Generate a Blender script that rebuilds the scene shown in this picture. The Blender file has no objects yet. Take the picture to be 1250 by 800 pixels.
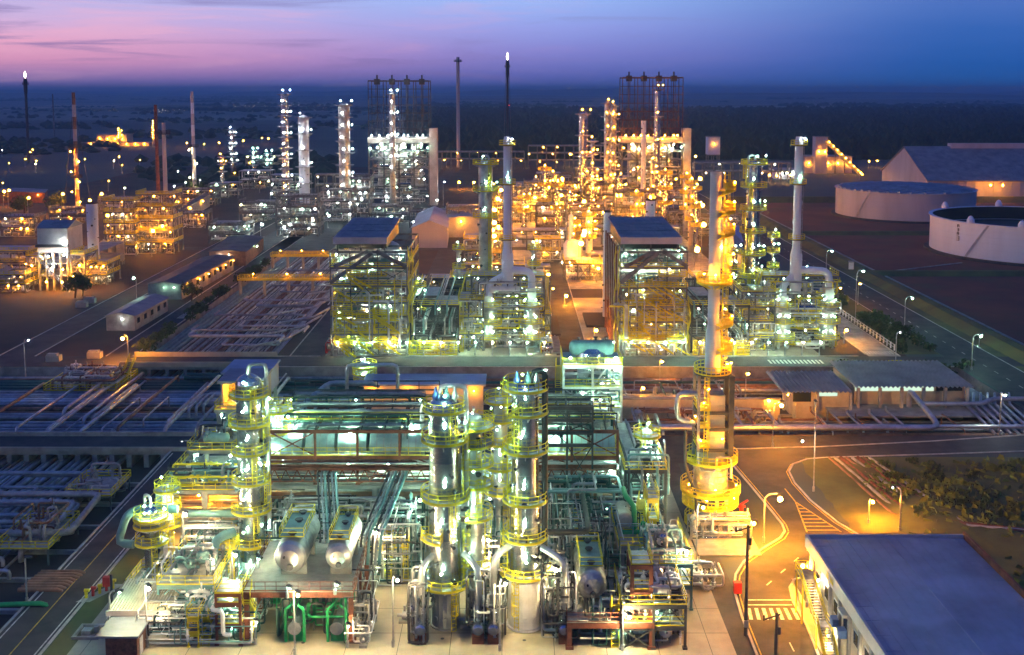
import bpy, math, random
from mathutils import Vector, Matrix
R = math.radians
PI = math.pi
sc = bpy.context.scene
COL = sc.collection
# ---------------------------------------------------------------- camera frame
FPX, TH, CH = 1300.0, R(5.7), 65.0
CS, SN = math.cos(TH), math.sin(TH)
def gp(px, py, z=0.0):
    a = (px - 625) / FPX; b = (240 - py) / FPX
    t = (CH - z) / (SN - b * CS)
    return (a * t, (CS + b * SN) * t)
def zat(py, y):
    b = (240 - py) / FPX
    return CH - y * (SN - b * CS) / (CS + b * SN)
def xat(px, y, z=0.0):
    return (px - 625) / FPX * (y * CS + (CH - z) * SN)
def wpx(n, y, z=0.0):
    return n / FPX * (y * CS + (CH - z) * SN)

cam = bpy.data.cameras.new('camera')
cam.sensor_width = 36; cam.lens = 36 * FPX / 1250
cam.shift_y = -160 / 1250
cam.clip_end = 80000; cam.clip_start = 1
co = bpy.data.objects.new('camera', cam); COL.objects.link(co)
co.location = (0, 0, CH); co.rotation_euler = (PI / 2 - TH, 0, 0)
sc.camera = co

# ---------------------------------------------------------------- materials
M = {}
def pmat(name, base, rough=0.6, metal=0.0, var=0.25, scale=0.6, bump=0.0, bscale=8.0, col2=None, stretch=(1, 1, 1), stain=None):
    m = bpy.data.materials.new(name); m.use_nodes = True
    nt = m.node_tree; N = nt.nodes; L = nt.links
    b = N['Principled BSDF']
    b.inputs['Roughness'].default_value = rough
    b.inputs['Metallic'].default_value = metal
    geo = N.new('ShaderNodeNewGeometry')
    mp = N.new('ShaderNodeMapping'); mp.inputs['Scale'].default_value = [scale * s for s in stretch]
    L.new(geo.outputs['Position'], mp.inputs['Vector'])
    nz = N.new('ShaderNodeTexNoise'); nz.inputs['Detail'].default_value = 6; nz.inputs['Scale'].default_value = 1
    nz.inputs['Roughness'].default_value = 0.65
    L.new(mp.outputs['Vector'], nz.inputs['Vector'])
    cr = N.new('ShaderNodeValToRGB')
    c2 = col2 or [c * (1 - var * 1.6) for c in base]
    c1 = [min(1, c * (1 + var * 0.6)) for c in base] if not col2 else base
    cr.color_ramp.elements[0].position = 0.34; cr.color_ramp.elements[0].color = (*c2, 1)
    cr.color_ramp.elements[1].position = 0.62; cr.color_ramp.elements[1].color = (*c1, 1)
    L.new(nz.outputs['Fac'], cr.inputs['Fac'])
    out = cr.outputs['Color']
    if stain:
        n2 = N.new('ShaderNodeTexNoise'); n2.inputs['Scale'].default_value = stain[1]; n2.inputs['Detail'].default_value = 8
        L.new(geo.outputs['Position'], n2.inputs['Vector'])
        r2 = N.new('ShaderNodeValToRGB')
        r2.color_ramp.elements[0].position = 0.52; r2.color_ramp.elements[0].color = (0, 0, 0, 1)
        r2.color_ramp.elements[1].position = 0.72; r2.color_ramp.elements[1].color = (stain[2],) * 3 + (1,)
        L.new(n2.outputs['Fac'], r2.inputs['Fac'])
        mx = N.new('ShaderNodeMix'); mx.data_type = 'RGBA'
        L.new(r2.outputs['Color'], mx.inputs['Factor']); L.new(out, mx.inputs['A'])
        mx.inputs['B'].default_value = (*stain[0], 1)
        out = mx.outputs['Result']
    L.new(out, b.inputs['Base Color'])
    if bump:
        bn = N.new('ShaderNodeTexNoise'); bn.inputs['Scale'].default_value = bscale; bn.inputs['Detail'].default_value = 5
        L.new(geo.outputs['Position'], bn.inputs['Vector'])
        bp = N.new('ShaderNodeBump'); bp.inputs['Strength'].default_value = bump; bp.inputs['Distance'].default_value = 0.05
        L.new(bn.outputs['Fac'], bp.inputs['Height']); L.new(bp.outputs['Normal'], b.inputs['Normal'])
    M[name] = m
    return m
def emat(name, col, s):
    m = bpy.data.materials.new(name); m.use_nodes = True
    nt = m.node_tree; nt.nodes.clear()
    e = nt.nodes.new('ShaderNodeEmission'); o = nt.nodes.new('ShaderNodeOutputMaterial')
    e.inputs['Color'].default_value = (*col, 1); e.inputs['Strength'].default_value = s
    nt.links.new(e.outputs[0], o.inputs[0]); M[name] = m
    return m

pmat('clad', (.70, .70, .69), .27, 1.0, .2, .45, .05, .9, stain=((.34, .28, .23), .5, .5))                 # aluminium cladding
pmat('dullclad', (.52, .52, .51), .42, .85, .2, .5, .1, 2)
pmat('galv', (.42, .43, .43), .5, .6, .2, .8)
pmat('steel', (.20, .21, .21), .6, .1, .3, .5, stain=((.12, .05, .025), .35, .7))
pmat('darksteel', (.06, .062, .066), .6, .1, .3, .5)
pmat('rust', (.20, .065, .035), .75, 0, .35, .6)
pmat('yellow', (.80, .64, .02), .5, 0, .1, .8)
pmat('white', (.78, .77, .74), .5, 0, .1, .4, stain=((.45, .38, .3), .3, .5))
pmat('teal', (.16, .30, .30), .45, .1, .2, .5)
pmat('hoodmetal', (.36, .50, .50), .38, .25, .2, .4)
pmat('green', (.02, .30, .10), .4, .1, .15, .6)
pmat('darkrust', (.085, .040, .032), .7, 0, .3, .6)
pmat('darkgreen', (.018, .075, .065), .5, .1, .2, .6)
pmat('concrete', (.36, .35, .32), .85, 0, .22, .35, .15, 6, stain=((.17, .16, .13), .12, .7))
pmat('fireproof', (.33, .34, .31), .85, 0, .18, .4, .1, 5)
pmat('floor', (.42, .365, .27), .7, 0, .2, .10, .08, 6, stain=((.16, .135, .10), .09, .75))
pmat('asphalt', (.050, .050, .052), .85, 0, .3, .25, .15, 10, stain=((.085, .08, .075), .07, .8))
pmat('paint', (.62, .62, .58), .6, 0, .3, 1.4)
pmat('paintyellow', (.62, .42, .05), .6, 0, .3, 1.4)
pmat('kerbmat', (.48, .46, .42), .8, 0, .2, .5)
pmat('soil', (.075, .048, .036), .95, 0, .4, .05, .2, 2, col2=(.04, .028, .024))
pmat('redsoil', (.20, .070, .040), .95, 0, .3, .03, .2, 1.5, col2=(.12, .045, .03), stain=((.09, .095, .04), .045, .6))
pmat('grassmat', (.13, .145, .045), .95, 0, .4, .08, .3, 3, col2=(.065, .075, .03), stain=((.10, .075, .04), .06, .8))
pmat('paleField', (.34, .36, .26), .95, 0, .3, .004)
pmat('tallgrass', (.15, .19, .05), .95, 0, .4, .12, col2=(.08, .10, .03))
pmat('leaf', (.055, .085, .022), .85, 0, .4, .5, col2=(.028, .05, .014))
pmat('leafdark', (.022, .036, .016), .9, 0, .4, .05, col2=(.012, .02, .011))
pmat('bark', (.09, .06, .04), .9)
pmat('brick', (.26, .10, .055), .85, 0, .3, 2)
pmat('greyroof', (.25, .26, .28), .55, .1, .2, .2)
pmat('bluegrey', (.36, .42, .52), .55, .05, .2, .10, stain=((.22, .25, .30), .22, .6))
pmat('darkroof', (.10, .095, .105), .7, 0, .3, .15)
pmat('cream', (.55, .47, .34), .8, 0, .15, .3, stain=((.3, .25, .18), .2, .5))
pmat('palewall', (.58, .55, .52), .8, 0, .15, .2)
pmat('glass', (.02, .025, .03), .1, 0, 0)
pmat('red', (.5, .03, .025), .5, 0, .1, .5)
pmat('bluepaint', (.10, .22, .55), .4, .1, .1, .5)
pmat('tankwhite', (.76, .80, .88), .5, 0, .08, .08, stretch=(1, 1, .2))
pmat('tankgrey', (.52, .49, .52), .6, 0, .12, .08, stretch=(1, 1, .2))
pmat('tankroof', (.40, .46, .50), .45, .2, .15, .1)
pmat('black', (.015, .015, .016), .6, 0, .1)
pmat('pipesilver', (.56, .56, .56), .36, .8, .2, .5)
pmat('pipegrey', (.33, .34, .36), .5, .3, .25, .5)
pmat('pipeblue', (.35, .38, .44), .45, .4, .2, .5)
pmat('piperust', (.26, .14, .09), .65, .1, .3, .5)
pmat('fieldmat', (.10, .13, .11), .95, 0, .5, .0016, col2=(.04, .055, .055), stretch=(.35, 1, 1))
pmat('farfield', (.20, .27, .22), .95, 0, .5, .0014, col2=(.07, .10, .10), stretch=(.3, 1, 1))
LAMPCOL = {'green': (.52, 1.0, .70), 'white': (.90, 1.0, .93), 'amber': (1.0, .34, .014), 'warm': (1.0, .74, .36)}
for k, c in LAMPCOL.items():
    emat('lamp_' + k, c, {'green': 820, 'white': 520, 'amber': 1080, 'warm': 720}[k])
    emat('near_' + k, c, {'green': 3700, 'white': 2800, 'amber': 8500, 'warm': 5200}[k])
    emat('mid_' + k, c, {'green': 1900, 'white': 1500, 'amber': 3000, 'warm': 1700}[k])
    emat('dim_' + k, c, 5)
emat('flamemat', (1.0, .82, .62), 9)
emat('winlight', (.75, 1.0, .78), 1.0)
emat('redlight', (1, .05, .05), 30)

# ---------------------------------------------------------------- mesh builder
class MB:
    def __init__(s):
        s.v = []; s.f = []; s.sm = []; s.mi = []; s.mats = []; s.cur = 0
    def mat(s, n):
        if n not in s.mats: s.mats.append(n)
        s.cur = s.mats.index(n); return s
    def add(s, vs, fs, smooth=False):
        o = len(s.v); s.v += [tuple(v) for v in vs]
        for f in fs:
            s.f.append([i + o for i in f]); s.sm.append(smooth); s.mi.append(s.cur)
    def box(s, x0, x1, y0, y1, z0, z1):
        v = [(x0, y0, z0), (x1, y0, z0), (x1, y1, z0), (x0, y1, z0), (x0, y0, z1), (x1, y0, z1), (x1, y1, z1), (x0, y1, z1)]
        s.add(v, [(0, 3, 2, 1), (4, 5, 6, 7), (0, 1, 5, 4), (1, 2, 6, 5), (2, 3, 7, 6), (3, 0, 4, 7)])
    def beam(s, p, q, w=.3, h=None):
        p = Vector(p); q = Vector(q); d = q - p
        if d.length < 1e-4: return
        h = h or w; d.normalize()
        up = Vector((0, 0, 1)) if abs(d.z) < .95 else Vector((0, 1, 0))
        a = d.cross(up).normalized() * (w / 2); b = a.cross(d).normalized() * (h / 2)
        v = [p - a - b, p + a - b, p + a + b, p - a + b, q - a - b, q + a - b, q + a + b, q - a + b]
        s.add(v, [(0, 1, 2, 3), (4, 7, 6, 5), (0, 4, 5, 1), (1, 5, 6, 2), (2, 6, 7, 3), (3, 7, 4, 0)])
    def path(s, pts, r, n=6, bend=True, cap=True):
        P = [Vector(p) for p in pts]
        if bend and len(P) > 2:
            Q = [P[0]]
            for i in range(1, len(P) - 1):
                a = P[i - 1] - P[i]; b = P[i + 1] - P[i]
                c = min(r * 2.6, a.length * .45, b.length * .45)
                A = P[i] + a.normalized() * c; B = P[i] + b.normalized() * c
                Q += [A, (A + B) * .25 + P[i] * .5, B]
            Q.append(P[-1]); P = Q
        rings = []; up = None
        for i, p in enumerate(P):
            d = (P[min(i + 1, len(P) - 1)] - P[max(i - 1, 0)])
            if d.length < 1e-6: d = Vector((0, 0, 1))
            d.normalize()
            if up is None:
                up = Vector((0, 0, 1)) if abs(d.z) < .9 else Vector((1, 0, 0))
            a = d.cross(up)
            if a.length < .05:
                up = Vector((1, 0, 0)) if abs(d.x) < .9 else Vector((0, 1, 0)); a = d.cross(up)
            a.normalize(); b = a.cross(d); up = b
            rings.append([p + (a * math.cos(2 * PI * k / n) + b * math.sin(2 * PI * k / n)) * r for k in range(n)])
        vs = [v for q in rings for v in q]; fs = []
        for i in range(len(rings) - 1):
            for k in range(n):
                k2 = (k + 1) % n
                fs.append((i * n + k, i * n + k2, (i + 1) * n + k2, (i + 1) * n + k))
        s.add(vs, fs, True)
        if cap:
            s.add(rings[0], [tuple(range(n))[::-1]]); s.add(rings[-1], [tuple(range(n))])
    def tube(s, p, q, r, n=8, cap=True): s.path([p, q], r, n, False, cap)
    def lathe(s, prof, c=(0, 0, 0), n=20, axis='z', smooth=True):
        def pt(r, h, a):
            x, y = r * math.cos(a), r * math.sin(a)
            if axis == 'z': return (c[0] + x, c[1] + y, c[2] + h)
            if axis == 'y': return (c[0] + x, c[1] + h, c[2] + y)
            return (c[0] + h, c[1] + x, c[2] + y)
        for (r0, h0), (r1, h1) in zip(prof[:-1], prof[1:]):
            vs = []; fs = []
            for k in range(n):
                a = 2 * PI * k / n
                vs += [pt(r0, h0, a), pt(r1, h1, a)]
            for k in range(n):
                j = (k + 1) % n
                fs.append((2 * k, 2 * j, 2 * j + 1, 2 * k + 1) if axis != 'y' else (2 * k, 2 * k + 1, 2 * j + 1, 2 * j))
            s.add(vs, fs, smooth)
    def drum(s, c, r, l, axis='x', n=14):
        e = r * .5
        pr = [(0.01, -l / 2 - e), (r * .55, -l / 2 - e * .85), (r * .88, -l / 2 - e * .45), (r, -l / 2), (r, l / 2), (r * .88, l / 2 + e * .45), (r * .55, l / 2 + e * .85), (.01, l / 2 + e)]
        s.lathe(pr, c, n, axis)
    def ring(s, c, r0, r1, z0, z1, a0=0, a1=2 * PI, n=20):
        full = abs(a1 - a0) > 6.2
        m = max(3, int(n * abs(a1 - a0) / (2 * PI)))
        A = [a0 + (a1 - a0) * k / m for k in range(m + 1)]
        vs = []
        for a in A:
            x, y = math.cos(a), math.sin(a)
            vs += [(c[0] + r0 * x, c[1] + r0 * y, c[2] + z0), (c[0] + r1 * x, c[1] + r1 * y, c[2] + z0), (c[0] + r1 * x, c[1] + r1 * y, c[2] + z1), (c[0] + r0 * x, c[1] + r0 * y, c[2] + z1)]
        fs = []
        for k in range(m):
            o = 4 * k
            for e in range(4):
                fs.append((o + e, o + (e + 1) % 4, o + 4 + (e + 1) % 4, o + 4 + e))
        if not full: fs += [(0, 3, 2, 1), (4 * m, 4 * m + 1, 4 * m + 2, 4 * m + 3)]
        s.add(vs, fs)
    def rail(s, pts, h=1.1, t=.07, sp=1.6, closed=False):
        P = [Vector(p) for p in pts]
        if closed: P.append(P[0])
        for a, b in zip(P[:-1], P[1:]):
            for k in (h, h * .55): s.beam(a + Vector((0, 0, k)), b + Vector((0, 0, k)), t)
            s.beam(a + Vector((0, 0, .1)), b + Vector((0, 0, .1)), t * .5, t * 2)
            m = max(1, int((b - a).length / sp))
            for k in range(m):
                p = a + (b - a) * k / m
                s.beam(p, p + Vector((0, 0, h)), t)
        p = P[-1]; s.beam(p, p + Vector((0, 0, h)), t)
    def ladder(s, p, q, nx, ny, t=.07, cage=True, rung=.5):
        p = Vector(p); q = Vector(q); a = Vector((-ny, nx, 0)) * .3; o = Vector((nx, ny, 0))
        s.beam(p - a, q - a, t); s.beam(p + a, q + a, t)
        L_ = (q - p).length; k = 0
        while k < L_:
            c = p + (q - p) * (k / L_); s.beam(c - a, c + a, t * .7); k += rung
        if cage:
            k = 2.2
            while k < L_:
                c = p + (q - p) * (k / L_); b = a * 1.25
                pts = [c - b, c - b + o * .55, c + o * .8, c + b + o * .55, c + b]
                for u, w in zip(pts[:-1], pts[1:]): s.beam(u, w, t * .8)
                k += 1.3
            for e in (-.9, 0, .9):
                b = a * 1.25 * e + o * (.55 if e else .8)
                s.beam(p + Vector((0, 0, 2.2)) + b, q + b, t * .7)
    def stair(s, p, q, w=.9, n=None):
        p = Vector(p); q = Vector(q); d = q - p; hd = Vector((d.x, d.y, 0)).normalized(); a = Vector((-hd.y, hd.x, 0)) * (w / 2)
        n = n or max(3, int(abs(d.z) / .25))
        for sgn in (-1, 1): s.beam(p + a * sgn, q + a * sgn, .08, .3)
        for k in range(n):
            c = p + d * (k + .5) / n; s.beam(c - a, c + a, .28, .05)
    def quad(s, a, b, c, d): s.add([a, b, c, d], [(0, 1, 2, 3)])
    def build(s, name, mat=None, parent=None, world=True):
        me = bpy.data.meshes.new(name)
        vs = s.v
        if parent is not None and world:
            l = parent.get('_o') or (0, 0, 0); vs = [(x - l[0], y - l[1], z - l[2]) for x, y, z in vs]
        me.from_pydata(vs, [], s.f)
        me.polygons.foreach_set('use_smooth', s.sm)
        if s.mats:
            for n in s.mats: me.materials.append(M[n])
            me.polygons.foreach_set('material_index', s.mi)
        else: me.materials.append(M[mat])
        me.update()
        o = bpy.data.objects.new(name, me); COL.objects.link(o)
        if parent is not None: o.parent = parent
        return o

THINGS = []
ORG = {}
def tag(o, label, cat, group=None, kind=None):
    o['label'] = label; o['category'] = cat
    if group: o['group'] = group
    if kind: o['kind'] = kind
    THINGS.append(o)
    return o
def thing(name, label, cat, loc=(0, 0, 0), group=None):
    o = bpy.data.objects.new(name, None); COL.objects.link(o)
    o.location = loc; o['_o'] = tuple(loc); o.empty_display_size = .5
    return tag(o, label, cat, group)
def struct(name, mb, mat=None):
    o = mb.build(name, mat); o['kind'] = 'structure'; return o
def solo(name, mb, mat, label, cat, group=None, loc=None):
    """a thing that is one mesh; its origin is moved to loc"""
    if loc is None:
        xs = [v[0] for v in mb.v]; ys = [v[1] for v in mb.v]; zs = [v[2] for v in mb.v]
        loc = ((min(xs) + max(xs)) / 2, (min(ys) + max(ys)) / 2, min(zs))
    mb.v = [(x - loc[0], y - loc[1], z - loc[2]) for x, y, z in mb.v]
    o = mb.build(name, mat); o.location = loc
    return tag(o, label, cat, group)
KIDS = {}
def dup(root, loc, rotz=0, label=None, group=None, scale=None):
    def cp(o, par):
        c = o.copy(); COL.objects.link(c); c.parent = par
        for ch in o.children: cp(ch, c)
        return c
    r = cp(root, None); r.location = loc; r.rotation_euler = (0, 0, rotz); r['_o'] = tuple(loc)
    if scale: r.scale = (scale,) * 3
    if label: r['label'] = label
    if group: r['group'] = group
    THINGS.append(r)
    return r
# lamps: emissive bulb under a small dark hood; one shared mesh per kind
LM = {}
NL = [0]
def lampmesh(kind, n='lamp'):
    if kind in LM: return LM[kind]
    mb = MB()
    mb.mat(kind)
    t = (1 + 5 ** .5) / 2; k = 1 / (1 + t * t) ** .5
    v = [(-1, t, 0), (1, t, 0), (-1, -t, 0), (1, -t, 0), (0, -1, t), (0, 1, t), (0, -1, -t), (0, 1, -t), (t, 0, -1), (t, 0, 1), (-t, 0, -1), (-t, 0, 1)]
    f = [(0, 11, 5), (0, 5, 1), (0, 1, 7), (0, 7, 10), (0, 10, 11), (1, 5, 9), (5, 11, 4), (11, 10, 2), (10, 7, 6), (7, 1, 8), (3, 9, 4), (3, 4, 2), (3, 2, 6), (3, 6, 8), (3, 8, 9), (4, 9, 5), (2, 4, 11), (6, 2, 10), (8, 6, 7), (9, 8, 1)]
    mb.add([(x * k, y * k, z * k) for x, y, z in v], f, True)
    mb.mat('darksteel'); mb.box(-.5, .5, .3, 1.3, .7, 1.05)
    me = mb.build('lamp'); d = me.data; bpy.data.objects.remove(me); LM[kind] = d
    return d
def lamp(parent, p, col='green', r=.22, dim=False):
    near = p[1] < 205 and r > .1
    d = lampmesh(('dim_' if dim else 'near_' if near else 'mid_' if p[1] < 345 else 'lamp_') + col)
    o = bpy.data.objects.new('lamp', d); COL.objects.link(o)
    o.parent = parent; l = parent.get('_o') or (0, 0, 0)
    o.location = (p[0] - l[0], p[1] - l[1], p[2] - l[2]); r *= .42 if near or p[1] < 345 else .58; o.scale = (r, r, r)
    NL[0] += 1
    return o

def ngon(c, r, n=12): return [(c[0] + r * math.cos(2 * PI * k / n), c[1] + r * math.sin(2 * PI * k / n), c[2]) for k in range(n)]
# ---------------------------------------------------------------- world: dusk sky with afterglow on the left
w = bpy.data.worlds.new('World'); sc.world = w; w.use_nodes = True
nt = w.node_tree; N = nt.nodes; L = nt.links; N.clear()
def mth(op, a, b=None, c=None):
    n = N.new('ShaderNodeMath'); n.operation = op
    for i, v in enumerate((a, b, c)):
        if v is None: continue
        if isinstance(v, (int, float)): n.inputs[i].default_value = v
        else: L.new(v, n.inputs[i])
    return n.outputs[0]
def srgb(r, g, b): return tuple(((c / 255 + .055) / 1.055) ** 2.4 if c > 10 else c / 255 / 12.92 for c in (r, g, b))
tc = N.new('ShaderNodeTexCoord'); sx = N.new('ShaderNodeSeparateXYZ'); L.new(tc.outputs['Generated'], sx.inputs[0])
X_, Y_, Z_ = sx.outputs
hor = mth('SQRT', mth('ADD', mth('MULTIPLY', X_, X_), mth('MULTIPLY', Y_, Y_)))
az = mth('DIVIDE', X_, mth('MAXIMUM', hor, .001))
# soft streaky clouds
cmb = N.new('ShaderNodeCombineXYZ'); L.new(mth('MULTIPLY', az, 4.5), cmb.inputs[0]); L.new(mth('MULTIPLY', Y_, 2.0), cmb.inputs[1]); L.new(mth('MULTIPLY', Z_, 60.0), cmb.inputs[2])
cn = N.new('ShaderNodeTexNoise'); cn.inputs['Scale'].default_value = 1.0; cn.inputs['Detail'].default_value = 6; cn.inputs['Distortion'].default_value = .9; cn.inputs['Roughness'].default_value = .6
L.new(cmb.outputs[0], cn.inputs['Vector'])
el = mth('ADD', Z_, mth('MULTIPLY', mth('SUBTRACT', cn.outputs['Fac'], .5), .016))
def ramp(stops):
    r = N.new('ShaderNodeValToRGB'); cr = r.color_ramp
    while len(cr.elements) < len(stops): cr.elements.new(.5)
    for e, (p, c) in zip(cr.elements, stops): e.position = p; e.color = (*srgb(*c), 1)
    L.new(mth('MULTIPLY', mth('ADD', el, .01), 5.0), r.inputs['Fac'])
    return r.outputs['Color']
# position = (elevation + .01) * 5 : horizon .05, top of the photo (z .084) about .47
left = ramp([(.04, (98, 98, 166)), (.09, (138, 112, 172)), (.18, (214, 146, 180)), (.26, (224, 160, 188)), (.36, (196, 168, 208)), (.50, (168, 168, 216)), (.80, (62, 82, 150)), (1.0, (30, 50, 105))])
mid = ramp([(.04, (60, 90, 164)), (.11, (90, 98, 176)), (.22, (122, 124, 198)), (.34, (138, 150, 218)), (.48, (142, 174, 232)), (.8, (52, 84, 158)), (1.0, (28, 50, 108))])
right = ramp([(.04, (24, 86, 156)), (.15, (26, 84, 160)), (.3, (44, 92, 168)), (.48, (76, 110, 182)), (.8, (34, 62, 126)), (1.0, (20, 40, 90))])
def mixc(f, a, b, blend='MIX'):
    n = N.new('ShaderNodeMix'); n.data_type = 'RGBA'; n.blend_type = blend; n.clamp_factor = True
    if isinstance(f, float): n.inputs['Factor'].default_value = f
    else: L.new(f, n.inputs['Factor'])
    for k, v in (('A', a), ('B', b)):
        if isinstance(v, tuple): n.inputs[k].default_value = v
        else: L.new(v, n.inputs[k])
    return n.outputs['Result']
def mr(v, a, b):
    n = N.new('ShaderNodeMapRange'); n.interpolation_type = 'SMOOTHSTEP'
    L.new(v, n.inputs['Value']); n.inputs['From Min'].default_value = a; n.inputs['From Max'].default_value = b
    return n.outputs['Result']
c = mixc(mr(az, -.50, .08), left, mid)
c = mixc(mr(az, .0, .40), c, right)
# darker mauve wisps
cloudf = mth('MULTIPLY', mr(cn.outputs['Fac'], .50, .68), mth('MULTIPLY', mth('SUBTRACT', .34, az), .95))
c = mixc(cloudf, c, (*srgb(118, 102, 160), 1))
hi = mth('MULTIPLY', mr(cn.outputs['Fac'], .48, .30), mth('MULTIPLY', mth('SUBTRACT', .15, az), .75))
c = mixc(hi, c, (*srgb(232, 172, 196), 1))
# deep blue zenith
c = mixc(mr(Z_, .16, .55), c, (.026, .070, .28, 1))
# dark behind the camera, opposite the afterglow
c = mixc(mth('MULTIPLY', mr(Y_, .1, -.8), .6), c, (.02, .055, .25, 1))
sky = N.new('ShaderNodeTexSky'); sky.sky_type = 'NISHITA'; sky.sun_disc = False
sky.sun_elevation = R(-3.0); sky.sun_rotation = R(-62)
bg1 = N.new('ShaderNodeBackground'); L.new(c, bg1.inputs[0]); bg1.inputs[1].default_value = 1.26
bg2 = N.new('ShaderNodeBackground'); L.new(sky.outputs[0], bg2.inputs[0]); bg2.inputs[1].default_value = .05
ad = N.new('ShaderNodeAddShader'); out = N.new('ShaderNodeOutputWorld')
L.new(bg1.outputs[0], ad.inputs[0]); L.new(bg2.outputs[0], ad.inputs[1]); L.new(ad.outputs[0], out.inputs[0])
# one weak sun lamp: the afterglow, low on the left
sl = bpy.data.lights.new('afterglow', 'SUN'); sl.energy = .34; sl.angle = R(25); sl.color = (.66, .62, 1)
so = bpy.data.objects.new('afterglow', sl); COL.objects.link(so)
so.rotation_euler = Vector((.95, .12, -.20)).to_track_quat('-Z', 'Y').to_euler()
vs = sc.view_settings
vs.view_transform = 'Standard'; vs.look = 'None'; vs.exposure = 0; vs.gamma = 1; vs.use_curve_mapping = False
cy = sc.cycles
cy.use_denoising = True; cy.use_adaptive_sampling = False
try: cy.denoiser = 'OPENIMAGEDENOISE'
except Exception: pass
cy.max_bounces = 5; cy.diffuse_bounces = 2; cy.glossy_bounces = 3; cy.transmission_bounces = 2; cy.volume_bounces = 0
cy.sample_clamp_indirect = 6.0; cy.sample_clamp_direct = 0.0; cy.use_light_tree = True
cy.caustics_reflective = False; cy.caustics_refractive = False

# ---------------------------------------------------------------- ground with sunken pipe tracks
GZ = -3.0
gx = [-40000, -130, -92, -62, -58, 105, 40000]; gy = [-3000, 112, 187, 196, 246, 256, 430, 70000]
low = set()
for i in range(1, 3): low |= {(i, 1)}                       # left front track
for i in range(1, 4): low |= {(i, 2)}
for i in range(1, 5): low |= {(i, 3)}
for i in (2, 3): low |= {(i, 4), (i, 5)}
g = MB(); wl = MB(); tf = MB()
for i in range(6):
    for j in range(7):
        z = GZ if (i, j) in low else 0
        q = tf if (i, j) in low else g
        q.quad((gx[i], gy[j], z), (gx[i + 1], gy[j], z), (gx[i + 1], gy[j + 1], z), (gx[i], gy[j + 1], z))
        if (i, j) in low:
            x0, x1, y0, y1 = gx[i], gx[i + 1], gy[j], gy[j + 1]
            for (di, dj, a, b) in ((-1, 0, (x0, y0), (x0, y1)), (1, 0, (x1, y0), (x1, y1)), (0, -1, (x0, y0), (x1, y0)), (0, 1, (x0, y1), (x1, y1))):
                if (i + di, j + dj) not in low:
                    wl.quad((*a, GZ), (*b, GZ), (*b, 0), (*a, 0))
struct('ground', g, 'fieldmat'); struct('pipe_track_floor', tf, 'soil'); struct('pipe_track_wall', wl, 'concrete')

def poly(name, pts, z, mat):
    mb = MB(); mb.add([(x, y, z) for x, y in pts], [tuple(range(len(pts)))]); return struct(name, mb, mat)
def rect(name, x0, x1, y0, y1, z, mat): return poly(name, [(x0, y0), (x1, y0), (x1, y1), (x0, y1)], z, mat)
def ribbon(mb, pts, w, z):
    P = [Vector((p[0], p[1], 0)) for p in pts]; vs = []
    for i, p in enumerate(P):
        d = (P[min(i + 1, len(P) - 1)] - P[max(i - 1, 0)]).normalized(); n = Vector((-d.y, d.x, 0)) * w / 2
        vs += [(p.x + n.x, p.y + n.y, z), (p.x - n.x, p.y - n.y, z)]
    mb.add(vs, [(2 * i, 2 * i + 1, 2 * i + 3, 2 * i + 2) for i in range(len(P) - 1)])
def kerb(mb, pts, z=.0, w=.3, h=.15):
    for a, b in zip(pts[:-1], pts[1:]): mb.beam((a[0], a[1], z + h / 2), (b[0], b[1], z + h / 2), w, h)
def dashes(mb, a, b, w, z, on=2.0, off=4.0):
    a = Vector((*a, 0)); b = Vector((*b, 0)); d = b - a; l = d.length; d.normalize(); k = 0
    while k < l: ribbon(mb, [a + d * k, a + d * min(l, k + on)], w, z); k += on + off

# plant yards
rect('plant_yard', -58, 30, 196 + 60, 1000, .010, 'soil')
rect('plant_yard', -300, -92, 256, 900, .010, 'soil')
rect('plant_yard', -58, 96, 186, 196, .008, 'asphalt')
rect('plant_yard', 30, 97, 256, 800, .010, 'soil')
rect('pavement', -51.5, 26, 108, 186, .020, 'floor')
rect('pavement', 26, 29, 108, 186, .018, 'asphalt')
rect('pavement', -46, -20, 257, 300, .022, 'concrete')
rect('pavement', -20, 11, 257, 276, .022, 'floor')
rect('pavement', 19, 76, 257, 330, .022, 'floor')
rect('verge', -54.3, -51.5, 90, 186, .024, 'grassmat')
rect('unit_yard', -30, -1, 345, 760, .030, 'asphalt')
rect('unit_yard', -1, 76, 345, 760, .030, 'concrete')
rect('unit_yard', -110, -55, 440, 760, .030, 'asphalt')
j = MB()
for i in range(13): x = -50 + i * 6.1; j.quad((x, 108, .026), (x + .07, 108, .026), (x + .07, 186, .026), (x, 186, .026))
for i in range(13): y = 110 + i * 6.1; j.quad((-51, y, .027), (26, y, .027), (26, y + .09, .027), (-51, y + .09, .027))
struct('pavement_joint', j, 'darksteel')
# roads
rect('road', -61.5, -54.8, 60, 187, .030, 'asphalt')
rect('road', -400, 400, 246.4, 255.6, .034, 'asphalt')
rect('road', -54.5, -46, 255.6, 900, .030, 'asphalt')
rect('road', -99.5, -93, 255.6, 640, .030, 'asphalt')
rect('road', -126, -117, 255.6, 640, .030, 'asphalt')
rect('road', 106, 118, 120, 1000, .038, 'asphalt')
rect('road', 11.5, 18.8, 256, 520, .038, 'asphalt')
rect('road', 87.5, 95, 256, 340, .036, 'concrete')
rect('road', -200, 110, 430, 439, .036, 'asphalt')
up = [gp(x, y) for x, y in ((880, 549), (1000, 546), (1140, 539), (1260, 531), (1500, 521))]
lo = [gp(x, y) for x, y in ((1500, 541), (1260, 551), (1140, 555), (990, 560), (880, 566))]
poly('road', [(-58, up[0][1])] + up + lo + [(-58, lo[-1][1])], .030, 'asphalt')
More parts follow.
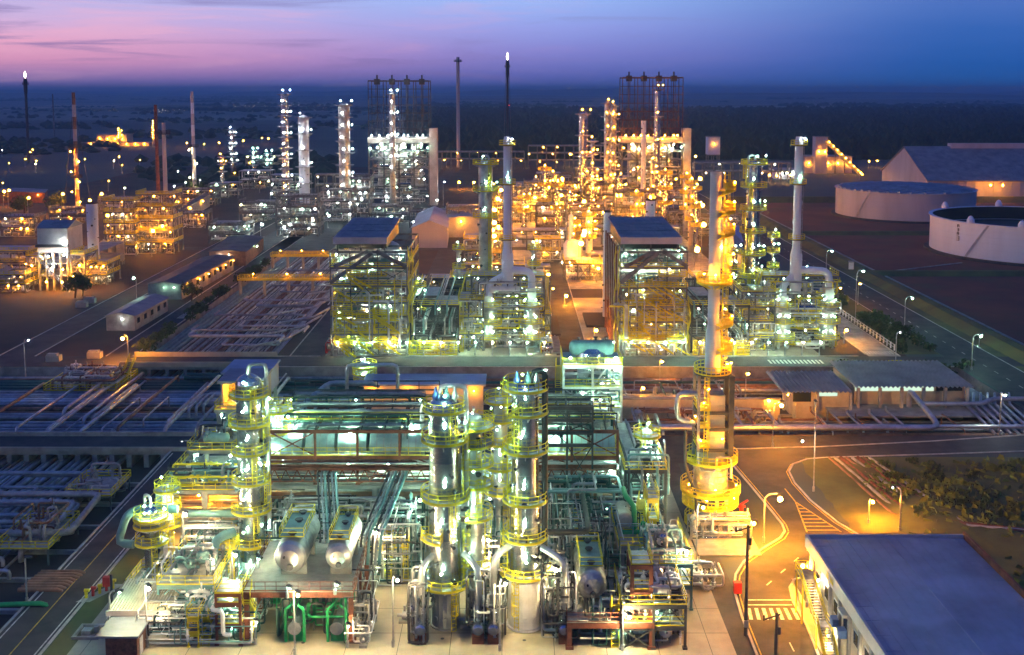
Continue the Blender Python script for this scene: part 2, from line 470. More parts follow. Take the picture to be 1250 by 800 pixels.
kl = [gp(x, y) for x, y in ((885, 560), (897, 571), (915, 592), (940, 622), (955, 641), (958, 649), (953, 657), (935, 668), (908, 686), (898, 702), (896, 720), (905, 752), (925, 803), (945, 850))]
kr = [gp(x, y) for x, y in ((1010, 559), (985, 561), (968, 567), (963, 576), (970, 590), (990, 612), (1022, 638), (1066, 664), (1130, 700))]
poly('road', kl + [(37, 105), (37, 132), (60, 134)] + kr[::-1], .036, 'asphalt')
island = [gp(x, y) for x, y in ((1000, 803), (985, 765), (968, 735), (964, 718), (970, 708), (985, 704), (1000, 706))]
poly('pavement', [(island[1][0], 112)] + island[1:5] + [(37.4, island[4][1] + .3), (37.4, 112)], .06, 'floor')
k = MB(); kerb(k, kl); kerb(k, kr); kerb(k, island)
kerb(k, [gp(x, y) for x, y in ((1010, 559), (1140, 555), (1260, 551))])
kerb(k, up)
kerb(k, [(-54.6, 90), (-54.6, 186)]); kerb(k, [(-61.7, 60), (-61.7, 187)])
kerb(k, [(-54.5, 256), (-54.5, 430)]); kerb(k, [(-46, 262), (-46, 430)])
kerb(k, [(-93, 256), (-93, 640)]); kerb(k, [(-99.6, 256), (-99.6, 640)]); kerb(k, [(-126, 256), (-126, 640)]); kerb(k, [(-117, 256), (-117, 640)])
kerb(k, [(11.4, 262), (11.4, 430)]); kerb(k, [(19, 262), (19, 430)])
kerb(k, [(-58, 256), (-47, 256)]); kerb(k, [(-44, 256.2), (85, 256.2)]); kerb(k, [(-58, 246), (105, 246)])
kerb(k, [(95.2, 256), (95.2, 345)]); kerb(k, [(87.3, 258), (87.3, 345)])
struct('kerb', k, 'kerbmat')
m = MB(); my = MB()
z = .050
# crosswalk and stop lines in the right hand road
for i in range(8):
    a = gp(917 + i * 9.6, 757); b = gp(914 + i * 8.9, 743)
    ribbon(m, [(a[0], a[1]), (b[0], b[1])], .45, z)
for yy in (733, 739): ribbon(m, [gp(912, yy), gp(967, yy)], .25, z)
ribbon(my, [(p[0] + .55, p[1]) for p in kl[:6]], .16, z); ribbon(my, [(p[0] + .5, p[1] - .3) for p in kl[5:]], .16, z)
ribbon(my, [(p[0] - .45, p[1] - .2) for p in kr], .16, z)
A, B, C = gp(958, 597), gp(985, 650), gp(1027, 650)
apex = gp(971, 613)
ribbon(my, [A, apex, B], .2, z); ribbon(my, [apex, C], .2, z)
for i in range(1, 9):
    t = i / 8.5
    p = [apex[q] + (B[q] - apex[q]) * t for q in (0, 1)]; q_ = [apex[q] + (C[q] - apex[q]) * t for q in (0, 1)]
    ribbon(my, [p, q_], .3, z)
dashes(m, gp(990, 668), gp(930, 720), .18, z, 1.5, 3); dashes(m, (32.8, 112), (32.8, 124), .15, z)
ribbon(my, [(-58.1, 62), (-58.1, 186)], .16, z); ribbon(m, [(-61.0, 62), (-61.0, 186)], .18, z); ribbon(m, [(-55.2, 62), (-55.2, 186)], .18, z)
for i in range(14): ribbon(m, [(62 + i * .95, 249), (62 + i * .95, 252.5)], .5, z)
for i in range(10): ribbon(m, [(88 + i * .7, 258), (88 + i * .7, 261)], .4, z)
ribbon(m, [(118.2, 150), (118.2, 700)], .35, z + .1); ribbon(m, [(106.2, 262), (106.2, 700)], .2, z)
dashes(m, (112, 180), (112, 700), .2, z)
for i in range(9): ribbon(m, [(-96 + i * .0, 300 + i), (-93.2, 300 + i)], .45, z)
rr = gp(1004, 538); 
struct('road_marking', m, 'paint'); struct('road_marking', my, 'paintyellow')
# tank farm earth, dikes, field on the right
rect('tank_yard', 125, 900, 240, 640, .012, 'redsoil')
def dike(pts, w=7, h=1.5, mat='grassmat'):
    mb = MB()
    P = [Vector((*p, 0)) for p in pts]; vs = []
    for i, p in enumerate(P):
        d = (P[min(i + 1, len(P) - 1)] - P[max(i - 1, 0)]).normalized(); n = Vector((-d.y, d.x, 0))
        for o, zz in ((-w / 2, 0), (-w / 6, h), (w / 6, h), (w / 2, 0)): vs.append((p.x + n.x * o, p.y + n.y * o, zz))
    mb.add(vs, [(4 * i + e, 4 * i + e + 1, 4 * i + e + 5, 4 * i + e + 4) for i in range(len(P) - 1) for e in range(3)])
    return struct('earth_bank', mb, mat)
dike([(126, 200), (126, 640)], 9, 1.6)
dike([(126, 372), (460, 372)]); dike([(126, 478), (500, 478)]); dike([(126, 620), (500, 620)], 12, 3)
dd = MB(); dd.beam((131, 200, .1), (131, 600, .1), .8, .3); dd.beam((131, 376, .1), (170, 398, .1), .7, .3)
struct('drainage_channel', dd, 'concrete')
# embankment with hedge ground right of the units
rect('verge', 96, 105.8, 258, 345, .03, 'grassmat')
rect('verge', 118.6, 124, 160, 640, .03, 'grassmat')
# rough grass field, lower right: gentle relief
rng = random.Random(3)
fm = MB(); nx, ny = 46, 34; x0, x1, y0, y1 = 50.5, 150, 118, 184
hf = lambda x, y: .25 + .5 * math.sin(x * .21 + 1.3 * math.sin(y * .13)) * math.sin(y * .17) + .25 * math.sin(x * .9 + y * .7)
vs = []
for j in range(ny + 1):
    for i in range(nx + 1):
        x = x0 + (x1 - x0) * i / nx; y = y0 + (y1 - y0) * j / ny
        e = min(1, (i / 6), (ny - j) / 5)
        vs.append((x + rng.uniform(-.4, .4), y, .03 + max(0, e * (hf(x, y) + .3))))
fm.add(vs, [(j * (nx + 1) + i, j * (nx + 1) + i + 1, (j + 1) * (nx + 1) + i + 1, (j + 1) * (nx + 1) + i) for j in range(ny) for i in range(nx)], True)
struct('rough_field', fm, 'grassmat')
gs = MB()
for _ in range(9000):
    x = rng.uniform(58, 140); y = rng.uniform(122, 181)
    if y > 181 - max(0, (62 - x)) * 3: continue
    if abs((x - 52) - (181 - y) * .22) < 3.4 and y > 150: continue
    c = math.sin(x * .13 + 2) * math.sin(y * .16 + x * .05)
    if rng.random() > .45 + .5 * c: continue
    h = rng.uniform(.25, .7) * (1.4 if c > .3 else 1); a = rng.uniform(0, PI); s = rng.uniform(.3, .8)
    z0 = .03 + max(0, hf(x, y) + .2) * min(1, (x - 50) / 13)
    dx, dy = math.cos(a) * s, math.sin(a) * s
    gs.add([(x - dx, y - dy, z0 - .1), (x + dx, y + dy, z0 - .1), (x + dx * .7 + rng.uniform(-.3, .3), y + dy * .7, z0 + h), (x - dx * .5, y - dy * .5 + rng.uniform(-.3, .3), z0 + h * .8)], [(0, 1, 2, 3)])
o = gs.build('rough_grass', 'tallgrass'); tag(o, 'rough dark grass covering the field behind the low blue roof', 'grass', kind='stuff')
# ---------------------------------------------------------------- distance: wood, rolling land, town lights
rng = random.Random(11)
wood = MB()
def blob(mb, x, y, z, r, h):
    n = 6; a0 = rng.uniform(0, 6)
    v = [(x + rng.uniform(-.3, .3) * r, y, z + h)]
    for zz, rr_ in ((.72, .62), (.35, 1.0)):
        for k in range(n):
            a = a0 + 2 * PI * k / n; q = rr_ * r * rng.uniform(.7, 1.25)
            v.append((x + q * math.cos(a), y + q * math.sin(a), z + h * zz * rng.uniform(.85, 1.1)))
    for k in range(n):
        a = a0 + 2 * PI * k / n; v.append((x + r * .8 * math.cos(a), y + r * .8 * math.sin(a), z))
    f = [(0, 1 + k, 1 + (k + 1) % n) for k in range(n)]
    for b in (1, 1 + n):
        f += [(b + k, b + n + k, b + n + (k + 1) % n, b + (k + 1) % n) for k in range(n)]
    mb.add(v, f)
for _ in range(6500):
    t = rng.random() ** 1.6
    y = 1000 + 2300 * t
    lim = -95 + (y - 1000) * -.10
    x = rng.uniform(lim, .62 * y + 60)
    if x > 150 and y < 1000 + 0: continue
    blob(wood, x, y, 0, rng.uniform(5, 9) * (1 + t * .8), rng.uniform(12, 21))
o = wood.build('wood', 'leafdark'); tag(o, 'dark plantation wood stretching across the plain behind the refinery', 'wood', kind='stuff')
scrub = MB()
for _ in range(2600):
    y = 700 + 3500 * rng.random() ** 1.3; x = rng.uniform(-.62 * y, -60 - .1 * y)
    if math.sin(x * .011 + y * .004) * math.sin(y * .009) < .1: continue
    blob(scrub, x, y, 0, rng.uniform(4, 10), rng.uniform(3, 9))
o = scrub.build('scrub', 'leafdark'); tag(o, 'low dark scrub and tree lines scattered over the left plain', 'scrub', kind='stuff')
belt = MB()
for _ in range(46):
    y = rng.uniform(3300, 9500); x = rng.uniform(-.55 * y, .55 * y); n_ = rng.randint(12, 44); dx = rng.uniform(18, 34); dy = rng.uniform(-8, 8); hb = rng.uniform(9, 18)
    for q in range(n_):
        if rng.random() < .12: continue
        blob(belt, x + dx * q, y + dy * q + rng.uniform(-12, 12), 0, rng.uniform(12, 24), hb * rng.uniform(.6, 1.2))
o = belt.build('tree_belt', 'leafdark'); tag(o, 'thin dark tree belts dividing the hazy far fields', 'tree belts', kind='stuff')
fp = MB(); fd = MB()
for _ in range(60):
    y = rng.uniform(2600, 11000); x = rng.uniform(-.55 * y, .55 * y); a_ = rng.uniform(250, 900); b_ = rng.uniform(200, 800); q = rng.uniform(-200, 200); z_ = .05 + .01 * rng.random()
    (fp if rng.random() < .5 else fd).quad((x, y, z_ + _ * .004), (x + a_, y + q * .2, z_ + _ * .004), (x + a_ + q, y + b_, z_ + _ * .004), (x + q, y + b_ - q * .2, z_ + _ * .004))
struct('fields', fp, 'paleField'); struct('fields', fd, 'grassmat')
hm = MB()
def hills(ya, yb, ny, amp, seed, zb=0):
    r = random.Random(seed); ph = [r.uniform(0, 6) for _ in range(12)]
    nx = 120; vs = []
    for j in range(ny + 1):
        y = ya + (yb - ya) * j / ny; e = math.sin(PI * j / ny) ** .7
        for i in range(nx + 1):
            x = (-.75 + 1.5 * i / nx) * y
            u = x / 1000
            h = .5 + .25 * math.sin(u * .7 + ph[0]) + .2 * math.sin(u * 1.7 + ph[1] + y * .0004) + .12 * math.sin(u * 4.1 + ph[2]) + .06 * math.sin(u * 9 + ph[3])
            vs.append((x, y, -1 + max(0, amp * h * e)))
    hm.add(vs, [(j * (nx + 1) + i, j * (nx + 1) + i + 1, (j + 1) * (nx + 1) + i + 1, (j + 1) * (nx + 1) + i) for j in range(ny) for i in range(nx)], True)
hills(4600, 7600, 8, 22, 1); hills(7200, 11500, 8, 50, 2); hills(11000, 17000, 8, 92, 4)
struct('hills', hm, 'farfield')
rect('fields', -30000, 30000, 2300, 60000, .02, 'farfield')
tw = MB()
def spark(x, y, z, s, col):
    tw.mat(col); tw.add([(x - s, y, z), (x, y - s * .5, z - s), (x + s, y, z), (x, y - s * .5, z + s), (x, y + s * .5, z)], [(0, 1, 3), (1, 2, 3), (0, 4, 1), (4, 2, 1), (0, 3, 4), (3, 2, 4)])
def town(px0, px1, py0, py1, n, s=1.0):
    for _ in range(n):
        px = rng.uniform(px0, px1); py = rng.uniform(py0, py1)
        x, y = gp(px, max(py, 114.5)); y = min(y, 15000)
        z = zat(py, y) if py < 114.5 else 6
        x = xat(px, y, z)
        spark(x, y, z, y / FPX * .55 * s * rng.uniform(.5, 1.2), rng.choice(['town_white', 'town_white', 'town_warm', 'town_blue']))
for n_, c_, s_ in (('town_white', (1, .93, .8), 1.1), ('town_warm', (1, .62, .3), 1.1), ('town_blue', (.8, .9, 1), 1.1)): emat(n_, c_, s_)
town(40, 420, 113.5, 117, 46, .8); town(180, 230, 136, 140, 18); town(105, 160, 135, 139, 12, .8); town(285, 330, 127, 134, 26, .8); town(350, 410, 127, 138, 24, .8)
town(870, 1250, 104, 108.5, 60); town(420, 760, 107, 112, 26); town(600, 1240, 112, 120, 26, .7); town(940, 960, 113, 116, 8); town(1110, 1250, 106, 109, 26); town(690, 700, 107, 109, 6); town(500, 560, 113, 116, 6); town(600, 1250, 114, 122, 16, .6)
o = tw.build('town_lights'); tag(o, 'scattered tiny lights of far towns and roads along the horizon', 'town lights', kind='stuff')
# ---------------------------------------------------------------- generators
ADJ = {'clad': 'shiny silver', 'dullclad': 'dull silver', 'galv': 'grey', 'white': 'pale', 'teal': 'teal', 'green': 'bright green', 'pipesilver': 'silver', 'pipegrey': 'grey', 'pipeblue': 'blue grey', 'piperust': 'rusty brown', 'rust': 'brown', 'steel': 'grey steel', 'darksteel': 'dark steel', 'fireproof': 'pale grey', 'yellow': 'yellow', 'darkgreen': 'dark green', 'bluepaint': 'blue', 'black': 'black', 'cream': 'cream', 'red': 'red', 'palewall': 'pale', 'bluegrey': 'blue grey'}
DETAIL = 1.0
def polar(x, y, r, a): return (x + r * math.cos(a), y + r * math.sin(a))
def column(label, x, y, z0, z1, r, mat='clad', skirt=0, skirtmat='fireproof', skirt_r=None, plats=(), col='green', cat='column', name='process_column', group=None, lamp_r=.24, head='dome', n=22, pipe=None, railmat='yellow', r2=None, r2z=None, lampside=-PI / 2, rails=True, ladders=True, thick=.07, every=1, dim=False):
    t = thing(name, label, cat, (x, y, z0), group)
    mb = MB(); zs = z0 + skirt
    prof = [(r, 0), (r, z1 - zs)]
    if r2: prof = [(r, 0), (r, r2z - zs - 1.2), (r2, r2z - zs), (r2, z1 - zs)]
    mb.lathe(prof, (x, y, zs), n)
    k = zs + 1.2
    while k < z1 - .5:
        rr_ = r2 if (r2 and k > r2z) else r
        if not (r2 and r2z - 1.4 < k < r2z + .2): mb.lathe([(rr_, -.07), (rr_ + .035, -.05), (rr_ + .035, .05), (rr_, .07)], (x, y, k), n, smooth=False)
        k += 2.4
    mb.build('shell', mat, t)
    rt = r2 or r
    mb = MB()
    if head == 'dome':
        mb.lathe([(rt, 0), (rt * .93, rt * .3), (rt * .7, rt * .55), (rt * .35, rt * .72), (.05, rt * .76)], (x, y, z1), n)
        mb.tube((x, y, z1 + rt * .7), (x, y, z1 + rt * .76 + .8), .2, 8)
        mb.build('head', mat, t)
    elif head == 'cone':
        mb.lathe([(rt, 0), (rt * .7, rt * 1.1), (rt * .7, rt * 1.3), (rt * .6, rt * 1.3), (.05, rt * 1.2)], (x, y, z1), n); mb.build('head', mat, t)
    elif head == 'open':
        mb.lathe([(rt * 1.08, -.5), (rt * 1.08, .0), (rt * .9, .0), (rt * .9, -.6), (.02, -.6)], (x, y, z1), n, smooth=False); mb.build('rim', 'darksteel', t)
    if skirt:
        sr = skirt_r or r * 1.03
        mb = MB(); mb.lathe([(sr * 1.12, 0), (sr * 1.12, .25), (sr, .25), (sr, skirt), (r * .98, skirt + .1)], (x, y, z0), n, smooth=False)
        for q in range(3):
            a = -PI / 2 + (q - 1) * .7; px, py = polar(x, y, sr, a); mb.tube((px, py, z0 + 1.4), (px + .12 * math.cos(a), py + .12 * math.sin(a), z0 + 1.4), .28, 8)
        mb.build('skirt', skirtmat, t)
    last = z0
    rng = random.Random(int(abs(x * 7 + y * 3 + z1)))
    side = -PI / 2 + (.5 if x < 0 else -.5)
    for i, pl in enumerate(plats):
        z, a0, a1, wd = pl
        rr_ = r2 if (r2 and z > r2z) else r
        mb = MB(); mb.ring((x, y, z), rr_ + .05, rr_ + wd, -.09, .09, a0, a1, 24)
        m = max(2, int((a1 - a0) / .7))
        for q in range(m + 1):
            a = a0 + (a1 - a0) * q / m
            p, q2 = polar(x, y, rr_, a), polar(x, y, rr_ + wd * .9, a)
            mb.beam((*p, z - .8), (*q2, z - .14), .1)
            mb.beam((*p, z - .16), (*q2, z - .16), .14)
        pf = mb.build('platform', 'galv', t); pf['_o'] = (x, y, z0)
        if rails:
            mb = MB(); m = max(4, int((a1 - a0) * (rr_ + wd) / 1.3))
            pts = [(*polar(x, y, rr_ + wd - .06, a0 + (a1 - a0) * q / m), z + .08) for q in range(m + 1)]
            mb.ring((x, y, z), rr_ + wd + .01, rr_ + wd + .04, -.02, .16, a0, a1, 24)
            if a1 - a0 < 6.2: pts = [(*polar(x, y, rr_ + .1, a0), z + .08)] + pts + [(*polar(x, y, rr_ + .1, a1), z + .08)]
            mb.rail(pts, 1.15, thick, 1.4); mb.build('railing', railmat, pf)
        if ladders:
            s = side if i % 2 == 0 else side + (.9 if x < 0 else -.9)
            c, sn = math.cos(s), math.sin(s); p = polar(x, y, max(rr_, r) + .35, s)
            if z - last > 1.5:
                mb = MB(); mb.ladder((*p, last + .1), (*p, z + 1.0), c, sn, thick); mb.build('ladder', railmat, t)
        if i % every == 0:
            for a in (lampside + rng.uniform(-.25, .1),) + ((lampside + 1.4,) if i % 2 and not dim else ()):
                p = polar(x, y, rr_ + wd * .72, a)
                lamp(t, (p[0], p[1], z + 2.3), col, lamp_r, dim)
        last = z
    if pipe:
        pa, pr, zb = pipe; p = polar(x, y, r + pr + .35, pa)
        mb = MB(); mb.path([(x, y, z1 + rt * .6), (x, y, z1 + rt * .76 + 1.3), (p[0], p[1], z1 + rt * .76 + 1.3), (p[0], p[1], zb)], pr, 10); mb.build('overhead_pipe', 'pipesilver', t)
    nb = MB()
    for q in range(int((z1 - zs) / 2.2)):
        a = rng.uniform(-PI, 0); z = zs + 1 + q * 2.2; rr_ = r2 if (r2 and z > r2z - 1.4) else r
        p, e = polar(x, y, rr_ - .1, a), polar(x, y, rr_ + .45, a); s = rng.uniform(.1, .24)
        nb.tube((*p, z), (*e, z), s, 7); nb.tube((*polar(x, y, rr_ + .38, a), z), (*e, z), s * 1.7, 7)
        if y < 145: nb.build('nozzle', 'darksteel' if mat != 'white' else 'galv', t); nb = MB()
    if nb.v: nb.build('nozzles', 'darksteel' if mat != 'white' else 'galv', t)
    return t

def frame(name, label, cat, xs, ys, zs, mat='steel', w=.4, decks=True, miss=.25, rails=True, brace=True, railmat='yellow', group=None, seed=1, lamps=None, lamp_r=.24, z0=0, thick=.07, deckmat='galv', stairs=True, postmat=None, lampevery=1, dim=0.0, sub=1.6):
    rng = random.Random(seed)
    t = thing(name, label, cat, ((xs[0] + xs[-1]) / 2, ys[0], z0), group)
    top = zs[-1]
    for x in xs:
        for y in ys:
            mb = MB(); mb.beam((x, y, z0), (x, y, top), w, w); mb.beam((x, y, z0), (x, y, z0 + .3), w * 1.8); mb.build('post', postmat or mat, t)
    for li, z in enumerate(zs):
        mb = MB()
        for y in ys: mb.beam((xs[0], y, z - .25), (xs[-1], y, z - .25), w * .7, .5)
        for x in xs: mb.beam((x, ys[0], z - .26), (x, ys[-1], z - .26), w * .6, .46)
        if sub:
            q = ys[0] + sub
            while q < ys[-1]: mb.beam((xs[0], q, z - .2), (xs[-1], q, z - .2), w * .35, .25); q += sub
        mb.build('beams', mat, t)
        dk = decks if isinstance(decks, bool) else decks[li]
        if dk:
            mb = MB()
            for x0, x1 in zip(xs[:-1], xs[1:]):
                for y0, y1 in zip(ys[:-1], ys[1:]):
                    if rng.random() > miss: mb.box(x0 + .02, x1 - .02, y0 + .02, y1 - .02, z + .004, z + .08)
            if mb.v:
                d = mb.build('deck', deckmat, t); d['_o'] = t['_o']
                if rails:
                    rb = MB(); e = .1
                    rb.rail([(xs[0] - e, ys[0] - e, z + .05), (xs[-1] + e, ys[0] - e, z + .05), (xs[-1] + e, ys[-1], z + .05)], 1.15, thick)
                    rb.rail([(xs[0] - e, ys[0] - e, z + .05), (xs[0] - e, ys[-1], z + .05)], 1.15, thick)
                    rb.build('railing', railmat, d)
        if lamps:
            k = 0
            for x0, x1 in zip(xs[:-1], xs[1:]):
                k += 1
                if (k + li) % lampevery: continue
                lamp(t, (rng.uniform(x0 + .4, x1 - .4), ys[0] + rng.uniform(.3, (ys[1] - ys[0]) * .6), z - rng.uniform(.7, 1.2)), lamps if isinstance(lamps, str) else rng.choice(lamps), lamp_r * rng.uniform(.55, 1.3), rng.random() < dim)
    if brace:
        prev = z0
        for li, z in enumerate(zs):
            mb = MB(); i = (li + seed) % (len(xs) - 1)
            if (li % 2) == 0: mb.beam((xs[i], ys[0], prev), (xs[i + 1], ys[0], z - .3), w * .5); mb.beam((xs[i + 1], ys[0], prev), (xs[i], ys[0], z - .3), w * .5)
            else: mb.beam((xs[i], ys[0], prev), ((xs[i] + xs[i + 1]) / 2, ys[0], z - .3), w * .5); mb.beam((xs[i + 1], ys[0], prev), ((xs[i] + xs[i + 1]) / 2, ys[0], z - .3), w * .5)
            mb.build('brace', mat, t)
            xx = xs[0] if xs[0] > 0 else xs[-1]
            mb = MB(); mb.beam((xx, ys[0], prev), (xx, ys[1], z - .3), w * .5); mb.build('brace', mat, t); prev = z
    if stairs:
        prev = z0; xx = xs[0] - .7 if xs[0] > 5 else xs[-1] + .7
        for li, z in enumerate(zs):
            mb = MB(); a, b = (ys[0] + .2, ys[0] + min(5, (z - prev) * 1.1)); 
            if li % 2: a, b = b, a
            mb.stair((xx, a, prev), (xx, b, z)); mb.rail([(xx - .45, a, prev), (xx - .45, b, z)], 1.1, thick); mb.rail([(xx + .45, a, prev), (xx + .45, b, z)], 1.1, thick); mb.build('stair', railmat, t); prev = z
    return t

def drum(label, c, r, l, axis='y', mat='clad', group=None, rail=False, saddle=None, n=16, cat='drum', name='horizontal_drum', thick=.07):
    z0 = saddle if saddle is not None else c[2] - r - .8
    t = thing(name, label, cat, (c[0], c[1], z0), group)
    mb = MB(); mb.drum(c, r, l, axis, n)
    for k in (-.3, 0, .3):
        q = [(r, -.08), (r + .04, -.05), (r + .04, .05), (r, .08)]
        cc = list(c); cc['xyz'.index(axis)] += k * l
        mb.lathe(q, cc, n, axis, False)
    mb.build('shell', mat, t)
    for k in (-.3, .3):
        mb = MB()
        if axis == 'y': mb.box(c[0] - r * .8, c[0] + r * .8, c[1] + k * l - .2, c[1] + k * l + .2, z0, c[2] - r * .55)
        else: mb.box(c[0] + k * l - .2, c[0] + k * l + .2, c[1] - r * .8, c[1] + r * .8, z0, c[2] - r * .55)
        mb.build('saddle', 'steel', t)
    mb = MB()
    for k in (-.35, .1, .38):
        p = (c[0] + (k * l if axis == 'x' else 0), c[1] + (k * l if axis == 'y' else 0), c[2] + r - .05)
        mb.tube(p, (p[0], p[1], p[2] + .5), r * .16, 7); mb.tube((p[0], p[1], p[2] + .42), (p[0], p[1], p[2] + .55), r * .28, 7)
    if axis == 'y': 
        mb.tube((c[0] - r * .3, c[1] - l / 2 - r * .4, c[2] + r * .15), (c[0] - r * .3, c[1] - l / 2 - r * .55, c[2] + r * .15), r * .07, 7)
        mb.tube((c[0] + r * .05, c[1] - l / 2 - r * .4, c[2] - r * .45), (c[0] + r * .05, c[1] - l / 2 - r * .6, c[2] - r * .45), r * .2, 9)
    mb.build('nozzles', 'darksteel', t)
    if rail:
        mb = MB(); w_ = r * .75; z = c[2] + r + .12
        mb.box(c[0] - w_, c[0] + w_, c[1] - l * .42, c[1] + l * .42, z - .06, z); pf = mb.build('platform', 'teal', t); pf['_o'] = t['_o']
        mb = MB(); mb.rail([(c[0] - w_, c[1] - l * .42, z), (c[0] + w_, c[1] - l * .42, z), (c[0] + w_, c[1] + l * .42, z), (c[0] - w_, c[1] + l * .42, z)], 1.15, thick, closed=True); mb.build('railing', 'yellow', pf)
    return t
def vessel(label, x, y, z0, z1, r, mat='white', group=None, n=12, cat='vessel', name='vertical_vessel', legs=True):
    t = thing(name, label, cat, (x, y, z0), group); lg = min(1.2, (z1 - z0) * .25)
    mb = MB(); h = z1 - z0 - lg
    mb.lathe([(.02, 0), (r * .7, .12 * r), (r, .5 * r), (r, h - .5 * r), (r * .7, h - .12 * r), (.02, h)], (x, y, z0 + lg), n)
    mb.lathe([(r, -.06), (r + .05, -.04), (r + .05, .04), (r, .06)], (x, y, z0 + lg + h * .5), n, smooth=False)
    mb.build('shell', mat, t)
    for k in range(4):
        a = PI / 4 + k * PI / 2; mb = MB(); p = polar(x, y, r * .85, a); mb.beam((*p, z0), (*p, z0 + lg + r * .6), .14); mb.build('leg', 'steel', t)
    mb = MB(); mb.tube((x, y, z1 - .05), (x, y, z1 + .5), r * .22, 7); mb.tube((x, y - r + .05, z0 + lg + h * .65), (x, y - r - .35, z0 + lg + h * .65), r * .2, 7)
    mb.build('nozzles', 'galv', t)
    return t
def pump(label, x, y, z0, s=1.0, ax='y', mat='green', group=None):
    t = thing('pump', label, 'pump', (x, y, z0), group)
    d = (lambda a, b: (x + b, y + a)) if ax == 'y' else (lambda a, b: (x + a, y + b))
    mb = MB(); p, q = d(-1.3 * s, -.45 * s), d(1.3 * s, .45 * s); mb.box(min(p[0], q[0]), max(p[0], q[0]), min(p[1], q[1]), max(p[1], q[1]), z0, z0 + .35 * s); mb.build('base', 'concrete', t)
    zc = z0 + .95 * s
    mb = MB(); mb.tube((*d(.1 * s, 0), zc), (*d(1.2 * s, 0), zc), .42 * s, 12); mb.tube((*d(1.2 * s, 0), zc), (*d(1.35 * s, 0), zc), .3 * s, 12); mb.build('motor', mat, t)
    mb = MB(); mb.tube((*d(-.9 * s, 0), zc), (*d(-.3 * s, 0), zc), .5 * s, 12); mb.tube((*d(-.3 * s, 0), zc), (*d(.15 * s, 0), zc), .12 * s, 8)
    mb.tube((*d(-.6 * s, .1 * s), zc + .3 * s), (*d(-.6 * s, .1 * s), zc + 1.2 * s), .16 * s, 8); mb.tube((*d(-.9 * s, 0), zc), (*d(-1.5 * s, 0), zc), .2 * s, 8); mb.build('casing', 'galv', t)
    return t
def pipework(label, box, n, seed, mats=('pipesilver', 'pipegrey'), rr=(.08, .22), sides=6, seg=(3, 6), group=None, valves=True, cat='pipework', zmin=None):
    rng = random.Random(seed); x0, x1, y0, y1, z0, z1 = box
    t = thing('pipework', label, cat, ((x0 + x1) / 2, (y0 + y1) / 2, z0), group)
    for _ in range(n):
        r = rng.uniform(*rr); p = [rng.uniform(x0, x1), rng.uniform(y0, y1), rng.uniform(z0, z1)]; pts = [tuple(p)]; la = None
        for _ in range(rng.randint(*seg)):
            ax = rng.choice([a for a in (0, 0, 1, 2, 2) if a != la]); la = ax
            lo_, hi_ = ((x0, x1), (y0, y1), (z0, z1))[ax]
            q = rng.uniform(lo_, hi_)
            if abs(q - p[ax]) < .8: q = lo_ if abs(p[ax] - lo_) > abs(hi_ - p[ax]) else hi_
            p[ax] = q; pts.append(tuple(p))
        mb = MB(); mb.path(pts, r, sides)
        o = None
        if valves and sides > 4:
            for a, b in zip(pts[:-1], pts[1:]):
                if rng.random() < .6:
                    a = Vector(a); b = Vector(b); d = (b - a)
                    if d.length < 1.2: continue
                    d.normalize(); c = (a + b) / 2
                    mb.tube(c - d * .06, c + d * .06, r * 1.7, 6); mb.tube(c - d * (.06 + r * 2.5), c - d * r * 2.5, r * 1.7, 6)
                    if abs(d.z) < .5: mb.tube(c - d * r * 1.2, c - d * r * 1.2 + Vector((0, 0, r * 3 + .3)), r * .5, 5)
        mb.build('pipe', rng.choice(mats), t)
    return t
def clutter(where, x0, x1, y0, y1, z, h, seed, nd=1, nv=2, npipe=8, mats=('white', 'clad', 'dullclad', 'teal'), pm=('pipesilver', 'pipegrey', 'white'), sides=6, group=True):
    """equipment standing on one deck (or yard) of a named unit"""
    rng = random.Random(seed)
    for k in range(nd):
        r = min(h * .22, rng.uniform(.6, 1.1)); ax = rng.choice('xxy'); l = rng.uniform(.25, .5) * ((x1 - x0) if ax == 'x' else (y1 - y0)); l = max(1.5, min(l, 7)); m = rng.choice(mats)
        px = rng.uniform(x0 + l / 2 + r, x1 - l / 2 - r) if ax == 'x' and x1 - x0 > l + 2 * r else rng.uniform(x0 + r, x1 - r)
        py = rng.uniform(y0 + r, y0 + (y1 - y0) * .5) if ax == 'x' else (y0 + y1) / 2
        drum('%s horizontal drum %s' % (ADJ[m], where), (px, py, z + r + .7), r, l, ax, m, saddle=z + .08, n=12)
    for k in range(nv):
        r = rng.uniform(.45, .95); m = rng.choice(mats); hh = min(h * .85, rng.uniform(2.2, 5))
        vessel('%s upright vessel %s' % (ADJ[m], where), rng.uniform(x0 + r, x1 - r), rng.uniform(y0 + r, y0 + (y1 - y0) * .7), z + .08, z + hh, r, m, n=10)
    if npipe: pipework('tangle of %s pipes %s' % (ADJ[pm[0]], where), (x0, x1, y0, y1 - (y1 - y0) * .3, z + .3, z + h * .9), npipe, seed + 77, pm, sides=sides)

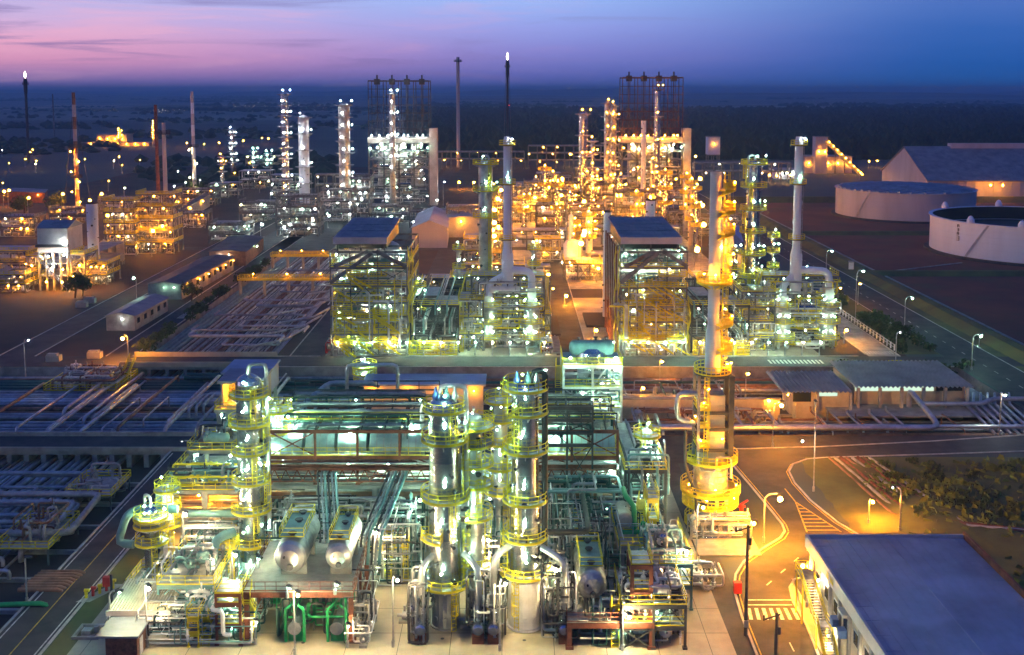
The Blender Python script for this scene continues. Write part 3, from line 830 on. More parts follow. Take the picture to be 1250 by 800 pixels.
def lamp_post(label, x, y, h=9, arm=(1.5, 0), col='amber', group='street lamps along the plant roads', z=0, r=.3, mat='galv', dim=False, name='street_lamp', two=False):
    t = thing(name, label, 'street lamp', (x, y, z), group)
    mb = MB(); mb.path([(x, y, z), (x, y, z + h * .9), (x + arm[0] * .3, y + arm[1] * .3, z + h * .98), (x + arm[0], y + arm[1], z + h)], .11, 7); mb.tube((x, y, z), (x, y, z + .8), .2, 8); mb.build('pole', mat, t)
    mb = MB(); a = Vector((arm[0], arm[1], 0)).normalized() if arm[0] or arm[1] else Vector((1, 0, 0))
    p = Vector((x + arm[0], y + arm[1], z + h)); mb.beam(p - a * .2, p + a * .7, .4, .18); mb.build('lamp_head', 'darksteel', t)
    lamp(t, tuple(p + a * .25 + Vector((0, 0, -r * 1.05 - .1))), col, r, dim)
    return t
# ================================================================ FRONT UNIT (greenish white light)
FU = 'front green lit unit'
Y0 = 147.0
# --- concrete pipe rack with bright deck
xsR = [-36, -27.5, -19.5, -11.5, -3.5, 4.5, 12.5, 20]
frame('pipe_rack', 'long pale concrete pipe rack crossing the front unit under a bright concrete deck', 'pipe rack', xsR, [147, 153.5, 160], [3.2, 6.1, 9.0], 'fireproof', .8, [False, False, True], 0, rails=False, brace=False, seed=4, lamps='green', lamp_r=.13, deckmat='concrete', stairs=False, sub=0)
rng = random.Random(5)
i = 0
for lz in (3.3, 6.2):
    yy = 147.6
    while yy < 159.5:
        r = rng.choice([.14, .2, .26, .34, .42]); m = rng.choice(['pipegrey', 'darksteel', 'piperust', 'darkgreen', 'pipegrey', 'darksteel'])
        a = rng.uniform(-36.5, -20) if rng.random() < .3 else -36.8; b = rng.uniform(5, 20) if rng.random() < .3 else 20.6
        mb = MB(); mb.path([(a, yy, lz + r), (b, yy, lz + r)] if rng.random() < .6 else [(a, yy, lz + r), (b - 3, yy, lz + r), (b - 3, yy, lz + r + 1.5), (b, yy, lz + r + 1.5)], r, 8)
        solo('pipe', mb, m, '%s pipe lying lengthwise on the %s tier of the concrete pipe rack' % (ADJ[m], 'lower' if lz < 5 else 'upper'), 'pipe', 'pipes along the concrete pipe rack')
        yy += r * 2 + rng.uniform(.12, .5)
# left wing of the rack: lower concrete frame, amber lit inside, with slab platforms stepping up
frame('concrete_tower', 'pale concrete table frame at the left end of the pipe rack, amber glow inside', 'concrete frame', [-50, -43.5, -37.2], [146, 153, 160], [3.0, 6.0, 8.6], 'fireproof', .8, [False, False, True], .0, rails=True, brace=False, seed=4, lamps='amber', lamp_r=.2, deckmat='concrete', stairs=False, sub=0)
for q in range(14):
    y = rng.uniform(147, 159); z = rng.choice([3.3, 6.3]); m = rng.choice(['piperust', 'pipegrey', 'pipesilver']); r = rng.uniform(.15, .3)
    mb = MB(); mb.path([(-51, y, z), (-37.4, y, z)], r, 7); solo('cross_pipe', mb, m, '%s pipe crossing the concrete table frame left of the rack' % ADJ[m], 'pipe', 'pipes through the left concrete frame')
def table(label, x0, x1, y0, y1, z, z0=0, slab=.5, mat='concrete', rail='yellow', n=2, leg=.6, name='concrete_platform'):
    t = thing(name, label, 'platform', ((x0 + x1) / 2, y0, z0))
    mb = MB(); mb.box(x0, x1, y0, y1, z - slab, z); s = mb.build('slab', mat, t); s['_o'] = t['_o']
    for a in (x0 + leg, x1 - leg):
        for b in (y0 + leg, y1 - leg):
            mb = MB(); mb.beam((a, b, z0), (a, b, z - slab), leg); mb.build('leg', mat, t)
    if rail: mb = MB(); mb.rail([(x0 + .1, y0 + .1, z), (x1 - .1, y0 + .1, z), (x1 - .1, y1 - .1, z), (x0 + .1, y1 - .1, z)], 1.15, .08, closed=True); mb.build('railing', rail, s)
    return t
t = table('wide railed concrete slab left of the leftmost tall column, second step up', -47.2, -38, 150, 158.5, 13, 8.7)
for p in ((-46, 151, 12.0), (-41, 150.6, 12.0)): lamp(t, p, 'green', .3)
t = table('upper railed concrete slab beside the top of the leftmost tall column', -44.5, -37.5, 155, 162, 17.5, 13.1)
lamp(t, (-43.5, 155.5, 16.6), 'green', .25)
# small penthouse, warm light inside
t = thing('equipment_shelter', 'flat roofed shelter open in front with warm orange light inside', 'shelter', (-41, 157, 17.6))
mb = MB(); mb.box(-44.2, -37.6, 156, 163.5, 21.2, 21.6); mb.build('roof', 'greyroof', t)
mb = MB(); mb.box(-44, -43.7, 157.2, 163, 17.6, 21.2); mb.box(-38, -37.7, 157.2, 163, 17.6, 21.2); mb.box(-43.7, -38, 162.6, 163, 17.6, 21.2); mb.build('wall', 'cream', t)
lamp(t, (-42, 159.2, 20.6), 'amber', .22); lamp(t, (-39.5, 159.2, 20.6), 'amber', .22)
t = thing('cooler_box', 'long grey box duct on the concrete slab behind the leftmost column', 'duct', (-40, 163, 13))
mb = MB(); mb.box(-45.5, -38.5, 164, 172, 17, 20.5); mb.box(-45.8, -38.2, 163.8, 172.2, 20.5, 20.8); mb.build('casing', 'bluegrey', t)
for xx in (-45, -39):
    for yy in (164.5, 171.5): mb = MB(); mb.beam((xx, yy, 0), (xx, yy, 17), .5); mb.build('leg', 'fireproof', t)
# --- air cooler banks on top of the rack
def cooler_bank(label, xs, lampc='green', hoods=4, seed=1, where=''):
    x0, x1 = xs[0], xs[-1]
    frame('cooler_support', label, 'steel frame', xs, [147.2, 154, 161], [11.9, 13.2, 17.0], 'rust', .34, [False, True, False], 0, rails=True, seed=seed, lamps=lampc, lamp_r=.3, z0=9.05, stairs=False, sub=0)
    w = (x1 - x0) / hoods
    for k in range(hoods):
        a, b = x0 + w * k + .25, x0 + w * (k + 1) - .25
        t = thing('air_cooler', 'teal air cooler hood with sloping front %s' % where, 'air cooler', ((a + b) / 2, 148.6, 13.3), 'air cooler hoods on the pipe rack')
        pr = [(148.4, 13.32), (148.45, 14.3), (148.9, 15.2), (149.7, 15.8), (150.8, 16.0), (160, 16.0), (160.5, 13.32)]
        mb = MB(); mb.add([(a, y_, z_) for y_, z_ in pr] + [(b, y_, z_) for y_, z_ in pr], [(q, q + 7, q + 8, q + 1) for q in range(6)], True); mb.add([(a, y_, z_) for y_, z_ in pr], [tuple(range(7))]); mb.add([(b, y_, z_) for y_, z_ in pr], [tuple(range(7))[::-1]]); mb.build('hood', 'hoodmetal', t)
        for yy in (152.3, 157): 
            mb = MB(); mb.lathe([(w * .36, 0), (w * .36, .7), (w * .33, .7), (w * .33, .1), (.1, .1)], ((a + b) / 2, yy, 16.0), 14, smooth=False); mb.build('fan_ring', 'galv', t)
        for q in (.25, .5, .75):
            mb = MB(); xx = a + (b - a) * q; [mb.beam((xx, u0, v0), (xx, u1, v1), .1, .06) for u0, v0, u1, v1 in ((148.39, 13.35, 148.43, 14.3), (148.43, 14.3, 148.88, 15.22), (148.88, 15.22, 149.7, 15.83), (149.7, 15.83, 150.8, 16.02))]; mb.build('rib', 'galv', t)
    r = random.Random(seed)
    for k in range(16):
        yy = 146.7 + (k % 4) * .5; zz = 9.7 + (k // 4) * .85 + r.uniform(-.1, .15); rr_ = r.uniform(.08, .2); m = r.choice(['darksteel', 'pipegrey', 'rust', 'pipesilver']); a = x0 + r.uniform(-.6, 5) * (k % 3 == 0); b = x1 - r.uniform(-.6, 5) * (k % 3 == 1)
        mb = MB(); mb.path([(a, yy, zz), (b, yy, zz), (b, yy, zz - .8)], rr_, 7); solo('cooler_pipe', mb, m, '%s pipe under the cooler walkway %s' % (ADJ[m], where), 'pipe', 'pipes under the cooler walkways')
    t = thing('truss', 'rusty zigzag truss along the front of the cooler bank %s' % where, 'truss', ((x0 + x1) / 2, 147, 9.6)); mb = MB(); q = x0
    for zz in (9.7, 11.4): mb.beam((x0, 146.5, zz), (x1, 146.5, zz), .18)
    while q < x1 - 1: mb.beam((q, 146.5, 9.7), (q + .8, 146.5, 11.4), .13); mb.beam((q + .8, 146.5, 11.4), (q + 1.6, 146.5, 9.7), .13); q += 1.6
    mb.build('lattice', 'rust', t)
    yy = 147.4; k = 0
    while yy < 166:
        rr_ = r.uniform(.09, .26); zz = 17.1 + rr_ + r.choice([0, .5, 1.1]); m = r.choice(['darkgreen', 'pipegrey', 'pipesilver', 'darksteel'])
        a = x0 + r.uniform(-.5, 6) * (r.random() < .5); b = x1 + r.uniform(-5, .8)
        mb = MB(); mb.path([(a, yy, zz - 1.6), (a, yy, zz), (b, yy, zz), (b, yy, zz - 1.6)], rr_, 7)
        solo('header_pipe', mb, m, '%s header pipe atop the cooler bank %s' % (ADJ[m], where), 'pipe', 'header pipes over the cooler banks'); yy += r.uniform(.8, 1.5)
    t = thing('walkway', 'dark steel walkway grid over the cooler bank %s' % where, 'walkway', ((x0 + x1) / 2, 155, 17))
    mb = MB()
    for k in range(8): xx = x0 + (x1 - x0) * k / 7; mb.beam((xx, 147, 17.2), (xx, 166, 17.2), .16, .3)
    for yy in (148.5, 152, 157, 160.5, 165.5): mb.beam((x0, yy, 19.0), (x1, yy, 19.0), .12, .2); mb.beam((x0, yy, 18.3), (x1, yy, 18.3), .08)
    for k in range(8):
        for yy in (148.5, 157, 165.5): xx = x0 + (x1 - x0) * k / 7; mb.beam((xx, yy, 17), (xx, yy, 19.0), .12)
    mb.build('grid', 'darksteel', t)
    mb = MB(); mb.rail([(x0, 151, 17.3), (x1, 151, 17.3)], 1.1, .07); mb.rail([(x0, 158.5, 17.3), (x1, 158.5, 17.3)], 1.1, .07); mb.build('railing', 'yellow', t)
    for xx in (x0 + 2, (x0 + x1) / 2, x1 - 2): lamp(t, (xx, 153, 19.6), lampc, .13)
cooler_bank('rusty steel frame carrying the long left bank of teal air coolers', [-34.5, -28, -22, -16, -11.5], seed=2, hoods=5, where='left of the middle tall column')
cooler_bank('rusty steel frame carrying the short right bank of teal air coolers', [3.2, 8.5, 15], seed=5, hoods=3, where='right of the third tall column')
# dark lattice tiers right of the third column
t = frame('lattice_tower', 'dark blue green steel lattice in four tiers before the pale reactor tower', 'steel frame', [4.6, 7.8, 11.4], [146.6, 151], [15.2, 17.0, 18.8, 20.6], 'darksteel', .26, False, rails=False, brace=True, z0=9.05, seed=3, stairs=False, sub=0)
for z in (18.9, 20.7):
    mb = MB(); mb.rail([(4.6, 146.4, z), (11.4, 146.4, z)], 1.1, .09); mb.build('railing', 'darksteel', t)
# reactor tower in pale scaffold behind
SC = 'pale scaffold of the squat reactor tower with railed landings'
t = frame('reactor_scaffold', SC, 'scaffold tower', [8.0, 12.5, 17.0], [161.5, 165.5, 169.5], [5, 9, 12.4, 15.8, 19.2, 22.6], 'white', .34, True, .3, seed=6, lamps='green', lamp_r=.32, deckmat='teal', stairs=True)
column('wide silver reactor standing inside the pale scaffold tower', 12.6, 165.4, 0, 23.2, 2.5, 'clad', cat='reactor', name='reactor', plats=(), n=24)
for z, s, w_ in ((9.1, 1, 'lowest'), (12.5, 2, 'second'), (15.9, 3, 'third'), (19.3, 4, 'top')): clutter('on the %s landing of the pale scaffold tower' % w_, 8.2, 16.8, 161.6, 164, z, 3.2, 50 + s, 0, 1, 7, ('white', 'teal'), ('white', 'teal', 'pipesilver'))
t = drum('teal horizontal drum on top of the pale scaffold tower', (12.6, 165, 24.6), 1.2, 6, 'x', 'teal', saddle=22.7)
for p in ((9, 160.6, 24), (16, 160.6, 24), (12.5, 160.4, 17)): lamp(t, p, 'green', .25)
# --- the three tall columns
def zy(py, y): return zat(py, y)
def slimp(P): return [(a, b, c, d * .70) for a, b, c, d in P]
F = (0, 2 * PI)
Y1 = 138.0; X1 = xat(306.5, Y1, 12)
column('tall silver domed column with yellow ring platforms, leftmost of the three', X1, Y1, 0, zy(468, Y1), 1.68, 'clad', 2.2, plats=slimp([(zy(703, Y1), *F, 1.35), (zy(662, Y1), -PI, -.9, 1.4), (zy(622, Y1), -2.8, .3, 1.4), (zy(587, Y1), *F, 1.25), (zy(551, Y1), *F, 1.2), (zy(517, Y1), *F, 1.5), (zy(482, Y1), *F, 1.35)]), lamp_r=.2, pipe=(.2, .28, 6), group='tall columns of the front unit', thick=.08)
Y2 = 124.5; X2 = xat(543.5, Y2, 12)
column('tall silver column with flat dark top platform and pipes, middle of the three', X2, Y2, 0, zy(497, Y2), 1.92, 'clad', zy(713, Y2), skirt_r=1.7, plats=slimp([(zy(711, Y2), *F, 1.7), (zy(655, Y2), -PI, -1.7, 1.5), (zy(607, Y2), *F, 1.5), (zy(537, Y2), *F, 1.3), (zy(500, Y2), *F, 1.0)]), lamp_r=.2, group='tall columns of the front unit', thick=.08, railmat='yellow')
Y3 = 124.5; X3 = xat(641, Y3, 12)
column('tall silver column on white skirt with black overhead pipe, rightmost of the three', X3, Y3, 0, zy(478, Y3), 1.84, 'clad', zy(705, Y3), skirtmat='white', skirt_r=2.05, plats=slimp([(zy(697, Y3), -2.9, .9, 1.9), (zy(655, Y3), *F, 1.3), (zy(610, Y3), *F, 1.3), (zy(549, Y3), *F, 1.7), (zy(503, Y3), -2.2, .2, 1.6), (zy(474, Y3), *F, 1.6)]), lamp_r=.2, r2=1.62, r2z=zy(600, Y3), group='tall columns of the front unit', thick=.08)
for (x, y, r, pm, zt, lab, mt) in ((X3 + .9, Y3 - .3, .38, X3 + 2.35, zy(478, Y3), 'thick black pipe looping over the rightmost tall column and down its side', 'black'), (X2 - .6, Y2, .3, X2 + 2.6, zy(497, Y2), 'silver pipe looping off the flat top of the middle tall column', 'pipesilver')):
    mb = MB(); mb.path([(x, y, zt), (x, y, zt + 2.6), (pm, y, zt + 2.6), (pm, y, zt - 1), (pm, y, 8 if mt == 'black' else 15)], r, 10); solo('overhead_pipe', mb, mt, lab, 'pipe')
# relief valves and small gear on top of columns
for (x, y, z, nm) in ((X2, Y2, zy(497, Y2), 'middle'), (X3, Y3, zy(478, Y3), 'rightmost')):
    for k, (dx, m) in enumerate(((-1.0, 'bluepaint'), (.3, 'teal'), (1.3, 'pipesilver'))):
        mb = MB(); mb.tube((x + dx, y - .5, z + .3), (x + dx, y - .5, z + 1.2), .22, 8); mb.lathe([(.42, 0), (.42, .3), (.25, .8), (.12, 1.4), (.02, 1.45)], (x + dx, y - .5, z + 1.2), 10)
        solo('relief_valve', mb, m, '%s bell shaped relief valve on top of the %s tall column' % (ADJ[m], nm), 'valve')
# slim companion columns
column('slim companion column behind the middle tall column, thick with yellow ladders', X2 + 3.4, Y2 + 2.5, 0, zy(520, Y2), 1.05, 'dullclad', 2, plats=[(zy(700, Y2), -PI, .3, 1.2), (zy(640, Y2), -2, 1.2, 1.3), (zy(600, Y2), -2, 1.2, 1.4), (zy(575, Y2), -2.2, 1.0, 1.4), (zy(550, Y2), -2, 1.2, 1.5), (zy(528, Y2), -2, 1.4, 1.6)], lamp_r=.11)
column('slim pale column left of the rightmost tall column with green lit landings', xat(611, 140, 15), 140, 0, zy(492, 140), .95, 'dullclad', 2, plats=[(zy(600, 140), -PI, .3, 1.3), (zy(570, 140), -PI, .3, 1.3), (zy(540, 140), -PI, .3, 1.3), (zy(512, 140), -PI, .3, 1.4), (zy(490, 140), *F, 1.2)], lamp_r=.11)
column('short pale column right of the leftmost tall column topped by a caged platform', xat(336, 150, 18), 150, 9, zy(505, 150), 1.1, 'white', .5, plats=[(zy(560, 150), *F, 1.2), (zy(527, 150), *F, 1.2), (zy(501, 150), *F, 1.4)], lamp_r=.22)
# big silver bends beside the coolers
for lab, pts, r, m in (('fat blue grey pipe climbing behind the leftmost column', [(-31.5, 156, 15), (-31.5, 157, 17.8), (-29, 165, 18.8), (-22, 165, 18.8), (-22, 170, 17)], .42, 'pipeblue'),
                       ('silver loop pipe standing above the left cooler bank', [(-26, 164, 18), (-26, 164, 22), (-18, 164, 22), (-18, 164, 18)], .3, 'pipesilver'),
                       ('silver double bend pipe left of the middle tall column', [(-13, 150, 17.5), (-13, 150, 20), (-9.8, 147, 20), (-9.8, 147, 12)], .34, 'pipesilver'),
                       ('thick teal pipe elbow at the left edge of the front unit', [(-44.5, 137, 9.5), (-50, 137, 9.5), (-51, 136, 9), (-52.3, 136, 5.2), (-50, 135.6, 5.2)], .55, 'teal'),
                       ('thick teal pipe crossing before the concrete rack at the leftmost column', [(-45, 143, 6.4), (-37, 143, 6.4), (-37, 143, 1)], .5, 'teal'),
                       ('black horizontal pipe from the rightmost tall column toward the rack', [(3.2, 128, 10.2), (9.6, 128, 10.2), (9.6, 140, 10.2)], .35, 'black'),
                       ('silver goose neck pipe beside the skirt of the rightmost column', [(-2.2, 123.5, .8), (-2.2, 123.5, 9), (.2, 123.9, 10.6)], .42, 'pipesilver'),
                       ('tall silver riser pipe right of the rightmost column', [(6.2, 121, .8), (6.2, 121, 9.5), (3.6, 123, 10.4)], .42, 'pipesilver'),
                       ('silver riser pipe at the left foot of the middle tall column', [(-10.8, 122, .8), (-10.8, 122, 8.5), (-9.5, 123.5, 9.2)], .4, 'pipesilver'),
                       ('silver riser pipe at the right foot of the middle tall column', [(-4.0, 121.5, .8), (-4.0, 121.5, 8.5), (-5.8, 123.5, 9.4)], .4, 'pipesilver'),
                       ('large s shaped teal pipe curling off the leftmost column', [(-36, 133, 8), (-38, 131, 8), (-38, 129, 3), (-40, 127, 3), (-40, 127, 1.2), (-36, 126, 1.2)], .6, 'teal')):
    mb = MB(); mb.path(pts, r, 12); solo('pipe_bend', mb, m, lab, 'pipe')
for x, lab in ((-10.8, 'left of the middle tall column'), (-4.0, 'right of the middle tall column'), (-2.2, 'left of the white column skirt'), (6.2, 'right of the white column skirt')):
    t = thing('reboiler', 'silver reboiler end on rusty base ' + lab, 'heat exchanger', (x, 119.8, 0), 'reboilers at the column feet')
    mb = MB(); mb.drum((x, 121, 1.9), .75, 3, 'y', 14); mb.lathe([(.95, -.1), (.95, .1)], (x, 119.4, 1.9), 14, 'y', False); mb.build('shell', 'clad', t)
    mb = MB(); mb.box(x - .7, x + .7, 119.6, 122.2, 0, 1.3); mb.build('base', 'rust', t)
    pipework('bundle of thin silver risers and valves ' + lab, (x - 1.4, x + 1.4, 119.5, 124, .3, 7.5), 9, int(x * 10) + 200, ('pipesilver', 'pipegrey', 'white', 'darksteel'), (.06, .17), seg=(3, 7))
for k, (px, py, h) in enumerate(((640, 500, 5),)): pass
# thick bundles of slanting pipes running from rack to equipment
for nm, xa, xb, za, zb, ya, yb in (('left', -27.5, -25, 10, 4, 150, 132), ('right', -17.5, -19.5, 10, 4.5, 150, 131)):
    for k in range(6):
        r = .14 + .04 * (k % 3); mb = MB(); mb.path([(xa + k * .5, ya, za + 1), (xa + k * .5, ya - 4, za + 1), (xb + k * .5, yb + 2, zb + 3), (xb + k * .5, yb, zb)], r, 7)
        solo('pipe', mb, ('darksteel', 'pipegrey', 'teal')[k % 3], 'slanting %s pipe in the %s bundle running down before the rack' % (ADJ[('darksteel', 'pipegrey', 'teal')[k % 3]], nm), 'pipe', 'slanting pipe bundles')

clutter('on the second step slab left of rack', -46.5, -39, 150.5, 157, 13, 3.5, 611, 1, 2, 10, ('white', 'clad', 'teal'), ('teal', 'pipegrey', 'darksteel'))
clutter('on the lowest slab of left concrete table', -49, -38, 146.5, 150, 8.7, 3.5, 612, 2, 3, 16, ('white', 'clad', 'teal'), ('teal', 'pipegrey', 'darksteel', 'yellow'))
# ---------------------------------------------------------------- brown steel tables with drums
def brown_table(label, x0, x1, y0, y1, z, xs=None, second=None, seed=1, w=.55):
    t = thing('equipment_table', label, 'platform', ((x0 + x1) / 2, y0, 0))
    for x in (xs or [x0 + .3, x1 - .3]):
        for y in (y0 + .3, (y0 + y1) / 2, y1 - .3):
            mb = MB(); mb.beam((x, y, 0), (x, y, z - .5), w); mb.beam((x, y, 0), (x, y, .4), w * 1.7); mb.build('leg', 'rust', t)
    mb = MB(); mb.box(x0, x1, y0 - .1, y0 + .3, z - .75, z - .12); mb.box(x0, x1, y1 - .3, y1, z - .75, z - .12)
    for k in range(5): xx = x0 + .2 + (x1 - x0 - .4) * k / 4; mb.beam((xx, y0 + .3, z - .4), (xx, y1 - .3, z - .4), .3, .5)
    mb.build('beams', 'rust', t)
    mb = MB(); mb.box(x0, x1, y0, y1, z - .1, z); d = mb.build('deck', 'concrete', t); d['_o'] = t['_o']
    mb = MB(); mb.rail([(x0, y0, z), (x1, y0, z), (x1, y1, z)], 1.15, .055, 1.2); mb.rail([(x0, y0, z), (x0, y1, z)], 1.15, .055); mb.build('railing', 'rust', d)
    return t
za = zat(722, 120)
bx0, bx1 = xat(297, 120, za), xat(431, 120, za)
brown_table('rust brown table carrying two end on silver drums, left of the middle column', bx0, bx1, 120, 134, za)
drum('larger silver drum with mirror bright end on the left rust brown table', (xat(357, 124, za + 3.4), 127.4, za + 2.95), 1.95, 9, 'y', 'dullclad', rail=True, saddle=za, n=24)
drum('smaller silver drum with brownish end on the left rust brown table', (xat(415, 124, za + 3.4), 127.4, za + 3.0), 1.6, 9, 'y', 'dullclad', rail=True, saddle=za, n=24)
for p in ((bx0 + 5.3, 119.4, za + 1.1), (bx1 - 2, 119.2, za + 1.6), (bx0 + 1, 123, za + 3)): 
    t = lamp_post('small bulkhead lamp on a short stem at the rust brown drum table', p[0], p[1], 1.6, (.2, -.2), 'green', 'bulkhead lamps at the drum table', z=p[2] - 1.6, r=.13)
# ladder cage tower at its left
frame('stair_tower', 'slim rust brown stair tower with yellow landings at the left drum table', 'stair tower', [bx0 - 3.1, bx0 - .3], [119.5, 122.5], [2.6, 5.2, za], 'rust', .28, True, 0, brace=False, seed=3, lamps='green', lamp_r=.14, sub=1)
for k, (x, c) in enumerate(((xat(362, 121, 2), 'left'), (xat(413, 121, 2), 'right'))):
    t = thing('cooler_exchanger', 'bright green framed water cooler under the drum table, %s one' % c, 'heat exchanger', (x, 121, 0))
    mb = MB(); mb.tube((x, 119.8, 1.9), (x, 126, 1.9), .62, 14); mb.tube((x, 119.7, 1.9), (x, 119.8, 1.9), .8, 14); mb.build('shell', 'galv' if k == 0 else 'dullclad', t)
    for dx in (-1.1, 1.1):
        mb = MB(); mb.path([(x + dx, 120, .2), (x + dx, 120, 4.2), (x + dx * .4, 120, 4.6), (x + dx * .3, 124, 4.6)], .19, 8); mb.build('header_pipe', 'green', t)
    mb = MB(); mb.box(x - .8, x + .8, 120.4, 121, 0, 1.3); mb.box(x - .8, x + .8, 124.4, 125, 0, 1.3); mb.build('saddle', 'green', t)
pipework('tangle of bright green pipes under the left drum table', (bx0 + 3, bx1 - 1, 120.5, 128, .4, za - 1), 11, 31, ('green', 'darkgreen', 'darksteel', 'green'), (.1, .24), 7)
pipework('tangle of grey pipes beside the right leg of the left drum table', (bx1 - 1, bx1 + 2.2, 119, 127, .4, za), 14, 32, ('pipesilver', 'pipegrey', 'white', 'darksteel'), (.06, .16), 6)
lamp_post('white upright marker lamp under the left drum table', bx0 + 1.4, 119.6, 3.2, (.1, -.1), 'warm', None, r=.14)
lamp_post('white upright marker lamp at the right leg of the left drum table', bx1 - .6, 119, 3.0, (.1, -.1), 'warm', None, r=.14)
# right table (portal) and concrete structure behind
zb = zat(757, 119)
rx0, rx1 = xat(692, 119, zb), xat(798, 119, zb)
brown_table('rust brown portal table at the lower right of the front unit', rx0, rx1, 118.5, 131, zb, seed=2)
zc = zb + 3.0
drum('silver drum with bright glossy end on the right rust brown table', (xat(723, 121, zb + 2.6), 126.2, zb + 2.9), 1.8, 8.4, 'y', 'dullclad', rail=True, saddle=zb, n=24)
frame('steel_portal', 'tall rust brown portal frame around the white drum on the right table', 'steel portal', [xat(771, 119.5, zb + 3), xat(794, 119.5, zb + 3)], [119.2, 123], [zb + 3.6, zb + 6.6], 'rust', .45, [True, True], 0, brace=False, seed=3, z0=zb + .02, stairs=False, rails=True, sub=1)
for s_, (px, py, pz) in enumerate(((782, 121, .1), (760, 124, .1))):
    vessel('small pale vessel in yellow rails on the right brown table', xat(px, py, zb + 2), py, zb, zb + 3, .8, 'white', 'small vessels on the right table')
t = table('pale concrete block table behind the right drum, strongly lit on top', xat(752, 134, 8), xat(788, 134, 8), 131.5, 142, zat(665, 132), 0, .6, rail='yellow')
t = thing('condenser', 'green and white condenser standing on the pale concrete block table', 'condenser', (xat(762, 137, 9), 137, zat(665, 132)))
mb = MB(); q = zat(665, 132); xx = xat(762, 137, 9); mb.drum((xx, 138, q + 1.6), 1.1, 4, 'y', 14); mb.build('shell', 'cream', t)
mb = MB(); mb.path([(xx + 1.2, 136, q + .3), (xx + 1.2, 136, q + 3.6), (xx + .2, 137, q + 4.4), (xx + .2, 140, q + 4.4)], .35, 8); mb.path([(xx - .6, 134.5, q + .6), (xx + 2.2, 134.5, q + .6), (xx + 2.2, 134.5, q + 2)], .3, 8); mb.build('pipe', 'green', t)
frame('access_frame_tower', 'yellow railed access tower at the right end of the concrete rack', 'access tower', [xat(786, 140, 6), xat(798, 140, 6)], [136, 140], [2.8, 5.6, 8.4, 11.2], 'yellow', .2, True, 0, brace=True, seed=8, lamps='green', lamp_r=.18, sub=1)
pipework('tangle of grey and green pipes between the right drum and the white skirt', (xat(660, 124, 4), xat(692, 124, 4), 119, 134, .4, 8.5), 40, 41, ('pipegrey', 'pipesilver', 'teal', 'darksteel', 'white'), (.06, .2), 6)
pipework('tall grey pipes standing before the right half of the rack', (4, 19, 140, 146.5, .5, 11), 34, 42, ('pipegrey', 'teal', 'pipesilver', 'darkgreen'), (.1, .3), 7)
pipework('tall grey pipes standing before the left half of the rack', (-33, -12, 140, 146.5, .5, 8.5), 30, 43, ('pipegrey', 'teal', 'pipesilver', 'darkgreen'), (.1, .25), 7)
# --- right edge skids
frame('pipe_skid', 'crowded pipe skid with yellow rails at the lower right corner of the pad', 'skid', [12.8, 16.5, 20.2], [118.6, 123, 127], [2.8, 5.4], 'darksteel', .3, [True, True], .35, seed=12, lamps='green', lamp_r=.16, sub=1.2)
for z, s, w_ in ((0, 1, 'ground level'), (2.8, 2, 'middle level'), (5.4, 3, 'top')):
    clutter('%s of corner pipe skid' % w_, 13, 20, 119, 126, z, 2.6, 60 + s, 2, 2, 13, ('clad', 'white', 'dullclad'), ('pipesilver', 'pipegrey', 'white', 'darksteel'))
frame('pipe_skid', 'narrow yellow railed skid along the right edge of the pad', 'skid', [16.5, 19.5, 22.5], [128, 134, 140], [3.2, 6.0], 'teal', .25, True, .3, seed=14, lamps='green', lamp_r=.16, sub=1.2)
for z, s, w_ in ((0, 1, 'ground level'), (3.2, 2, 'deck'), (6, 3, 'upper deck')):
    clutter('%s of narrow right skid' % w_, 16.7, 22, 128.5, 139, z, 2.8, 70 + s, 1, 2, 11, ('white', 'clad', 'teal'), ('teal', 'pipegrey', 'white', 'pipesilver'))
# dark pipe rack running towards the camera at right end
frame('pipe_rack', 'dark narrow pipe rack stepping up beside the orange heater', 'pipe rack', [15.5, 18.2, 21], [141, 145.5, 150, 156, 162], [4, 7.5, 10.5, 13.4], 'darksteel', .35, [False, False, False, True], .6, seed=15, lamps='green', lamp_r=.2, lampevery=2, stairs=False, sub=1.4)
for k in range(12):
    z = (4.2, 7.7, 10.7, 13.6)[k % 4]; x = 15.8 + (k // 4) * 1.6 + rng.uniform(0, .8); r = rng.uniform(.14, .26); m = ('darksteel', 'pipegrey', 'teal')[k % 3]
    mb = MB(); mb.path([(x, 140.5, z - 3), (x, 140.5, z + r), (x, 162, z + r)], r, 7); solo('pipe', mb, m, '%s pipe on the dark narrow rack beside the orange heater' % ADJ[m], 'pipe', 'pipes on the narrow rack')
pipework('dark pipe clutter on top of the narrow rack by the heater', (15.5, 22, 141, 150, 9, 15), 14, 45, ('darksteel', 'teal', 'pipegrey'), (.08, .2))
column('short pale vessel column between scaffold tower and orange heater', 19.4, 149, 0, 16, .8, 'white', 2, plats=[(8, *F, 1.1), (12, *F, 1.2), (15.6, *F, 1.2)], lamp_r=.2)
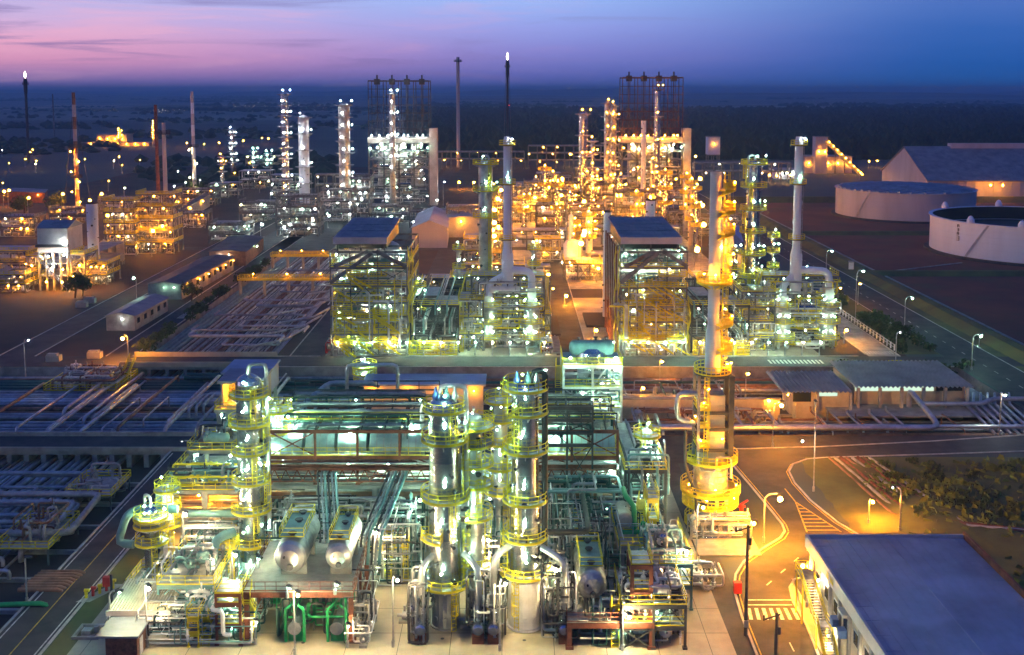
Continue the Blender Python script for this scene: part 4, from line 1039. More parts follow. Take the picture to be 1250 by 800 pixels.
# --- left: small vessel on its platform
pz = zat(714, 132); px0, px1 = xat(156, 132, pz), xat(206, 132, pz)
table('pale railed platform holding a small upright silver vessel at the left edge', px0, px1, 131, 137, pz, 0, .7)
column('small bright silver upright vessel in yellow cages at the left edge', xat(186, 134, pz + 3), 134, pz, zat(625, 134), .95, 'clad', .8, plats=[(pz + 4.9, *F, 1.2), (pz + 7.2, -PI, .6, 1.3), (zat(632, 134), *F, 1.3)], lamp_r=.2, pipe=(2.4, .2, pz + 1))
column('slender pale vessel behind the small silver one at the left edge', xat(205, 140, 9), 140, 0, zat(603, 140), .7, 'white', 1.2, plats=[(6, *F, 1.0), (8.5, *F, 1.1), (11, *F, 1.1)], lamp_r=.2)
clutter('near left edge platform', -47.5, -40, 126, 133, 0, 5, 81, 1, 3, 18, ('white', 'teal', 'clad'), ('teal', 'pipegrey', 'white', 'pipesilver'))
clutter('left of the leftmost column', -45, -35, 138, 145, 0, 6.5, 83, 1, 3, 18, ('white', 'teal', 'clad'), ('teal', 'pipegrey', 'white', 'pipesilver'))
frame('pipe_bridge', 'low teal pipe bridge left of the leftmost column', 'pipe bridge', [-43, -39.5, -36.3], [124, 130, 136], [3.4, 5.2], 'teal', .26, [False, True], .4, seed=17, lamps='green', lamp_r=.17, stairs=False, sub=1)
clutter('on low teal pipe bridge', -43, -36.5, 124.5, 135, 5.2, 2.6, 85, 0, 2, 10, ('white', 'teal'), ('teal', 'pipegrey', 'pipesilver'))
t = drum('silver exchanger with round end behind the stair tower', (xat(269, 121, 2.4), 123, 2.3), .95, 5, 'y', 'clad', saddle=0, n=18)
pipework('white green pipes curling round the silver exchanger', (xat(252, 121, 2), xat(288, 121, 2), 119, 127, .4, 4.5), 12, 87, ('white', 'pipesilver', 'teal', 'pipesilver'), (.12, .34), 8)
pipework('slanted silver pipe bank left of the silver exchanger', (xat(230, 122, 2), xat(254, 122, 2), 119, 128, .4, 5), 10, 88, ('pipesilver', 'teal', 'white'), (.1, .25), 8)
frame('access_platform', 'small yellow stair platform beside the silver exchanger', 'access platform', [xat(236, 121, 2), xat(248, 121, 2)], [119, 122], [1.8, 3.6], 'yellow', .16, True, 0, brace=False, seed=2, sub=.8)
# shelters at lower left
hx0, hx1 = xat(133, 121.5, 3.5), xat(211, 121.5, 3.5)
t = thing('sun_shelter', 'open shelter with ribbed cream roof over the analysers, lower left', 'shelter', ((hx0 + hx1) / 2, 122, 0))
mb = MB()
n = 22
for k in range(n):
    a = hx0 + (hx1 - hx0) * k / n; b = hx0 + (hx1 - hx0) * (k + 1) / n; c = (a + b) / 2
    mb.add([(a, 120.6, 3.6), (c, 120.6, 3.75), (b, 120.6, 3.6), (a, 127.5, 4.3), (c, 127.5, 4.45), (b, 127.5, 4.3)], [(0, 1, 4, 3), (1, 2, 5, 4)])
mb.build('roof', 'cream', t)
mb = MB(); mb.box(hx0, hx1, 120.45, 120.6, 3.1, 3.7); mb.build('fascia', 'palewall', t)
for x in (hx0 + .2, (hx0 + hx1) / 2, hx1 - .2):
    for y in (120.8, 127): mb = MB(); mb.beam((x, y, 0), (x, y, 3.6 if y < 122 else 4.25), .2); mb.build('post', 'galv', t)
for k in range(4): mb = MB(); a = hx0 + .6 + k * 1.9; mb.box(a, a + 1.3, 125.5, 126.2, .2, 2.2); mb.build('cabinet', 'palewall', t)
lamp(t, ((hx0 + hx1) / 2, 121.6, 2.9), 'white', .17); lamp(t, (hx1 - .8, 121.6, 2.9), 'white', .15)
t = thing('brick_hut', 'small red brick hut with flat grey roof in the lower left corner', 'hut', (xat(150, 117.5, 1.5), 117, 0))
x = xat(152, 117.5, 1.5)
mb = MB(); mb.box(x - 1.7, x + 1.9, 116.2, 120, 0, 2.9); mb.build('wall', 'brick', t)
mb = MB(); mb.box(x - 2.5, x + 2.3, 115.6, 120.3, 2.9, 3.15); mb.build('roof', 'greyroof', t)
mb = MB(); mb.box(x + 1.9, x + 1.96, 117, 118, .1, 2.1); mb.build('door', 'palewall', t)
t = thing('kerbed_box', 'grey valve box with pale rim set in the grass, lower left', 'valve box', (xat(110, 122, 0), 122.2, 0))
x = xat(110, 122.3, 0); mb = MB(); mb.ring((x, 122.3, 0), 1.9, 2.3, 0, .35, PI / 4, PI / 4 + 2 * PI, 4); mb.build('rim', 'concrete', t); mb = MB(); mb.box(x - .8, x + .3, 121.6, 122.6, .05, .6); mb.tube((x + .7, 122.5, .05), (x + .7, 122.5, .8), .3, 8); mb.build('valves', 'pipegrey', t)
t = thing('fire_hose_cabinet', 'red hose cabinet on a post by the left road', 'hose cabinet', (xat(132, 129, 1), 129, 0))
x = xat(131, 129, 3); mb = MB(); mb.beam((x + .5, 129, 0), (x + .5, 129, 4.2), .25); mb.build('post', 'darksteel', t); mb = MB(); mb.box(x - .5, x + .4, 128.7, 129.3, 2.7, 3.9); mb.build('cabinet', 'red', t)
t = thing('hydrant_rack', 'yellow and red hydrant manifold on a pale strip by the left road', 'hydrant', (xat(122, 132, 0), 132, 0))
x = xat(122, 133, .5)
for k in range(5): mb = MB(); mb.tube((x - 1 + k * .6, 131 + k * .7, 0), (x - 1 + k * .6, 131 + k * .7, 1.1), .2, 8); mb.tube((x - 1.2 + k * .6, 131 + k * .7, 1.1), (x - .6 + k * .6, 131 + k * .7, 1.1), .22, 8); mb.build('hydrant', ('yellow', 'red')[k % 2], t)
mb = MB(); mb.add([(x - 2, 130, .04), (x - .2, 130, .04), (x + 2.6, 135, .04), (x + .8, 135, .04)], [(0, 1, 2, 3)]); mb.build('base', 'concrete', t)
t = lamp_post('dark post lamp beside the brick hut', xat(134, 121, 3), 121, 6, (1, 0), 'green', None, r=.16)
# guard rail of the left road
# --- small equipment scattered on the pad
for k, (px, py, m) in enumerate(((452, 690, 'white'), (468, 655, 'teal'), (585, 690, 'white'), (600, 720, 'clad'), (677, 700, 'white'), (440, 760, 'galv'), (505, 772, 'clad'), (380, 768, 'green'))):
    x, y = gp(px, py); vessel('%s drum pot on legs on the front pad' % ADJ[m], x, y, 0, 3.4, .55, m)
for k, (px, py) in enumerate(((330, 742), (445, 785), (575, 765), (612, 700), (700, 690), (480, 680), (500, 760), (560, 715), (255, 700), (238, 735))):
    x, y = gp(px, py); pump('%s pump on concrete plinth on the front pad' % ('green', 'grey', 'blue')[k % 3], x, y, 0, 1.0, 'xy'[k % 2], ('green', 'galv', 'bluepaint')[k % 3])
frame('valve_station', 'yellow railed valve platform right of the left drum table', 'valve platform', [xat(445, 136, 4), xat(466, 136, 4)], [136, 140], [3.6], 'galv', .22, True, 0, brace=False, seed=2, lamps='green', lamp_r=.2, sub=1)
clutter('on the small valve platform', xat(446, 136, 5), xat(465, 136, 5), 136.2, 139, 3.6, 3.2, 91, 0, 1, 8)
clutter('behind the middle column', -6, 0, 136, 144, 0, 6, 92, 1, 2, 16, ('white', 'clad', 'teal'), ('pipegrey', 'teal', 'pipesilver'))
clutter('right of the white column skirt', 5, 11, 132, 142, 0, 7, 93, 1, 3, 18, ('white', 'clad', 'teal'), ('pipegrey', 'teal', 'pipesilver'))
clutter('behind the left drum table', -33, -20, 135, 144, 0, 6, 94, 1, 3, 14, ('white', 'clad', 'teal'), ('pipegrey', 'teal', 'pipesilver'))
# manhole covers and floor sign
for px, py in ((370, 785), (540, 780), (640, 782), (455, 770), (258, 780)):
    x, y = gp(px, py); mb = MB(); mb.tube((x, y, .021), (x, y, .045), .22, 10); solo('drain_cover', mb, 'darksteel', 'small round drain cover in the concrete pad', 'drain cover', 'drain covers in the pad')
x, y = gp(738, 785); mb = MB(); mb.ring((x, y, 0), 1.15, 1.25, .022, .03, PI / 4, PI / 4 + 2 * PI, 4); mb.box(x - .55, x + .55, y + .15, y + .3, .022, .03)
for k in range(3): mb.box(x - .4, x + .4, y - .15 - k * .25, y - .08 - k * .25, .022, .03)
solo('floor_sign', mb, 'darksteel', 'small square notice stencilled on the pad under the portal table', 'floor sign')
# flood lamps added around the pad to brighten its floor
FL = 'added flood lamp masts of the front unit'
for px, py, h, lab in ((455, 715, 8, 'beside the left drum table, right side'), (590, 735, 9, 'between the middle and rightmost columns'), (285, 745, 8, 'near the silver exchanger'), (225, 700, 9, 'left of the leftmost column'), (672, 765, 8, 'left of the portal table'), (850, 690, 9, 'at the right edge of the pad'), (508, 690, 10, 'behind the middle column'), (760, 795, 5, 'under the portal table'), (480, 790, 9, 'at the very front of the pad'), (610, 795, 9, 'at the front of the pad below the skirt'), (360, 799, 8, 'in front of the drum table'), (180, 790, 8, 'right of the brick hut'), (830, 740, 8, 'beside the corner skid')):
    x, y = gp(px, py); t = lamp_post('added flood lamp mast ' + lab, x, y, h, (.5, -.6), 'warm' if py > 695 else 'green', FL, r=.37)

for k, (px, lab) in enumerate(((470, 'left of the middle column'), (585, 'between the two right columns'), (600, 'beside the slim pale column'), (770, 'right of the short cooler bank'), (280, 'behind the leftmost column'), (760, 'at the right end of the deck'))):  # lamps added to brighten the concrete rack deck
    Yk = (149, 150, 157, 150, 157, 157)[k]; t = lamp_post('added lamp on a stem on the rack deck ' + lab, xat(px, Yk, 9), Yk, 2.6, (.3, -.2), 'green', 'added lamps on the pipe rack', z=9.1, r=.22)

# small yellow access platforms between the equipment
rg = random.Random(404)
for k in range(30):
    x = rg.uniform(-44, 19); y = rg.uniform(121, 144); z = rg.choice([1.6, 2.4, 3.4, 4.6, 6])
    if abs(x - X2) < 3.2 and abs(y - Y2) < 4 or abs(x - X3) < 3.4 and abs(y - Y3) < 4 or bx0 - 1 < x < bx1 + 1 and y < 135 or rx0 - 1 < x < rx1 + 1 and y < 132 or (x > -21 and x < -11 and y < 136): continue
    t = thing('access_stand', 'small yellow railed access stand among the front unit equipment', 'access stand', (x, y, 0), 'small yellow access stands of the front unit')
    a, b = rg.uniform(1.2, 2.6), rg.uniform(1.0, 1.8)
    mb = MB(); mb.box(x - a / 2, x + a / 2, y - b / 2, y + b / 2, z - .08, z); d = mb.build('deck', 'galv', t); d['_o'] = t['_o']
    mb = MB(); mb.rail([(x - a / 2, y - b / 2, z), (x + a / 2, y - b / 2, z), (x + a / 2, y + b / 2, z), (x - a / 2, y + b / 2, z)], 1.15, .085, .9, closed=True); mb.build('railing', 'yellow', d)
    for e in (-1, 1):
        for f in (-1, 1): mb = MB(); mb.beam((x + e * (a / 2 - .1), y + f * (b / 2 - .1), 0), (x + e * (a / 2 - .1), y + f * (b / 2 - .1), z), .12); mb.build('leg', 'steel', t)
    mb = MB(); mb.ladder((x + a / 2 - .4, y - b / 2 - .1, 0), (x + a / 2 - .4, y - b / 2 - .1, z + 1), 0, -1, .08, cage=z > 3); mb.build('ladder', 'yellow', t)
for k, (x0, x1, y0, y1, h) in enumerate(((-46, -36, 128, 144, 5), (-34, -22, 136, 146, 8), (-20, -12, 134, 146, 8), (-6, 0, 130, 145, 9), (4, 12, 130, 146, 10), (8, 14, 119, 131, 5), (12, 20, 128, 146, 9), (-44, -30, 119, 128, 4))):
    pipework('fine mesh of thin pipes and valves %s' % ('at the left edge vessel', 'behind the left drum table', 'in the open bay left of the middle column', 'between middle and rightmost columns', 'right of the rightmost column', 'behind the right brown table', 'near the right end of the rack', 'around the silver exchanger')[k], (x0, x1, y0, y1, .3, h), 34, 1700 + k, ('pipegrey', 'darksteel', 'teal', 'pipesilver', 'white', 'darkgreen'), (.05, .15), 6, (4, 8))
# ================================================================ orange lit fired heater with tall stack, right of the front unit
HY = 155.0; HX = xat(868, HY, 12)
zb, zr = zat(592, HY), zat(455, HY)
t = thing('fired_heater', 'round fired heater glowing orange with tall stack on top', 'heater', (HX, HY, 0))
H0 = (HX, HY, 0)
for k in range(8):
    p = polar(HX, HY, 2.6, k * PI / 4 + .2); mb = MB(); mb.beam((*p, 0), (*p, zb - 1.3), .45); mb.build('leg', 'fireproof', t)
mb = MB(); mb.lathe([(.05, 0), (2.9, 0), (2.9, .4), (2.55, .4), (2.55, 4.6), (2.2, 4.9), (.05, 5.1)], (HX, HY, zb - 1), 24, smooth=False)
for q in range(5): mb.lathe([(2.55, 0), (2.68, 0), (2.68, .12), (2.55, .12)], (HX, HY, zb + q * .95), 24, smooth=False)
mb.build('radiant_shell', 'dullclad', t)
def ringpl(z, r0, r1, a0=0, a1=2 * PI, m='yellow', dm='yellow'):
    mb = MB(); mb.ring((HX, HY, z), r0, r1, -.1, .1, a0, a1, 26)
    for k in range(14): 
        a = a0 + (a1 - a0) * k / 14; mb.beam((*polar(HX, HY, r0 * .95, a), z - .9), (*polar(HX, HY, r1 * .95, a), z - .12), .12)
    p = mb.build('platform', dm, t); p['_o'] = H0
    mb = MB(); n = 24; pts = [(*polar(HX, HY, r1 - .05, a0 + (a1 - a0) * k / n), z + .1) for k in range(n + 1)]; mb.rail(pts, 1.2, .085, 1.2); mb.build('railing', m, p)
ringpl(zb - .6, 2.6, 4.5); ringpl(zat(612, HY), 2.6, 4.2); ringpl(zat(560, HY), 2.2, 4.0, -3.3, 2.6); ringpl(zat(640, HY) + .4, 2.9, 3.8)
mb = MB(); ww = 1.35
zc0, zc1 = zat(545, HY), zat(480, HY)
mb.box(HX - .5, HX + 1.7, HY - 1.4, HY + 1.4, zc0, zc1)
for q in range(5): z = zc0 + (zc1 - zc0) * q / 5; mb.box(HX - .56, HX + 1.76, HY - 1.46, HY + 1.46, z, z + .14)
mb.build('convection_box', 'cream', t)
mb = MB(); mb.add([(HX - 1.9, HY - 1.9, zb + 4), (HX + 1.9, HY - 1.9, zb + 4), (HX + 1.9, HY + 1.9, zb + 4), (HX - 1.9, HY + 1.9, zb + 4), (HX - .5, HY - 1.4, zc0), (HX + 1.7, HY - 1.4, zc0), (HX + 1.7, HY + 1.4, zc0), (HX - .5, HY + 1.4, zc0)], [(0, 1, 5, 4), (1, 2, 6, 5), (2, 3, 7, 6), (3, 0, 4, 7)]); mb.build('hood', 'cream', t)
for sx_ in (-2.3, 2.5):
    for sy in (-1.9, 1.9): mb = MB(); mb.beam((HX + sx_, HY + sy, zb + 4), (HX + sx_, HY + sy, zr), .42 if sx_ < 0 else .75); mb.build('post', 'darksteel' if sx_ > 0 else 'steel', t)
mb = MB()
for z in (zc0, zat(520, HY), zat(500, HY), zr - .2):
    for sy in (-1.9, 1.9): mb.beam((HX - 2.3, HY + sy, z), (HX + 2.5, HY + sy, z), .3, .45)
    for sx_ in (-2.3, 2.5): mb.beam((HX + sx_, HY - 1.9, z), (HX + sx_, HY + 1.9, z), .3, .45)
mb.build('beams', 'darksteel', t)
for z in (zat(520, HY), zat(497, HY), zc0 + .4):
    mb = MB(); mb.box(HX - 2.4, HX - .6, HY - 2, HY + 1.8, z, z + .08); p = mb.build('platform', 'yellow', t); p['_o'] = H0
    mb = MB(); mb.rail([(HX - .6, HY - 2, z + .08), (HX - 2.4, HY - 2, z + .08), (HX - 2.4, HY + 1.8, z + .08)], 1.15, .08); mb.build('railing', 'yellow', p)
mb = MB(); mb.ladder((HX - 1.2, HY - 2.1, zb + 4), (HX - 1.2, HY - 2.1, zr), 0, -1, .08); mb.build('ladder', 'yellow', t)
ringpl(zr, .9, 2.75, dm='darksteel')
zt = zat(210, HY); SR = .86
sxo = xat(863.5, HY, 40)
mb = MB(); mb.lathe([(1.25, 0), (1.15, .5), (1.1, 6), (SR, 7.2), (SR, zt - zr), (SR - .14, zt - zr), (SR - .14, zt - zr - 1)], (HX, HY, zr), 20)
k = 1.0
while k < zt - zr: r_ = 1.12 if k < 6 else SR; mb.lathe([(r_, -.08), (r_ + .05, -.05), (r_ + .05, .05), (r_, .08)], (HX, HY, zr + k), 20, smooth=False); k += 2.6
mb.build('stack', 'tankgrey', t)
za_ = zat(345, HY)
ringpl(za_, SR, 2.6)
for i, py in enumerate((425, 395, 285, 258, 232)):
    z = zat(py, HY)
    ringpl(z, SR, 2.9, -1.25, 1.0)
for py in (440, 412, 383, 332, 308, 272, 245, 222):
    z = zat(py, HY); lamp(t, (HX + 2.4, HY - 1.7, z), 'amber', .16)
lamp(t, (HX - 1.7, HY - 1.1, zat(333, HY)), 'amber', .105); lamp(t, (HX - .2, HY - 2.0, zat(333, HY)), 'amber', .12)
mb = MB(); mb.ladder((HX + 1.25, HY - .2, zr), (HX + 1.25, HY - .2, zt), 1, 0, .09); mb.build('ladder', 'yellow', t)
for p in ((-3.6, -2.2, zb + .9), (3.4, -2.4, zb + .9), (0, -4.0, zb + .7), (-2.0, -2.4, zc0 + 1.7), (1.2, -2.3, zat(530, HY)), (-2.7, -1.5, zat(505, HY)), (-1, -2.5, zat(470, HY)), (1.6, -2.8, zr + 2), (-3.8, -1, zat(565, HY)), (-1.2, -3.9, zat(600, HY)), (3, -3, zat(612, HY) + 1.6), (-1.6, -2.2, zat(487, HY))):
    lamp(t, (HX + p[0], HY + p[1], p[2]), 'amber', .105)
for lab, pts, r, m in (('fat silver duct pipe looping from the left of the orange heater', [(HX - 2, HY - 1, zat(478, HY)), (HX - 5.3, HY - 1, zat(478, HY)), (HX - 5.3, HY - 1, zat(510, HY)), (HX - 2.6, HY - 1, zat(514, HY))], .4, 'pipesilver'),
                       ('silver hoop pipe before the round orange heater', [(HX - 2.4, HY - 2.6, zat(545, HY)), (HX - 2.2, HY - 3, zat(566, HY)), (HX + .2, HY - 3.2, zat(566, HY)), (HX + .2, HY - 3.2, zat(550, HY)), (HX + 2.4, HY - 3, zat(550, HY)), (HX + 2.4, HY - 3, zat(575, HY))], .2, 'pipesilver'),
                       ('dark pipe dropping along the left side of the orange heater', [(HX - 4.2, HY - 2, zat(520, HY)), (HX - 4.2, HY - 2, zat(560, HY)), (HX - 2.6, HY - 3.2, zat(600, HY)), (HX - 2.6, HY - 3.2, 2)], .26, 'darksteel')):
    mb = MB(); mb.path(pts, r, 10); solo('pipe_bend', mb, m, lab, 'pipe')
mb = MB(); q = gp(862, 668); mb.box(HX - 3.6, HX + 5.2, 143.5, 149, .05, .16); solo('concrete_pad', mb, 'concrete', 'flat concrete slab before the burner skid under the orange heater', 'slab')
frame('burner_skid', 'low burner skid of silver pipes below the orange heater', 'skid', [HX - 3.8, HX + .6, HX + 5], [149.2, 152], [2.6], 'pipesilver', .22, [False], 0, brace=False, stairs=False, seed=2, lamps='white', lamp_r=.17, sub=1)
pipework('dense silver burner pipes in the skid below the orange heater', (HX - 3.6, HX + 4.8, 149, 151.5, .3, 3), 24, 51, ('pipesilver', 'white', 'clad'), (.08, .2), 7)
clutter('on slabs below the heater', 22.5, 27.5, 133, 139, 0, 2.4, 97, 1, 3, 8, ('clad', 'white'), ('pipesilver', 'white'))
x, y = gp(905, 625); t = thing('hydrant', 'red hydrant monitor beside the orange heater', 'hydrant', (x, y, 0)); mb = MB(); mb.tube((x, y, 0), (x, y, 1.3), .3, 8); mb.tube((x - .5, y, .9), (x + .6, y, .9), .22, 8); mb.build('body', 'red', t); mb = MB(); mb.tube((x, y, 1.3), (x + .9, y - .3, 2.0), .18, 8); mb.build('nozzle', 'red', t)
x, y = gp(900, 726); t = thing('hydrant', 'red hydrant cabinet at the kerb near the crosswalk', 'hydrant', (x, y, 0)); mb = MB(); mb.box(x - .5, x + .5, y - .4, y + .4, .3, 1.7); mb.build('cabinet', 'red', t); mb = MB(); mb.tube((x, y, 0), (x, y, .3), .3, 8); mb.build('foot', 'darksteel', t)
# ================================================================ sunken pipe tracks
rng = random.Random(21)
NP = [0]
def run(pts, r, m, label, group, sides=8):
    mb = MB(); mb.path(pts, r, sides); NP[0] += 1
    return solo('pipe', mb, m, label, 'pipe', group)
def sleepers(label, x0, x1, ys, z, group):
    for y in ys:
        mb = MB(); mb.box(x0, x1, y - .3, y + .3, GZ, z); solo('pipe_sleeper', mb, 'concrete', label, 'pipe support', group)
BL = ('pipeblue', 'pipegrey', 'pipesilver', 'dullclad', 'pipegrey')
# --- front left track: long runs to the back, cross runs and expansion loops
ZB = GZ + .55
sleepers('low concrete sleeper under the pipes of the front left track', -104, -63.5, range(124, 186, 9), ZB, 'sleepers of the front left track')
x = -103
while x < -70:
    r = rng.choice([.16, .2, .26, .32, .42]); m = rng.choice(BL); y0 = rng.choice([115, 115, 138, 150]); 
    if x > -80: y0 = max(y0, 140)
    if rng.random() < .5: m = 'pipesilver'
    lift = rng.random() < .4
    pts = [(x, y0, ZB + r), (x, 198, ZB + r)] if not lift else [(x, y0 + 8, ZB - .4), (x, y0 + 8, ZB + 1.3), (x, 168, ZB + 1.3), (x, 168, ZB + r), (x, 198, ZB + r)]
    run(pts, r, m, '%s pipe running away through the front left track' % ADJ[m], 'pipes running away in the front left track'); x += r * 2 + rng.uniform(.06, .35)
for y in (128, 131, 134.5, 141, 144, 147.5, 152, 156, 159, 164, 168, 172, 177):
    r = rng.choice([.22, .3, .4, .5]); m = rng.choice(('pipeblue', 'pipegrey', 'pipesilver')); z = ZB + 1.0 + rng.choice([.2, .7]) + r
    xe = -63 - rng.uniform(3, 17); q = rng.uniform(2.5, 8)
    pts = [(-112, y, z), (xe, y, z), (xe, y + q, z), (xe - rng.uniform(4, 18), y + q, z)] if rng.random() < .6 else [(-112, y, z), (xe, y, z), (xe, y, z - 1.2)]
    run(pts, r, m, '%s pipe crossing sideways over the front left track' % ADJ[m], 'pipes crossing the front left track')
bx = xat(0, 152, 0)
run([(-112, 151, .2), (xat(98, 155), 151, .2), (xat(98, 158), 166, .2), (-92, 166, .2)], .5, 'pipegrey', 'fat grey pipe making a square loop high over the front left track', 'pipe loops over the front left track', 10)
run([(-112, 155, .1), (xat(82, 158), 155, .1), (xat(82, 160), 163, .1), (-95, 163, .1)], .4, 'pipeblue', 'fat blue grey pipe making the inner square loop over the front left track', 'pipe loops over the front left track', 10)
for k in range(8):
    y = 133 + k * .75; run([(xat(35, 136) + k * .1, y, .2), (xat(88, 136) + k * .12, y, .2), (xat(88, 136) + k * .12, y, -2.6)], .3, 'piperust', 'brownish pipe in the comb of parallel pipes bending down, far left', 'comb of brown pipes at the left edge', 8)
run([(-100, 126, .4), (xat(66, 131), 129, .4), (xat(66, 131), 129, -2.8)], .32, 'green', 'green pipe bending down at the left edge', None, 8)
for k in range(5):
    xx = -82 + k * 1.3; run([(xx - 6, 141, .3), (xx, 150 + k, .3), (xx, 150 + k, -2.4)], .28, ('pipesilver', 'piperust')[k % 2], '%s slanting pipe in the left front corner' % ADJ[('pipesilver', 'piperust')[k % 2]], 'slanting pipes at the left edge', 8)
for (a, b, c, d, w_) in ((-74, -66.5, 147, 158, 'nearer'), (-72.5, -65, 167, 176, 'farther')):
    t = thing('valve_platform', '%s yellow railed valve platform in the front left track' % w_, 'valve platform', ((a + b) / 2, c, GZ))
    mb = MB(); mb.box(a, b, c, d, -.6, -.5); dk = mb.build('deck', 'galv', t); dk['_o'] = t['_o']
    for p in ((a + .2, c + .2), (b - .2, c + .2), (a + .2, d - .2), (b - .2, d - .2)): mb = MB(); mb.beam((*p, GZ), (*p, -.6), .2); mb.build('post', 'steel', t)
    mb = MB(); mb.rail([(a, c, -.5), (b, c, -.5), (b, d, -.5), (a, d, -.5)], 1.15, .1, closed=True); mb.build('railing', 'yellow', dk)
    pipework('upright valve pipes on the %s platform of the front left track' % w_, (a + .5, b - .5, c + .5, d - .5, -2.5, 2.2), 12, int(c), ('pipegrey', 'pipesilver', 'piperust'), (.1, .26), 8)
# road bridge over the track with concrete piers
t = thing('road_bridge', 'low concrete road bridge on many piers over the left pipe track', 'bridge', (-95, 187, GZ))
mb = MB(); mb.box(-160, -58.2, 187.3, 195.7, -.7, .02); mb.build('deck', 'concrete', t)
for k in range(20):
    xx = -60 - k * 3.1; mb = MB(); mb.box(xx - .45, xx + .45, 187.0, 195.9, GZ, -.7); mb.build('pier', 'concrete', t)
for yy in (187.2, 195.8): mb = MB(); mb.box(-160, -58.2, yy - .2, yy + .2, .02, .75); mb.build('parapet', 'concrete', t)
mb = MB(); mb.quad((-160, 187.6, .03), (-58.1, 187.6, .03), (-58.1, 195.4, .03), (-160, 195.4, .03)); o = struct('road', mb, 'asphalt')
mb = MB(); c = (-58.2, 180)
kerb(mb, [(-63.4 + 1.2 * math.cos(a), 184.5 + 2.5 * math.sin(a)) for a in (PI / 2, PI / 4, 0)] ); 
# second bridge, lit amber, under the middle road
t = thing('road_bridge', 'amber lit concrete road bridge over the upper left pipe track', 'bridge', (-75, 246, GZ))
mb = MB(); mb.box(-92.2, -57.8, 246.2, 255.8, -.7, .02); mb.build('deck', 'concrete', t)
for k in range(8): xx = -60 - k * 4.3; mb = MB(); mb.box(xx - .4, xx + .4, 246.3, 255.7, GZ, -.7); mb.build('pier', 'concrete', t)
for yy in (246.1, 255.9): mb = MB(); mb.box(-92.5, -57.5, yy - .2, yy + .2, .02, 1.2); mb.build('parapet', 'cream', t)
# --- middle left track
sleepers('low concrete sleeper under the pipes of the middle left track', -112, -32, range(199, 246, 9), ZB, 'sleepers of the middle left track')
y = 198.5
while y < 244:
    r = rng.choice([.2, .28, .36, .5]); m = rng.choice(('pipeblue', 'pipegrey', 'pipeblue', 'pipesilver', 'piperust'))
    if 232 < y < 241: m = 'darkgreen'
    a = -125; b = rng.choice([-33, -33, -48, -58, -66]); z = ZB + r
    run([(a, y, z), (b, y, z)] if rng.random() < .6 else [(a, y, z), (b - 14, y, z), (b - 14, y + 2, z), (b, y + 2, z)], r, m, '%s pipe lying crosswise in the middle left track' % ADJ[m], 'crosswise pipes of the middle left track'); y += r * 2 + rng.uniform(.25, 1.4)
for k in range(24):
    xx = rng.uniform(-108, -38); r = rng.choice([.18, .24, .3, .38]); m = rng.choice(('pipesilver', 'pipesilver', 'dullclad', 'pipegrey', 'piperust')); z = ZB + rng.uniform(1.0, 2.2) + r
    ya = rng.uniform(198, 214); yb = rng.uniform(222, 246)
    run([(xx, ya, ZB), (xx, ya, z), (xx, yb, z), (xx, yb, ZB)], r, m, '%s raised pipe running away over the middle left track' % ADJ[m], 'raised pipes of the middle left track')
run([(-75, 240.5, -.4), (-56, 240.5, -.4), (-53.5, 236, -.4), (-57.5, 219, -.4), (-60, 210, -1.6)], .5, 'darkgreen', 'dark green pipe sweeping round a bend in the middle left track', None, 10)
run([(-75, 238.6, -.6), (-58, 238.6, -.6), (-56, 235, -.6), (-60, 219, -.6)], .5, 'darkgreen', 'dark green pipe on the inside of the sweeping bend, middle left track', None, 10)
for k in range(3):
    run([(-66 + k * 1.2, 212 + k, -1.5), (-66 + k * 1.2, 212 + k, .3), (-66 + k * 1.2, 222 + k, .3), (-52 - k, 222 + k, .3), (-52 - k, 214, .3), (-56 - k, 206, .3)], .3, ('pipesilver', 'dullclad', 'pipegrey')[k], '%s square loop pipe in the middle left track' % ADJ[('pipesilver', 'dullclad', 'pipegrey')[k]], 'square pipe loops', 8)
t = thing('pump_bay', 'yellow railed pump bay full of small pipes by the middle road, far left', 'pump bay', (-97, 234, GZ))
mb = MB(); mb.box(-104, -88, 231, 245, -1.6, -1.4); dk = mb.build('deck', 'concrete', t); dk['_o'] = t['_o']
mb = MB(); mb.rail([(-104, 231, -1.4), (-88, 231, -1.4), (-88, 245, -1.4), (-104, 245, -1.4)], 1.3, .14, closed=True); mb.build('railing', 'yellow', dk)
mb = MB(); mb.stair((-89, 238, -1.4), (-89, 245, 2.5), 1.4); mb.rail([(-89.7, 238, -1.4), (-89.7, 245, 2.5)], 1.1, .12); mb.rail([(-88.3, 238, -1.4), (-88.3, 245, 2.5)], 1.1, .12); mb.build('stair', 'yellow', t)
pipework('crowd of short pipes and valves in the far left pump bay', (-103, -89, 232, 244, -1.4, 1.6), 30, 301, ('pipesilver', 'pipegrey', 'piperust', 'white'), (.12, .3), 6)
